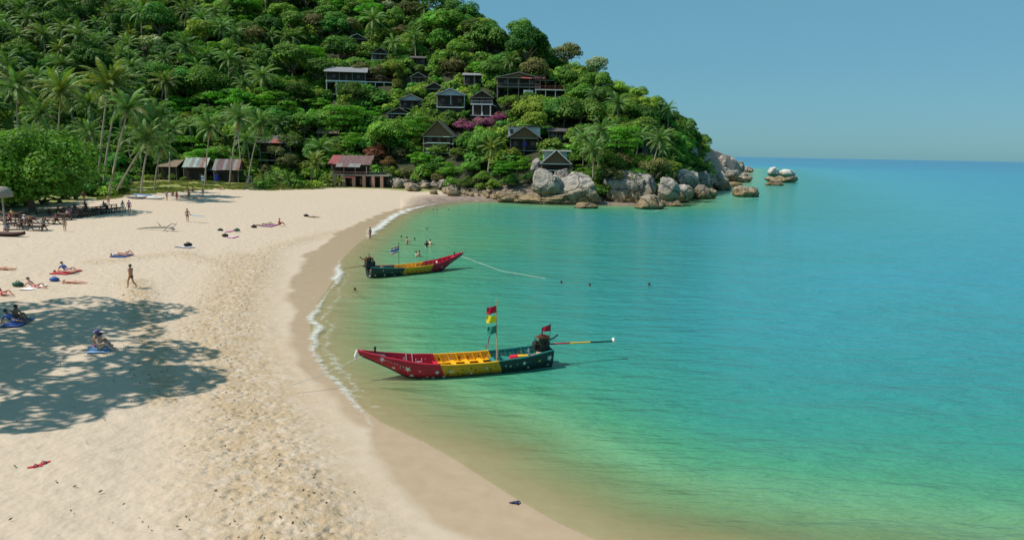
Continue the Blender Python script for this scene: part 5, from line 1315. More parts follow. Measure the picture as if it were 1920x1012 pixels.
def joints(pose):
    J = dict(pelvis=(0, 0, .95), belly=(0, .01, 1.10), chest=(0, .0, 1.30), neck=(0, -.01, 1.48), chin=(0, .03, 1.54), head=(0, .02, 1.62), top=(0, .01, 1.70), nose=(0, .115, 1.60),
             sl=(-.18, 0, 1.41), el=(-.25, -.03, 1.14), wl=(-.26, .05, .90), hl=(-.26, .08, .82), sr=(.18, 0, 1.41), er=(.25, -.03, 1.14), wr=(.26, .05, .90), hr=(.26, .08, .82),
             pl=(-.09, 0, .90), kl=(-.10, .03, .50), al=(-.10, -.02, .09), tl=(-.11, .15, .045), pr=(.09, 0, .90), kr=(.10, .03, .50), ar=(.10, -.02, .09), tr=(.11, .15, .045))
    def legs(k_l, a_l, t_l, k_r, a_r, t_r): J.update(kl=k_l, al=a_l, tl=t_l, kr=k_r, ar=a_r, tr=t_r)
    def arms(e_l, w_l, h_l, e_r, w_r, h_r): J.update(el=e_l, wl=w_l, hl=h_l, er=e_r, wr=w_r, hr=h_r)
    if pose == 'walk':
        legs((-.10, .18, .52), (-.10, .22, .09), (-.10, .38, .06), (.10, -.04, .50), (.10, -.34, .16), (.10, -.22, .05))
        arms((-.24, -.14, 1.16), (-.25, -.10, .92), (-.25, -.06, .84), (.24, .06, 1.14), (.25, .26, .98), (.25, .33, .94))
    elif pose == 'carry':
        arms((-.25, -.03, 1.14), (-.26, .05, .90), (-.26, .08, .82), (.26, .0, 1.15), (.33, .02, .93), (.34, .03, .85))
        legs((-.11, .08, .50), (-.11, .04, .09), (-.12, .2, .045), (.11, -.02, .50), (.11, -.12, .10), (.12, .04, .045))
    elif pose in ('waist',):
        arms((-.32, .08, 1.20), (-.30, .30, 1.12), (-.24, .36, 1.12), (.32, .08, 1.20), (.30, .30, 1.10), (.24, .36, 1.10))
    elif pose in ('sit', 'chair'):
        dz = .0 if pose == 'sit' else .36
        J.update(pelvis=(0, 0, .12+dz), belly=(0, -.03, .27+dz), chest=(0, -.03, .47+dz), neck=(0, .02, .65+dz), chin=(0, .07, .70+dz), head=(0, .07, .79+dz), top=(0, .06, .87+dz), nose=(0, .165, .77+dz), sl=(-.18, -.02, .58+dz), sr=(.18, -.02, .58+dz), pl=(-.1, .02, .10+dz), pr=(.1, .02, .10+dz))
        if pose == 'sit':
            legs((-.16, .36, .42), (-.13, .60, .08), (-.13, .76, .05), (.16, .38, .40), (.13, .66, .08), (.13, .82, .05))
            arms((-.28, .10, .36), (-.18, .36, .40), (-.12, .42, .38), (.28, .10, .36), (.18, .36, .42), (.12, .43, .40))
        else:
            legs((-.13, .44, .50), (-.13, .46, .09), (-.13, .6, .045), (.13, .44, .50), (.13, .46, .09), (.13, .6, .045))
            arms((-.26, .10, .68), (-.22, .34, .74), (-.18, .42, .75), (.26, .10, .68), (.22, .34, .74), (.18, .42, .75))
    elif pose == 'recline':
        J.update(pelvis=(0, 0, .13), belly=(0, -.14, .20), chest=(0, -.34, .36), neck=(0, -.46, .52), chin=(0, -.43, .57), head=(0, -.46, .66), top=(0, -.48, .74), nose=(0, -.36, .65), sl=(-.18, -.42, .44), sr=(.18, -.42, .44), pl=(-.1, .03, .11), pr=(.1, .03, .11))
        legs((-.13, .38, .36), (-.12, .68, .08), (-.12, .84, .06), (.12, .46, .14), (.12, .88, .08), (.13, .94, .2))
        arms((-.28, -.58, .16), (-.26, -.34, .06), (-.25, -.26, .05), (.28, -.58, .16), (.26, -.34, .06), (.25, -.26, .05))
    elif pose in ('lie_back', 'lie_front', 'lie_knee'):
        J.update(pelvis=(0, 0, .13), belly=(0, -.16, .13), chest=(0, -.36, .14), neck=(0, -.54, .13), chin=(0, -.60, .15), head=(0, -.68, .13), top=(0, -.76, .12), nose=(0, -.67, .235 if pose != 'lie_front' else .03), sl=(-.18, -.46, .12), sr=(.18, -.46, .12), pl=(-.1, .05, .12), pr=(.1, .05, .12))
        legs((-.12, .45, .12), (-.13, .86, .07), (-.14, .92, .2), (.12, .45, .12), (.13, .86, .07), (.14, .92, .2))
        arms((-.30, -.22, .09), (-.28, .02, .07), (-.27, .10, .06), (.30, -.22, .09), (.28, .02, .07), (.27, .10, .06))
        if pose == 'lie_front': J.update(tl=(-.14, 1.0, .05), tr=(.14, 1.0, .05)); arms((-.34, -.62, .09), (-.14, -.78, .07), (-.06, -.8, .07), (.34, -.62, .09), (.14, -.78, .07), (.06, -.8, .07))
        if pose == 'lie_knee': J.update(kl=(-.12, .36, .40), al=(-.12, .62, .08), tl=(-.12, .76, .05))
    elif pose == 'swim':                # breaststroke: body slanting down behind, chin at the water
        J.update(pelvis=(0, -.62, -.34), belly=(0, -.48, -.26), chest=(0, -.28, -.15), neck=(0, -.10, -.01), chin=(0, -.03, .03), head=(0, -.04, .12), top=(0, -.06, .20), nose=(0, .06, .11), sl=(-.18, -.16, -.07), sr=(.18, -.16, -.07), pl=(-.1, -.66, -.36), pr=(.1, -.66, -.36))
        legs((-.2, -1.0, -.44), (-.16, -1.36, -.42), (-.16, -1.5, -.44), (.2, -1.0, -.44), (.16, -1.36, -.42), (.16, -1.5, -.44))
        arms((-.42, -.02, -.09), (-.36, .24, -.06), (-.34, .32, -.06), (.42, -.02, -.09), (.36, .24, -.06), (.34, .32, -.06))
    return {k: Vector(v) for k, v in J.items()}
RAD = dict(pelvis=.135, belly=.125, chest=.145, neck=.058, chin=.07, head=.10, top=.075, nose=.022, sl=.068, el=.045, wl=.033, hl=.034, sr=.068, er=.045, wr=.033, hr=.034, pl=.095, kl=.062, al=.042, tl=.036, pr=.095, kr=.062, ar=.042, tr=.036)
BONES = [('pelvis', 'belly'), ('belly', 'chest'), ('chest', 'neck'), ('neck', 'chin'), ('chin', 'head'), ('head', 'top'), ('head', 'nose'), ('chest', 'sl'), ('sl', 'el'), ('el', 'wl'), ('wl', 'hl'), ('chest', 'sr'), ('sr', 'er'), ('er', 'wr'), ('wr', 'hr'),
         ('pelvis', 'pl'), ('pl', 'kl'), ('kl', 'al'), ('al', 'tl'), ('pelvis', 'pr'), ('pr', 'kr'), ('kr', 'ar'), ('ar', 'tr')]
def skin(name, nodes, bones, rad, root, mat, parent, sub=1):
    ks = list(nodes); ix = {k: i for i, k in enumerate(ks)}
    me = bpy.data.meshes.new(name); me.from_pydata([tuple(nodes[k]) for k in ks], [(ix[a], ix[b]) for a, b in bones], []); me.update()
    o = bpy.data.objects.new(name, me); C.objects.link(o)
    md = o.modifiers.new('skin', 'SKIN'); md.use_smooth_shade = True
    sv = me.skin_vertices[0].data
    for k in ks: sv[ix[k]].radius = (rad[k], rad[k]); sv[ix[k]].use_root = (k == root)
    s = o.modifiers.new('sub', 'SUBSURF'); s.levels = s.render_levels = sub
    dg = bpy.context.evaluated_depsgraph_get(); ev = o.evaluated_get(dg); m2 = bpy.data.meshes.new_from_object(ev)
    bpy.data.objects.remove(o); bpy.data.meshes.remove(me)
    m2.materials.clear(); m2.materials.append(mat); m2.name = name
    return link(name, m2, parent)
def person(label, loc, face, pose='stand', sk=0, hair=0, bottom=None, top=None, dress=None, H=1.72, longhair=False, group=None, hat=None, dz=0.0):
    """face: heading in degrees, 0 = away from the camera, 90 = to the left, -90 = to the right"""
    J = joints(pose); rad = dict(RAD); root = empty('person', label, 'person', loc, R(face), group); s = H/1.74; root.scale = (s, s, s); root.location.z += dz
    nodes, bones = dict(J), list(BONES)
    for sd in 'lr':                      # five fingers on each hand
        d = (J['h'+sd]-J['w'+sd]).normalized(); u = d.cross(Vector((0, 1, .3))).normalized()
        for i, (a, L_) in enumerate(((-.9, .05), (-.35, .085), (-.1, .095), (.15, .09), (.4, .07))):
            k = f'f{sd}{i}'; nodes[k] = J['h'+sd]+(d+u*a).normalized()*L_; rad[k] = .009; bones.append(('h'+sd, k))
    skin('body', nodes, bones, rad, 'pelvis', SKINS[sk], root)
    hd, tp, ch = J['head'], J['top'], J['chin']; up = (tp-ch).normalized(); fw = (J['nose']-hd); fw = (fw-up*fw.dot(up)).normalized()
    hm = MB(); c = hd+up*.035-fw*.025; hm.ball((0, 0, 0), 1.0, 10)
    q = Matrix((fw.cross(up), fw, up)).transposed()
    hm.v = [tuple(c+q @ Vector((v[0]*.108, v[1]*.118, v[2]*.095))) for v in hm.v]
    if longhair: hm.tube([hd-fw*.08, hd-fw*.11-up*.12, hd-fw*.10-up*.26], [.085, .08, .04], 8)
    hm.build('hair', HAIRS[hair], root, True)
    if hat:
        h = MB().ball(hd+up*.075, (.125, .125, .07), 10); h.tube([hd+up*.05, hd+up*.065], [.21, .19], 12); h.build('hat', CL[hat], root, True)
    m = lambda a, b, t: J[a].lerp(J[b], t)
    if bottom:
        sh = dict(pelvis=J['pelvis'], waist=m('pelvis', 'belly', .35), pl=J['pl'], pr=J['pr'], tl=m('pl', 'kl', .5), tr=m('pr', 'kr', .5))
        skin('shorts', sh, [('waist', 'pelvis'), ('pelvis', 'pl'), ('pl', 'tl'), ('pelvis', 'pr'), ('pr', 'tr')], dict(pelvis=.152, waist=.138, pl=.115, pr=.115, tl=.10, tr=.10), 'pelvis', CL[bottom], root)
    if top:
        sh = dict(belly=m('pelvis', 'belly', .5), mid=J['belly'], chest=J['chest'], nk=m('chest', 'neck', .55), sl=J['sl'], sr=J['sr'], el=m('sl', 'el', .6), er=m('sr', 'er', .6))
        skin('shirt', sh, [('belly', 'mid'), ('mid', 'chest'), ('chest', 'nk'), ('chest', 'sl'), ('sl', 'el'), ('chest', 'sr'), ('sr', 'er')], dict(belly=.148, mid=.142, chest=.162, nk=.085, sl=.082, sr=.082, el=.066, er=.066), 'chest', CL[top], root)
    if dress:
        sh = dict(a=m('chest', 'neck', .4), b=J['chest'], c=J['belly'], d=J['pelvis'], e=(m('pl', 'kl', .8)+m('pr', 'kr', .8))/2)
        skin('dress', sh, [('a', 'b'), ('b', 'c'), ('c', 'd'), ('d', 'e')], dict(a=.10, b=.165, c=.15, d=.185, e=.22), 'c', CL[dress], root)
    return root
# ---- walking and standing
person('walking man in black trunks crossing the sand, seen from his left side', at(247, 540), 78, 'walk', 0, 0, 'black', H=1.75)
p = at(352, 416); person('man in black shorts walking away with a board under his arm', p, 12, 'carry', 0, 0, 'black', H=1.75)
bd = MB(); n = 12
for i in range(n): pass
def board(label, loc, rz, mat, L_=2.0, w=.5, z=.0, tilt=(0, 0), name='paddle_board'):
    mb = MB(); V = []; n = 14
    for i in range(n+1):
        s = i/n*2-1; ww = w/2*max(.06, (1-abs(s)**2.6))
        for y, z_ in ((-ww, .0), (-ww*.6, .06), (ww*.6, .06), (ww, .0)): V.append((s*L_/2, y, z_+.06*abs(s)**3))
    F = []
    for i in range(n):
        for j in range(3): a = i*4+j; F.append((a, a+4, a+5, a+1))
        F.append((i*4+3, i*4+7, i*4+4, i*4))
    mb.add(V, F); o = mb.build(name, mat); o.location = loc; o.rotation_euler = (tilt[0], tilt[1], rz); o.location.z += z; return tag(o, label, 'board')
board('long pale blue board held level by the man in black shorts', p+Vector((1.25, -.05, 0)), R(-8), CL['skyblue'], 2.1, .36, .80, (0, R(5)))
person('man in a pink shirt and dark shorts beside the woman in white', at(243, 399), 30, 'stand', 0, 0, 'navy', 'pink', H=1.78)
person('woman in a white and blue dress beside the man in pink', at(231, 398), 60, 'stand', 1, 0, dress='white', longhair=True, H=1.66)
person('bare-chested small figure standing alone right of the picnic tables', at(122, 434), 20, 'stand', 0, 1, 'tan', H=1.45)
person('person in purple standing by the palm shade, leftmost of the group', at(313, 376), -20, 'stand', 1, 0, 'purple', 'purple', H=1.7)
person('person in a dark dress standing by the palm shade', at(332, 377), 10, 'stand', 0, 0, dress='maroon', longhair=True, H=1.7)
person('man in dark trunks standing between the dark dress and the pink top', at(355, 376), 40, 'walk', 2, 0, 'black', H=1.72)
person('person in a pink top standing at the right end of the shade group', at(381, 370), 0, 'stand', 1, 1, 'red', 'pink', H=1.68)
person('person in dark clothes sitting on the grass edge below the blue sign, left of two', at(352, 359), 180, 'sit', 0, 0, 'black', 'black')
person('person in maroon sitting on the grass edge below the blue sign, right of two', at(362, 359), 150, 'sit', 1, 1, 'black', 'maroon')
person('dark-shirted person sitting in the palm shade behind the standing women', at(324, 367), 200, 'sit', 0, 0, 'black', 'grey')
person('person lying in the palm shade right of the dark dress', at(345, 371), 90, 'lie_knee', 0, 0, 'blue')
person('sunbather in red lying in the palm shade, far right of the group', at(370, 372), -80, 'lie_back', 1, 1, 'red', 'red')
person('small figure in pink lying by the foot of the lifeguard chair', at(415, 356), 100, 'recline', 3, 1, 'pink')
person('child in red sitting in front of the beach-house palms', at(594, 349), 180, 'sit', 1, 1, 'red', 'red', H=1.3)
for k, (px, py, sk_, b_, t_, lab) in enumerate(((133, 375, 0, 'red', None, 'bare-chested man standing behind the picnic tables under the tree edge'), (158, 378, 2, 'black', 'maroon', 'person in maroon standing behind the tables, right of the bare-chested man'),
        (204, 385, 0, 'grey', 'tan', 'person in tan standing right of the dark tables near the palm feet'), (176, 352, 1, 'black', 'pink', 'distant person in pink between the palm trunks, farthest left'), (212, 352, 0, 'navy', 'navy', 'distant person in navy standing in the palm shade, third from left'),
        (190, 354, 2, 'black', 'red', 'distant person in red among the palm trunks, second from left'), (234, 350, 0, 'black', 'black', 'distant person in black standing behind the leaning palm'), (248, 349, 0, 'green', 'green', 'distant person in green right of the leaning palm'))):
    person(lab, at(px, py), 30*k, 'stand', sk_, k % 2, b_, t_, H=1.7)
person('person in a pale pink top standing in the doorway of the rusty shacks', at(346, 330), 180, 'stand', 1, 0, 'grey', 'pink', H=1.7)
# ---- towels and bags
def towel(label, loc, rz, L_, W, mat, stripes=None):
    mb = MB(); n = 10; m_ = 6; V = []
    for i in range(n+1):
        for j in range(m_+1):
            x, y = (i/n-.5)*L_, (j/m_-.5)*W; V.append((x, y, .03+.02*mnoise.noise(Vector((x*3+loc.x, y*3, 1)))))
    F = [(i*(m_+1)+j, (i+1)*(m_+1)+j, (i+1)*(m_+1)+j+1, i*(m_+1)+j+1) for i in range(n) for j in range(m_)]
    mb.add(V, F); 
    if stripes is not None: mb.m = [(i % m_) % 2 for i in range(len(F))]
    V2 = [(v[0], v[1], v[2]-.028) for v in V]; mb.add(V2, [f[::-1] for f in F])
    # lie along the slope of the sand
    gx = (gz(loc.x+.5, loc.y)-gz(loc.x-.5, loc.y)); gy_ = (gz(loc.x, loc.y+.5)-gz(loc.x, loc.y-.5))
    o = mb.build('beach_towel', [mat, stripes or mat], None, True); o.location = loc+Vector((0, 0, .05)); o.rotation_mode = 'XYZ'
    nrm = Vector((-gx, -gy_, 1)).normalized(); o.rotation_euler = (nrm.to_track_quat('Z', 'Y').to_matrix() @ Matrix.Rotation(rz, 3, 'Z')).to_euler()
    return tag(o, label, 'towel')
def bag(label, loc, r, mat, rz=0.0):
    root = empty('beach_bag', label, 'bag', loc, rz)
    V, F = ICO[2]; V = V*np.array([r*1.4, r, r*.75]); V[:, 2] = np.maximum(V[:, 2], -r*.55)+r*.55; V += .03*np.sin(V[:, [1, 2, 0]]*14)
    link('bag_body', np_mesh('bag_body', V, F, [mat], smooth=True), root)
    MB().tube([(-r*.5, 0, r*1.1), (-r*.3, 0, r*1.55), (r*.3, 0, r*1.55), (r*.5, 0, r*1.1)], .025, 6).build('strap', mat, root)
    return root
UP = Vector((0, 0, .07))
a = at(228, 480); towel('blue towel under the couple lying above the walking man', a, R(-8), 1.9, 1.3, CL['blue'])
person('man in a white shirt lying on the blue towel, nearer of the couple', a+Vector((-.1, -.25, .07)), -96, 'lie_back', 0, 0, 'black', 'white')
person('dark-haired sunbather with a raised knee, farther of the couple on the blue towel', a+Vector((.1, .5, .07)), -98, 'lie_knee', 3, 0, 'black')
a = at(124, 511); towel('red towel under the reclining pair at the left', a, R(-6), 2.2, 1.3, CL['red'])
person('person in a blue top propped on elbows on the red towel', a+Vector((0, .2, .07)), -98, 'recline', 1, 1, 'blue', 'blue')
person('sunbather lying flat on the front edge of the red towel', a+Vector((.05, -.35, .07)), -92, 'lie_back', 3, 1, 'black')
a = at(66, 540); person('sunbather reclining with one raised arm beside a green bag', a, -95, 'recline', 3, 1, 'red'); towel('white towel under the sunbather beside the green bag', a+Vector((-.1, 0, -.0)), R(-6), 1.9, .8, CL['white'])
bag('dark green bag at the head of the sunbather on the white towel', at(34, 537), .27, CL['green'])
person('sunbather lying face down, head on a blue bag, right of the white towel', at(138, 531), -94, 'lie_front', 3, 2, 'tan')
bag('blue bag under the head of the face-down sunbather', at(102, 527), .24, CL['blue'])
person('sunbather lying at the left edge of the picture, only legs in view', at(8, 506), -95, 'lie_back', 0, 0, 'red')
a = at(4, 553); person('person in red sitting at the very left edge above the tree shadow', a, -100, 'recline', 3, 1, 'red', 'red')
a = at(34, 606); towel('blue towel in the tree shadow at the left edge', a, R(-4), 2.0, .95, CL['blue'])
person('woman in a blue swimsuit propped up on the towel in the tree shadow', a+Vector((-.1, -.1, .07)), -92, 'recline', 2, 0, 'blue', 'blue')
person('dark-haired person sitting behind the woman in blue in the tree shadow', a+Vector((-.5, .55, .05)), -95, 'sit', 2, 0, 'black')
a = at(186, 657); towel('bright blue towel under the couple sitting in the dappled shade', a, R(5), 1.3, 1.0, CL['skyblue'])
person('man in pale trunks sitting in the dappled shade, nearer of the couple', a+Vector((.1, -.1, .06)), -85, 'sit', 1, 0, 'tan', hat='navy')
person('woman with a pink wrap sitting behind the man in the dappled shade', a+Vector((-.35, .4, .06)), -80, 'sit', 0, 1, 'magenta', hat='purple')
a = at(347, 464); towel('blue and white striped towel with a black bag on the open sand', a, R(70), 1.7, 1.1, CL['white'], CL['navy']); bag('black bag on the striped towel', a+Vector((.15, .35, .08)), .3, CL['black'], .5)
a = at(432, 434); towel('narrow red towel with bags on the open sand', a, R(-6), 1.9, .5, CL['pink']); bag('dark bag at the left end of the narrow red towel', a+Vector((-1.3, .2, 0)), .24, CL['black']); bag('dark green bag at the right end of the narrow red towel', a+Vector((.8, 0, .05)), .26, CL['green'])
a = at(437, 445); towel('pink and white towel just below the narrow red towel', a, R(-4), 1.8, .7, CL['magenta'], CL['white']); bag('black bag on the pink and white towel', a+Vector((-.9, 0, .07)), .26, CL['black'])
a = at(505, 423); towel('red and blue towel under the group of four sunbathers', a, R(-4), 3.2, 1.6, CL['red'], CL['skyblue'])
person('person in red sitting up, rightmost of the four sunbathers', a+Vector((1.3, .1, .07)), -60, 'sit', 0, 0, 'red', 'red')
person('sunbather in blue trunks lying left of the sitting person in red', a+Vector((-.3, .3, .07)), -95, 'lie_knee', 0, 0, 'skyblue')
person('tanned sunbather lying in front of the one in blue trunks', a+Vector((-1.0, -.9, .0)), -95, 'lie_back', 2, 0, 'black')
bag('dark bag left of the four sunbathers', at(476, 427), .26, CL['black'])
person('tanned sunbather lying alone near the wet sand above the four', at(588, 408), -96, 'lie_back', 2, 0, 'black'); bag('dark bag at the head of the lone sunbather near the wet sand', at(574, 406), .28, CL['black'])
# ---- bathers
def bather(label, px, py, pose, face, sk_=0, hair=0, bottom=None, top=None, **kw):
    p_ = G0(px, py); z = 0.0 if pose == 'swim' else -kw.pop('deep', 1.0)
    kw.pop('deep', None)
    return person(label, Vector((p_.x, p_.y, z)), face, pose, sk_, hair, bottom, top, **kw)
bather('bather standing waist deep with crossed arms, beyond the striped flag', 763, 458, 'waist', -60, 0, 0, 'black', deep=.80)
bather('swimmer with only a dark head showing, left of the crossed-arms bather', 752, 445, 'swim', 20)
bather('swimmer with only a dark head showing, right of the crossed-arms bather', 778, 449, 'swim', -30)
bather('woman in a dark swimsuit standing waist deep, front of the pair', 800, 464, 'waist', 10, 1, 0, 'black', 'black', deep=.92, longhair=True)
bather('fair-skinned bather behind the woman in the dark swimsuit', 807, 459, 'waist', -40, 1, 0, 'black', deep=1.05)
bather('bather on the left of the splashing couple right of the striped flag', 780, 481, 'waist', -80, 1, 1, 'white', deep=1.1)
bather('bather on the right of the splashing couple right of the striped flag', 786, 481, 'waist', 70, 1, 0, 'white', deep=1.05)
bather('lone swimmer far up the bay, above the pair', 800, 430, 'swim', 30)
bather('swimmer nearest the head of the bay, leftmost of three', 812, 394, 'swim', 40, 1)
bather('swimmer nearest the head of the bay, middle of three', 820, 395, 'swim', -20, 1)
bather('swimmer nearest the head of the bay, rightmost of three', 841, 394, 'swim', 10, 1)
bather('brown-haired swimmer gliding in the shallows below the green stern', 664, 544, 'swim', 70, 0, 1)
bather('swimmer at the end of the mooring rope, left of three in the open bay', 1052, 531, 'swim', 10, 1)
bather('swimmer with pale fins, middle of three in the open bay', 1104, 536, 'swim', 60, 0)
bather('swimmer farthest right in the open bay', 1218, 535, 'swim', -60, 1)
bather('small bather wading near the thick white surf', 694, 446, 'stand', 60, 0, 0, 'red', deep=.35)
# ================================================================ BEACH FURNITURE
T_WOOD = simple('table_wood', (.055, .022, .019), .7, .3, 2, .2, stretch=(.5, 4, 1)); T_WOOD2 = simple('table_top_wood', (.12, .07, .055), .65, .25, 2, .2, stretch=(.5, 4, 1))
def picnic(label, loc, rz, L_=1.9):
    root = empty('picnic_table', label, 'table', loc, rz, 'dark picnic tables under the big tree')
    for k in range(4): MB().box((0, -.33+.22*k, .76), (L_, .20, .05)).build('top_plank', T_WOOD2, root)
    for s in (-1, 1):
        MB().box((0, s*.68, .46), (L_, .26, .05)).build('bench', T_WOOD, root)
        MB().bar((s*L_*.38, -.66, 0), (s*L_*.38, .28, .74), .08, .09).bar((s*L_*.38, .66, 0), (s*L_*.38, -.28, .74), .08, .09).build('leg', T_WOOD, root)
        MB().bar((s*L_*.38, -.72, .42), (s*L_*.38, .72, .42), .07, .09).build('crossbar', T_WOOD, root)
    return root
tabs = [(44, 424), (8, 420), (36, 408), (104, 402), (132, 400), (70, 432), (28, 430), (96, 420), (55, 418), (118, 412), (82, 406), (20, 412), (142, 406), (168, 402), (120, 398), (192, 398), (152, 394)]
for k, (px, py) in enumerate(sorted(tabs)):
    cl_ = ['red', 'black', 'orange', 'teal', 'maroon', 'pink', 'purple', 'grey', 'green'][k//2]
    p_ = at(px, py); picnic(f'dark wooden picnic table in the shade of the big tree, {ordinal(k+1)} from left', p_, R(8+13*((k*7) % 5)-25))
    if k % 2 == 0: person(f'person in {cl_} sitting on a bench of the {ordinal(k+1)} picnic table from left', p_+Vector((.2, .75, 0)), 175, 'chair', k % 3, k % 2, 'black', cl_)
    if k in (1, 4): person(f'person with a {["yellow", "white"][k == 4]} top sitting at the {ordinal(k+1)} picnic table from left', p_+Vector((-.3, .75, 0)), 185, 'chair', 1, 0, 'navy', ['yellow', 'white'][k == 4], hat='white' if k == 4 else None)
def rail_bench(label, a, b_):
    a, b_ = at(*a), at(*b_); d = b_-a; L_ = d.length; root = empty('slatted_platform', label, 'platform', (a+b_)/2, math.atan2(d.y, d.x), 'long dark wooden platforms right of the tables')
    for k in range(5): MB().box((0, -.6+.3*k, .55), (L_, .26, .06)).build('slat', T_WOOD, root)
    n = int(L_/1.3)+1
    for k in range(n):
        x = -L_/2+.1+(L_-.2)*k/(n-1)
        for y in (-.6, .6): MB().bar((x, y, -.1), (x, y, 1.0 if y > 0 else .55), .09).build('leg', T_WOOD, root)
    MB().bar((-L_/2, .6, 1.0), (L_/2, .6, 1.0), .12, .08).build('back_rail', T_WOOD, root); MB().bar((-L_/2, .6, .78), (L_/2, .6, .78), .10, .05).build('back_rail', T_WOOD, root)
rail_bench('long dark wooden platform with a back rail beside the woman in white', (186, 402), (228, 396)); rail_bench('long dark wooden platform left of the railed one, under the branches', (128, 410), (184, 402))
person('person in teal sitting on the platform beside the woman in white', at(196, 396)+Vector((0, 0, .2)), 160, 'chair', 1, 0, 'black', 'teal'); person('person in pink sitting at the left end of the long platforms', at(130, 408)+Vector((0, .3, .1)), 170, 'chair', 3, 1, 'black', 'pink')
# low canoe at the left edge
def canoe(label, loc, rz, mat, L_=3.8):
    root = empty('canoe', label, 'boat', loc, rz); mb = MB(); V = []; n = 16
    for i in range(n+1):
        s = i/n*2-1; w = .42*max(.04, 1-abs(s)**2.4); up = .18*abs(s)**3
        V += [(s*L_/2, -w, .42+up), (s*L_/2, -w*.7, .1+up), (s*L_/2, 0, 0+up*1.2), (s*L_/2, w*.7, .1+up), (s*L_/2, w, .42+up), (s*L_/2, w*.8, .36+up), (s*L_/2, 0, .14+up), (s*L_/2, -w*.8, .36+up)]
    F = [(i*8+j, i*8+8+j, i*8+8+(j+1) % 8, i*8+(j+1) % 8) for i in range(n) for j in range(8)]
    mb.add(V, F); mb.build('hull', mat, root, True)
    for x in (-.8, .6): MB().box((x, 0, .36), (.22, .62, .04)).build('seat', T_WOOD2, root)
    return root
canoe('dark wooden canoe lying at the left edge before the tables', at(14, 443), R(4), T_WOOD, 3.6)
person('person in pale blue leaning over the dark canoe', at(10, 438)+Vector((0, .3, 0)), 200, 'sit', 2, 0, 'navy', 'skyblue', dz=.2)
for k, (px, py, m_, rz) in enumerate(((258, 373, 'grey', 6), (276, 372, 'white', 3), (268, 369, 'skyblue', -5), (290, 374, 'white', 8))):
    canoe(['grey kayak lying by the palm foot, leftmost of the kayaks', 'white kayak lying in front of the blue one', 'pale blue kayak lying behind the white one', 'white kayak at the right end of the row by the palms'][k], at(px, py), R(rz), CL[m_], 3.4)
# lifeguard chair
def guard_chair():
    p_ = at(468, 353); root = empty('lifeguard_chair', 'tall pale wooden lifeguard chair in front of the beach palms', 'chair', p_, R(12))
    for x in (-1, 1):
        for y in (-1, 1): MB().bar((x*.95, y*.8, -.05), (x*.42, y*.4, 2.1), .11, .11).build('leg', W_GREY, root)
        MB().bar((x*.7, -.6, .95), (x*.7, .6, .95), .08, .08).build('brace', W_GREY, root)
        MB().bar((x*.42, .4, 2.1), (x*.42, .45, 2.8), .09, .09).build('back_post', W_GREY, root)
    MB().bar((-.9, -.75, .4), (.6, -.55, 1.5), .07).build('brace', W_GREY, root)
    MB().box((0, 0, 2.12), (1.1, 1.0, .08)).build('seat', W_GREY, root); MB().box((0, .44, 2.55), (.95, .06, .35)).build('backrest', W_GREY, root)
    clear(455, 335, 480, 352, p_.y)
guard_chair()
# blue sign board
def sign():
    p_ = at(381, 349); root = empty('sign_board', 'pale blue sign board on a post by the leaning palm', 'sign', p_)
    MB().bar((0, 0, -.1), (0, 0, 1.3), .1).build('post', W_GREY, root)
    MB().box((0, -.06, 1.75), (.75, .05, 1.5)).build('panel', CL['skyblue'], root)
    MB().box((0, -.095, 2.1), (.6, .02, .3)).box((.05, -.095, 1.4), (.55, .02, .35)).build('white_print', CL['white'], root)
sign()
# driftwood
def driftwood():
    p_ = at(298, 432); root = empty('driftwood', 'bleached forked driftwood branch lying on the open sand', 'driftwood', p_)
    MB().tube([(-2.7, .0, .12), (-1.6, .05, .28), (-.4, .1, .35), (.8, .0, .4), (1.9, -.1, .2)], [.05, .09, .12, .14, .10], 7).build('branch', M_WOODD, root, True)
    for k, q in enumerate(([(.3, 0, .35), (-.1, .2, .8), (-.4, .3, 1.0)], [(.9, 0, .4), (1.4, .3, .8), (1.9, .4, .7)], [(.9, 0, .35), (1.6, -.4, .3), (2.0, -.5, .05)], [(1.2, 0, .3), (1.7, .2, .5), (2.1, .1, .85)], [(.6, 0, .3), (1.1, -.5, .2), (.9, -.9, .05)])):
        MB().tube(q, [.07, .05, .025], 6).build('twig', M_WOODD, root, True)
driftwood()
# grey mushroom lamp/shade at the left edge
def shade():
    p_ = at(10, 425); q = P(10, 362, p_.y); root = empty('thatched_shade', 'grey dome shade on a post at the left edge by the big tree', 'parasol', p_)
    h = q.z-p_.z; MB().tube([(0, 0, -.2), (0, 0, h)], .09, 8).build('post', W_GREY, root)
    mb = MB(); n = 14
    for i in range(5):
        pass
    prof = [(0, h+.75), (.55, h+.65), (.95, h+.25), (1.1, h-.35), (1.0, h-.45)]
    V = [(r*math.cos(k*math.tau/n), r*math.sin(k*math.tau/n), z) for r, z in prof for k in range(n)]
    mb.add(V, [(i*n+k, i*n+(k+1) % n, (i+1)*n+(k+1) % n, (i+1)*n+k) for i in range(len(prof)-1) for k in range(n)]); mb.build('dome', simple('weathered_thatch', (.24, .22, .19), .9, .25, 5, .4), root, True)
    clear(0, 345, 22, 395, p_.y)
shade()
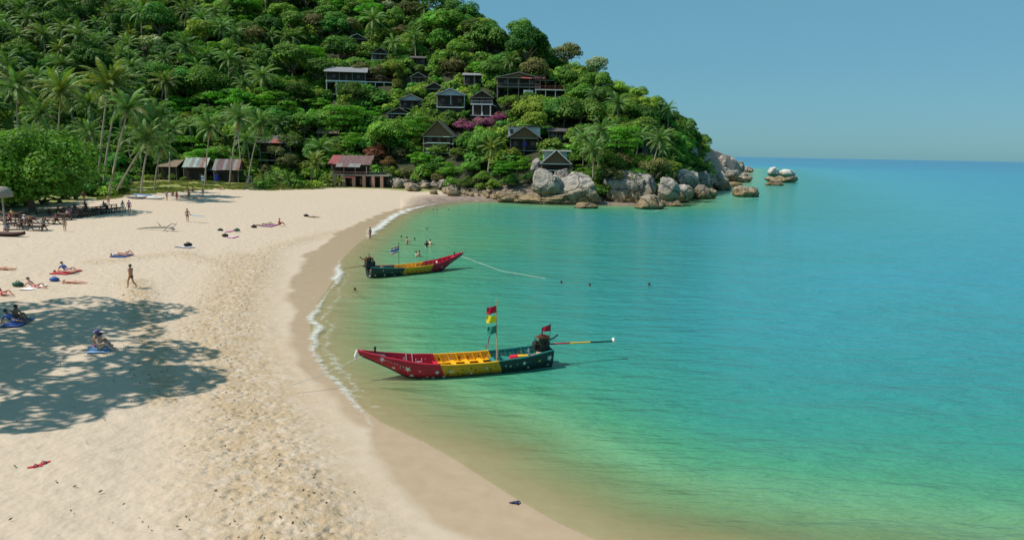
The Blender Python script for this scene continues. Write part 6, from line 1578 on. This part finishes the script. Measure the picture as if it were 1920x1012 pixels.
# flip-flops, dark wrack on the wet sand
def slipper(label, px, py, rz):
    p_ = at(px, py); root = empty('sandal', label, 'sandal', p_+Vector((0, 0, .03)), R(rz)); mb = MB(); V = []
    for z in (0, .03):
        for k in range(14):
            a_ = k*math.tau/14; V.append((.17*math.cos(a_), (.058+.012*math.cos(a_))*math.sin(a_), z))
    mb.add(V, [tuple(range(13, -1, -1)), tuple(range(14, 28))]+[(k, (k+1) % 14, 14+(k+1) % 14, 14+k) for k in range(14)]); mb.build('sole', CL['red'], root)
    MB().tube([(.08, 0, .03), (.0, .055, .07), (-.03, .06, .03)], .012, 5).tube([(.08, 0, .03), (0, -.055, .07), (-.03, -.06, .03)], .012, 5).build('strap', CL['maroon'], root)
    root.scale = (1.25,)*3
slipper('red sandal on the near sand, left of the pair', 66, 877, 25); slipper('red sandal on the near sand, right of the pair', 82, 871, 60)
def wrack():
    p_ = at(962, 943); root = empty('sea_wrack', 'small dark clump of wrack stranded on the wet sand', 'wrack', p_); mb = MB(); rs = random.Random(3)
    for k in range(7):
        a_ = rs.uniform(-.5, .5); mb.tube([(-.12+.03*k, rs.uniform(-.05, .05), .02), (.0+.03*k, a_*.1, .06), (.12+.02*k, a_*.2, .015)], [.02, .03, .012], 5)
    mb.build('strands', CL['navy'], root, True)
wrack()
# dry leaves, husks and twigs dropped on the sand: too many to count
def litter():
    rs = np.random.RandomState(2); pts = []
    for (poly, n) in ((foot2_px, 120), (foot_px, 80), (foot3_px, 80)):
        for _ in range(n):
            k = rs.randint(len(poly)-1); t = rs.uniform(); a_, b_ = poly[k], poly[k+1]
            pts.append((a_[0]+(b_[0]-a_[0])*t+rs.normal()*(14+.06*a_[1]), a_[1]+(b_[1]-a_[1])*t+rs.normal()*8))
    for _ in range(70): pts.append((rs.uniform(-60, 640), rs.uniform(430, 1012)))
    V, F = [], []
    for px, py in pts:
        p_ = G0(px, py, 1.0); z = gz(p_.x, p_.y)
        if float(sdist(np.array([p_.x]), np.array([p_.y]))[0]) < 4: continue
        L_ = rs.uniform(.03, .085); a_ = rs.uniform(0, 6.28); d = np.array([math.cos(a_), math.sin(a_), 0])*L_; w = np.array([-d[1], d[0], 0])*rs.uniform(.2, .45); c = np.array([p_.x, p_.y, z+.05])
        b0 = len(V); V += [c-d, c+w+[0, 0, .02], c+d+[0, 0, .04], c-w, c+[0, 0, .05]]; F += [(b0, b0+1, b0+4), (b0+1, b0+2, b0+4), (b0+2, b0+3, b0+4), (b0+3, b0, b0+4)]
    o = link('beach_litter', np_mesh('beach_litter', np.array(V), np.array(F), [simple('dry_litter', (.13, .085, .05), .9, .4, 4)])); tag(o, 'dry leaves and husks dropped along the trodden sand', 'litter', kind='stuff')
litter()
# ================================================================ TREES
random.seed(11)
LOOK = dict(deep='deep green round-crowned tree', mid='mid green bushy tree', bright='bright green tiered tree', olive='olive brown-leaved tree', cream='tree capped with cream blossom', palm='coconut palm')
LAND = [(655, 130, 'the long grey-roofed house'), (845, 185, 'the blue-white gabled hut'), (905, 150, 'the two-storey hut'), (975, 155, 'the red-roofed house'), (825, 255, 'the A-frame hut'), (985, 255, 'the brown-gabled hut'),
        (1042, 295, 'the black hut'), (675, 320, 'the beach house'), (400, 310, 'the tin-roofed shacks'), (520, 265, 'the red and green roof'), (205, 170, 'the tallest beach palms'), (60, 300, 'the big beach tree'), (1120, 270, 'the palm over the fluted boulder'),
        (1236, 260, 'the palm above the split boulder'), (60, 20, 'the top left corner'), (330, 20, 'the top edge, left of centre'), (580, 20, 'the top edge above the long house'), (900, 50, 'the skyline'), (1130, 130, 'the falling skyline'), (1270, 220, 'the last trees of the point'),
        (745, 150, 'the yellow bamboo'), (440, 180, 'the bright tiered trees'), (180, 90, 'the upper left palms')]
TODO = []       # trees waiting for their label: (kind, loc, scale, rz, var)
# ---- trees one can point out
def feature(key, px, py, scale, label, D=None, name='broadleaf_tree', cat='tree', grp='large trees standing out from the slope', var=0, rz=0.0, raise_=0.0):
    p_ = at(px, py) if D is None else P(px, py, D)
    if D is not None: p_.z = gz(p_.x, p_.y)
    return tree(key, p_, scale, rz, label, grp, name, cat, var, raise_)
def crown_at(key, px, py, drop, scale, label, name='broadleaf_tree', cat='tree', grp='large trees standing out from the slope', var=0, D0=None):
    """crown centred on a pixel at depth D, trunk down to the ground there"""
    cm, tm, th, rx, rz_ = SPEC[key][var % len(SPEC[key])]
    if drop > 100: drop = .55*rz_*scale*FPX/drop
    dr_ = float(np.interp(px, CT, DRT)); c = P(px, py, D0 or min(at(px, py+drop).y, dr_-2)); z = gz(c.x, c.y)
    rw = rx*scale*FPX/c.y; rh = rz_*scale*FPX/c.y; clear(px-rw*.8, py-rh*.8, px+rw*.8, py+rh*.5, c.y)
    root = empty(name, label, cat, (c.x, c.y, z), random.uniform(0, 6.28), grp)
    hh = max(c.z-z, .3); link('trunk', tm, root, None, None, (scale, scale, max(hh-.2, .3)/th)); link('crown', cm, root, (0, 0, hh), None, scale)
    return root
crown_at('bright', 440, 195, 40, 1.75, 'wide bright green tiered tree behind the beach palms, left of the long house', var=0)
crown_at('bright', 510, 188, 36, 1.45, 'bright green tiered tree between the wide one and the dark hollow', var=1)
crown_at('bright', 650, 226, 34, 1.5, 'bright green tiered tree directly below the long grey-roofed house', var=2)
crown_at('bright', 598, 198, 196, .95, 'small bright tiered tree left below the long house', var=0)
crown_at('bright', 340, 200, 195, 1.3, 'bright green tree left of the wide tiered one', var=1)
crown_at('bright', 345, 275, 168, 1.15, 'vivid yellow-green tree behind the tin-roofed shacks', var=2)
crown_at('bright', 705, 208, 198, .6, 'small bright tree at the right foot of the long house', var=1)
crown_at('mid', 935, 165, 214, 1.05, 'rounded bright tree before the red-roofed house, right of the two-storey hut', var=1)
crown_at('mid', 955, 195, 203, .8, 'small leafy tree right of the two-storey hut', var=2)
crown_at('mid', 1000, 210, 192, 1.2, 'yellow-green leafy tree above the brown-gabled hut', var=3)
crown_at('olive', 755, 290, 178, .7, 'sparse olive tree right of the red-leaved shrub', var=1)
crown_at('cream', 288, 85, 262, 1.25, 'tree capped with cream blossom high among the palms at left', var=0)
crown_at('cream', 725, 18, 300, 1.2, 'tree with cream blossom near the top edge right of centre', var=0)
crown_at('cream', 1118, 125, 214, .95, 'cream-tinged round tree on the falling skyline', var=0)
crown_at('deep', 915, 80, 252, 1.9, 'huge deep green tree with billowing crown under the skyline', var=0)
crown_at('mid', 830, 80, 255, 1.5, 'large yellowish green tree left of the huge billowing one', var=0)
crown_at('deep', 975, 62, 262, 1.2, 'dark tree standing out on the skyline right of the huge one', var=1)
crown_at('olive', 1062, 104, 232, 1.25, 'thin grey-green tree breaking the skyline above the red deck', var=0)
crown_at('deep', 1088, 215, 176, 1.5, 'dense dark tree right of the brown-gabled hut', var=2)
crown_at('deep', 640, 95, 262, 1.5, 'dark tree mass above the long grey-roofed house', var=3)
crown_at('olive', 850, 128, 225, 1.25, 'grey-olive tree above the blue-white gabled hut', var=0)
# tall yellow bamboo
SPEC['bamboo'] = [(crown_mesh(77, 2.3, 5.2, 2600, .42, L_YEL, 'tall', mat2=L_OLIVE, frac2=.2), trunk_mesh(9, 3, .1, 1.0), 3, 2.3, 5.2)]
crown_at('bamboo', 745, 150, 214, 1.0, 'tall yellow bamboo clump right of the long house', 'bamboo_clump', 'bamboo')
SPEC['boug'] = [(crown_mesh(81+i, 3.0, 1.7, 2000, .36, L_BOUG, mat2=L_OLIVE, frac2=.42), trunk_mesh(12, 1, .12, 1.5), 1, 3.0, 1.7) for i in range(2)]
crown_at('boug', 870, 238, 180, 1.15, 'magenta bougainvillea bush, left mass below the two-storey hut', 'bougainvillea', 'shrub', var=0)
crown_at('boug', 905, 232, 182, 1.2, 'magenta bougainvillea bush, right mass below the two-storey hut', 'bougainvillea', 'shrub', var=1)
crown_at('boug', 935, 222, 186, .9, 'pinkish bougainvillea tip right of the two-storey hut', 'bougainvillea', 'shrub', var=0)
SPEC['russet'] = [(crown_mesh(91+i, 3.4, 2.3, 1900, .40, L_REDG, mat2=L_RED, frac2=.33), trunk_mesh(14, 2, .14, 2.2), 2, 3.4, 2.3) for i in range(2)]
crown_at('russet', 705, 290, 166, 1.15, 'russet and red-leaved shrub beside the beach house roof', 'red_leaved_shrub', 'shrub', var=0)
crown_at('russet', 728, 306, 163, .75, 'low red-leaved shrub hanging over the rock heap', 'red_leaved_shrub', 'shrub', var=1)
crown_at('russet', 1245, 240, 192, .55, 'small red-topped shrub high on the point', 'red_leaved_shrub', 'shrub', var=1)
for k, (px, py, sc_, key) in enumerate(((790, 300, .8, 'bright'), (840, 318, .75, 'bright'), (885, 318, .7, 'mid'), (950, 318, .85, 'bright'), (985, 305, .65, 'bright'), (905, 335, .6, 'mid'), (860, 290, .6, 'mid'), (760, 325, .5, 'olive'), (955, 340, .6, 'deep'), (1075, 300, .55, 'mid'), (1085, 318, .5, 'bright'), (820, 335, .5, 'olive'), (875, 345, .55, 'deep'), (925, 348, .5, 'mid'), (995, 335, .5, 'deep'))):
    crown_at(key, px, py, 9*sc_+2, sc_, f'{["bright green", "leafy green"][key != "bright"]} shore shrub between the rock heap and the broad grey boulder, {ordinal(1+sorted([790,840,885,950,985,905,860,760,955,1075,1085,820,875,925,995]).index(px))} from left', 'shore_shrub', 'shrub', 'shrubs along the rocky shore', var=k)
# big leafy tree at the left edge, leaf by leaf
def big_tree(label, px, py, D, rx, rz_, nl, ls, seed, zc=None):
    c = P(px, py, D); z = gz(c.x, c.y); root = empty('beach_almond_tree', label, 'tree', (c.x, c.y, z))
    me_ = crown_mesh(seed, rx, rz_, nl, ls, L_ALMOND, 'full', lobes=70); link('crown', me_, root, (0, 0, c.z-z))
    link('trunk', trunk_mesh(seed, max(c.z-z-1, 2), .4, rx*.7), root); return root
big_tree('big bright leafy tree at the left edge over the picnic tables', 54, 322, 92, 9.4, 6.2, 16000, .52, 201)
big_tree('darker leafy tree cut by the left edge behind the big one', -70, 318, 98, 9.0, 6.4, 9000, .52, 202)
for k, (px, py) in enumerate(((-6, 392), (24, 388), (52, 386), (84, 384), (112, 380), (140, 374), (165, 366))):
    p_ = at(px, py); tree('dbush', p_, 1.5, k*1.1, f'dark shrub in the shade behind the picnic tables, {ordinal(k+1)} from left', 'dark shrubs behind the picnic tables', 'shade_shrub', 'shrub', k)
for k, (px, py, s_) in enumerate(((303, 337, .8), (322, 339, .7), (345, 340, .55), (372, 339, .6), (398, 340, .7), (452, 341, .8), (472, 338, 1.0), (300, 330, 1.0))):
    tree('bush', at(px, py), s_, k*1.3, f'low bush in front of the tin-roofed shacks, {ordinal(1+sorted([303, 322, 345, 372, 398, 452, 472, 300]).index(px))} from left', 'bushes in front of the shacks', 'shack_bush', 'shrub', k)
# three tall trees just outside the left edge: their shade lies on the sand
for k, (x, y, z, rx, rz_) in enumerate(((-30.0, 27.8, 14.8, 7.2, 3.2), (-37.4, 37.2, 15.4, 8.0, 3.4), (-40.5, 30.0, 15.0, 7.6, 3.4))):
    root = empty('shade_tree', ['tall tree outside the left edge, nearest, shading the near sand', 'tall tree outside the left edge, farther, shading the woman in blue', 'tall tree outside the left edge, behind the other two'][k], 'tree', (x, y, gz(x, y)), group='trees outside the left edge')
    link('crown', crown_mesh(301+k, rx, rz_, 5200, .5, L_LIGHT, 'round', lobes=26), root, (0, 0, z-gz(x, y))); link('trunk', trunk_mesh(300+k, z-2, .4, rx*.7), root)
# ---- beach palms, frond by frond
for k, (b, c, sc_, kd, ln, sag, lab) in enumerate((
    ((184, 362), (204, 160), 1.15, 'y', 0, 0, 'tall coconut palm with yellowing fronds, centre of the left palm group'),
    ((193, 363), (222, 172), 1.0, 'g', 2, 0, 'tall straight palm just right of the yellowing one'),
    ((202, 370), (240, 205), .95, 'g', -1, -.2, 'curved palm third in the left palm group'),
    ((212, 368), (276, 262), .85, 'g', 0, -.2, 'strongly leaning palm at the edge of the lawn'),
    ((264, 365), (286, 235), 1.0, 'g', 1, 0, 'palm with a slanting grey trunk between lawn and kayaks'),
    ((289, 358), (302, 275), .8, 'g', 0, 0, 'shorter palm right of the kayaks'),
    ((384, 351), (394, 240), .95, 'g', 0, 0, 'palm by the blue sign board'),
    ((430, 349), (448, 222), .95, 'g', 0, 0, 'palm in front of the mauve striped shack roof'),
    ((454, 341), (443, 215), .85, 'g', 2, 0, 'thin upright palm behind the striped shack'),
    ((465, 344), (489, 232), .95, 'g', 0, 0, 'leaning pale-trunked palm behind the lifeguard chair'),
    ((582, 348), (590, 305), .8, 'y', 0, 0, 'small bright palm left of the beach house'),
    ((108, 352), (114, 172), 1.1, 'y', 0, 0, 'palm with hanging orange dead frond above the big leafy tree'),
    ((40, 350), (30, 165), 1.1, 'g', 0, 0, 'tall palm at the left edge above the big leafy tree'),
    ((150, 345), (168, 250), .9, 'g', 3, 0, 'short dark palm behind the left palm group'),
    ((72, 340), (75, 215), 1.0, 'g', 4, 0, 'dark palm half hidden behind the big leafy tree'),
    ((318, 345), (320, 245), .9, 'g', 3, 0, 'palm rising behind the leftmost shack'),
    )):
    big_palm(*b, *c, lab, sc_, 22, kd, 3 if k == 11 else 1, ln, None, seed=k, sag=sag)
for k, (b, c, sc_, D_, kd, lab) in enumerate((
    ((1120, 328), (1128, 245), .95, 160, 'g', 'palm with drooping fronds above the cracked boulder, upper of two crowns'), ((1112, 330), (1112, 282), .85, 157, 'g', 'lower palm crown left of the drooping one above the boulders'),
    ((1222, 320), (1238, 262), .9, 166, 'g', 'slanting palm on the point above the split boulder'), ((915, 318), (922, 278), .75, 165, 'y', 'yellowish palm among the shore shrubs below the bougainvillea'),
    ((1180, 250), (1190, 215), .75, 190, 'g', 'small palm high on the point under the skyline'))):
    big_palm(*b, *c, lab, sc_, 20, kd, 1, 0, D_, 'palms on the rocky slope', seed=40+k)
for k, (b, c, sc_) in enumerate((((613, 351), (614, 338), .52), ((634, 351), (636, 340), .45), ((492, 350), (493, 334), .55), ((540, 350), (541, 338), .55), ((520, 347), (520, 335), .55), ((505, 348), (506, 338), .45))):
    big_palm(*b, *c, ['young palm just left of the beach house piers', 'young palm against the beach house piers', 'young palm right of the lifeguard chair', 'young palm at the right end of the dark hedge', 'young palm in the middle of the dark hedge', 'smallest young palm in the dark hedge'][k], sc_, 12, 'y' if k < 2 else 'g', 0, 0, None, 'young palms at the back of the sand', seed=60+k)
# ---- banana plants
def banana_leaf():
    V, F, t = [], [], []; n = 9; 
    for i in range(n+1):
        s = i/n; a = 1.15-1.5*s; x = 2.4*s*.8; z = 2.4*(s*.95-.62*s*s); w = .34*math.sin(math.pi*min(1, .1+s*.92))+.02
        V += [(x, w, z-.06), (x, 0, z), (x, -w, z-.06)]; t += [.9+.3*(i % 2), 1.2, .9+.3*((i+1) % 2)]
    for i in range(n): b = 3*i; F += [(b, b+1, b+4, b+3), (b+1, b+2, b+5, b+4)]
    return np_mesh('leaf', np.array(V), np.array(F), [L_BANANA], dict(tint=t), smooth=True)
BLEAF = banana_leaf()
def banana(label, px, py, D, sc_, seed):
    p_ = at(px, py+8); z = p_.z; root = empty('banana_plant', label, 'banana plant', (p_.x, p_.y, z), group='banana plants among the huts'); rs_ = random.Random(seed)
    h = 1.5+.1*(seed % 4); MB().tube([(0, 0, -.3), (0, 0, h*.6), (.1, 0, h)], [.16, .13, .08], 7).build('stem', simple('banana_stem', (.16, .20, .07), .7, .2, 4) if seed == 0 else bpy.data.materials['banana_stem'], root, True)
    for k in range(9): link('leaf', BLEAF, root, (0, 0, h-.05), (0, rs_.uniform(-.55, .35), k*2.399), sc_*rs_.uniform(.8, 1.15))
bp_ = [(782, 207), (796, 200), (808, 207), (800, 215), (788, 218), (818, 200), (775, 215), (868, 205), (872, 218), (812, 218), (866, 192), (1150, 275)]
for k, (px, py) in enumerate(bp_): banana(f'banana plant with broad light leaves among the gabled huts, {ordinal(1+sorted(bp_).index((px, py)))} from left', px, py, 187+(218-py)*.5 if k < 11 else 170, 1.0, k)

# ---- the wood on the slope
rsn = np.random.RandomState(7)
cand = []
def rand_slope(n):
    c = rsn.uniform(-160, 1325, n); t = rsn.uniform(.0, 1.12, n)
    df = np.interp(c, CT, DFT); dr = np.interp(c, CT, DRT); y = df+(dr-df)*t; x = (c-960)/FPX*y*.9856
    return c, t, x, y
c_, t_, x_, y_ = rand_slope(9000)
z_ = ground(x_, y_)
keep = []; grid = {}
def blocked(x, y, z, r, h):
    """would a crown here hide something that the photograph shows?"""
    px, py = proj((x, y, z+h)); rp = r*FPX/y*.7
    for (a, b_, c2, d_, D_) in CLEAR:
        if y < D_+2.0 and px+rp > a and px-rp < c2 and py+rp*.8 > b_ and py-rp*.8 < d_: return True
        if D_-1 < y < D_+6 and a-3 < px < c2+3 and abs(x) and d_-25 < py < d_+40: return True
    return False
for i in range(len(x_)):
    c, x, y, z = c_[i], x_[i], y_[i], z_[i]
    if c > 1285 and rsn.uniform() < .5: continue
    left = np.interp(c, [-200, 200, 420, 620, 1000, 1100, 1330], [.66, .66, .36, .05, .04, .16, .22])
    pal = rsn.uniform() < left
    sc_ = rsn.uniform(.85, 1.6) if not pal else rsn.uniform(.85, 1.2)
    if c > 1080: sc_ *= .78
    if c > 1240: sc_ *= .72
    if t_[i] < .08: sc_ *= .8
    r = 5.2*sc_; sp = (5.0 if not pal else 4.6)*sc_
    k0 = (int(x//6), int(y//6)); ok = True
    for a in (-1, 0, 1):
        for b_ in (-1, 0, 1):
            for (xx, yy, ss) in grid.get((k0[0]+a, k0[1]+b_), ()):
                if (xx-x)**2+(yy-y)**2 < ((sp+ss)/2)**2: ok = False
    if not ok: continue
    h = (4.2 if not pal else 8.5)*sc_
    if blocked(x, y, z, r, h): continue
    # keep the skyline of the photograph
    px, py = proj((x, y, z+h+3*sc_))
    lim = np.interp(px, [820, 850, 900, 950, 1000, 1050, 1100, 1140, 1180, 1220, 1260, 1290, 1315, 1330], [-20, 8, 38, 48, 66, 96, 110, 140, 162, 172, 205, 235, 255, 400])
    if py < lim: continue
    grid.setdefault(k0, []).append((x, y, sp))
    if pal: kind = 'palm'
    else:
        q = rsn.uniform(); kind = 'deep' if q < .44 else ('mid' if q < .80 else ('olive' if q < .9 else 'bright'))
        if c < 350 and kind == 'bright': kind = 'deep'
    keep.append((kind, x, y, z, sc_, rsn.uniform(0, 6.28), rsn.randint(99), px, py))
palms = [k for k in keep if k[0] == 'palm']; trees = [k for k in keep if k[0] != 'palm']
# those that show largest become trees of their own, the rest one mass
def size(k):
    _, x, y, z, s, *_r = k; px, py = k[7], k[8]
    return s/y*(1 if -20 < px < 1500 and -25 < py < 420 else .2)
palms.sort(key=size, reverse=True); trees.sort(key=size, reverse=True)
solo = palms[:235]+trees[:255]; rest = palms[235:]+trees[255:]
names = {}
for k in solo:
    px, py = k[7], k[8]+10
    j = min(range(len(LAND)), key=lambda i_: (LAND[i_][0]-px)**2+(LAND[i_][1]-py)**2)
    dx, dy = px-LAND[j][0], py-LAND[j][1]
    rel = ('left of' if dx < 0 else 'right of') if abs(dx) > abs(dy) else ('above' if dy < 0 else 'below')
    names.setdefault((k[0], rel, LAND[j][2]), []).append(k)
for (kind, rel, lm), L_ in names.items():
    L_.sort(key=lambda k: k[7])
    for n_, k in enumerate(L_):
        _, x, y, z, s, rz, var, px, py = k
        lab = f'{LOOK[kind]} {rel} {lm}'+(f', {ordinal(n_+1)} from left' if len(L_) > 1 else '')
        if kind == 'palm':
            root = empty('coconut_palm', lab, 'palm', (x, y, z), rz, 'coconut palms of the hillside wood'); s2 = s*(.8+.1*(var % 5)); root.scale = (s2, s2, s2); root.rotation_euler = (.05*((var % 7)-3), .05*((var % 5)-2), rz)
            tm, tp = PTRUNK[var % 5]; link('trunk', tm, root); link('crown', PCROWN[4 if var % 11 == 0 else var % 4], root, tp)
        else:
            tree(kind, (x, y, z), s, rz, lab, 'trees of the hillside wood', var=var, raise_=(var % 5)*.9)
kinds = [('deep', i) for i in range(4)]+[('mid', i) for i in range(4)]+[('olive', 0), ('bright', 0), ('cream', 0)]
if rest:
    protos = [(SPEC[k][i][0], SPEC[k][i][2]+SPEC[k][i][4]*.35) for k, i in kinds]+[(PCROWN[i], 9.0) for i in range(4)]
    first = {'deep': (0, 4), 'mid': (4, 4), 'olive': (8, 1), 'bright': (9, 1), 'cream': (10, 1), 'palm': (11, 4)}
    scatter('forest', [(k[1], k[2], k[3]) for k in rest], [k[4] for k in rest], [k[5] for k in rest], [first[k[0]][0]+k[6] % first[k[0]][1] for k in rest], protos, 'dense wood covering the rest of the hillside', 'forest')
# ---- undergrowth: low bushes closing the ground between the trees
c_, t_, x_, y_ = rand_slope(9000); z_ = ground(x_, y_)
B = []
for i in range(len(x_)):
    if c_[i] > 1312: continue
    s = rsn.uniform(.9, 2.1)*(1.0 if c_[i] < 1100 else .8)
    if c_[i] > 1285: s *= .6
    if blocked(x_[i], y_[i], z_[i], 1.6*s, 1.0*s): continue
    B.append((x_[i], y_[i], z_[i], s, rsn.uniform(0, 6.28), rsn.randint(6)))
    if len(B) > 5200: break
scatter('undergrowth', [b[:3] for b in B], [b[3] for b in B], [b[4] for b in B], [b[5] for b in B], [(SPEC['bush'][i][0], .7) for i in range(4)]+[(SPEC['dbush'][i][0], .8) for i in range(2)], 'tangled undergrowth between the trees of the slope', 'undergrowth')
# ---- low plants behind the beach
Q = []
for i in range(520):
    c = rsn.uniform(-200, 760); y = np.interp(c, CG, YG)+rsn.uniform(2, 60); x = (c-960)/FPX*y*.9856
    df = np.interp(c, CT, DFT)
    if y > df+4: continue
    if 225 < c < 470 and y < df-12: continue          # the open lawn
    if c < 150 and y < 120: continue
    z = gz(x, y); s = rsn.uniform(.5, 1.2)
    if blocked(x, y, z, 1.6*s, 1.0*s): continue
    Q.append((x, y, z, s, rsn.uniform(0, 6.28), rsn.randint(6)))
if Q: scatter('hedge_plants', [b[:3] for b in Q], [b[3] for b in Q], [b[4] for b in Q], [b[5] for b in Q], [(SPEC['bush'][i][0], .5) for i in range(4)]+[(SPEC['dbush'][i][0], .6) for i in range(2)], 'low bushes at the back of the beach under the palms', 'bushes')

# ---- grass on the lawn
def tuft(seed):
    rs_ = np.random.RandomState(seed); V, F, t = [], [], []
    for k in range(26):
        a = rs_.uniform(0, 6.28); r = rs_.uniform(0, .35); h = rs_.uniform(.12, .34); b0 = len(V); c = np.array([r*math.cos(a), r*math.sin(a), 0]); d = np.array([-math.sin(a), math.cos(a), 0])*.03
        l = np.array([math.cos(a+1), math.sin(a+1), 0])*h*.5; V += [c-d, c+d, c+l*.5+[0, 0, h*.7]+d*.5, c+l+[0, 0, h]]; F.append((b0, b0+1, b0+2, b0+3)); t += [rs_.uniform(.6, 1.3)]*4
    return np_mesh('tuft', np.array(V), np.array(F), [L_GRASS], dict(tint=t))
TU = [tuft(i) for i in range(3)]
Q = []
for i in range(6000):
    c = rsn.uniform(170, 620); y = np.interp(c, CG, YG)+rsn.uniform(-1, 34); x = (c-960)/FPX*y*.9856
    if mnoise.noise(Vector((x*.15, y*.15, 2))) < -.15: continue
    Q.append((x, y, 0, rsn.uniform(.7, 1.5), rsn.uniform(0, 6.28), rsn.randint(3)))
QZ = ground(np.array([q[0] for q in Q]), np.array([q[1] for q in Q]))
scatter('grass', [(q[0], q[1], z) for q, z in zip(Q, QZ)], [q[3] for q in Q], [q[4] for q in Q], [q[5] for q in Q], [(m_, 0) for m_ in TU], 'dry tufted grass of the lawn behind the sand', 'grass')
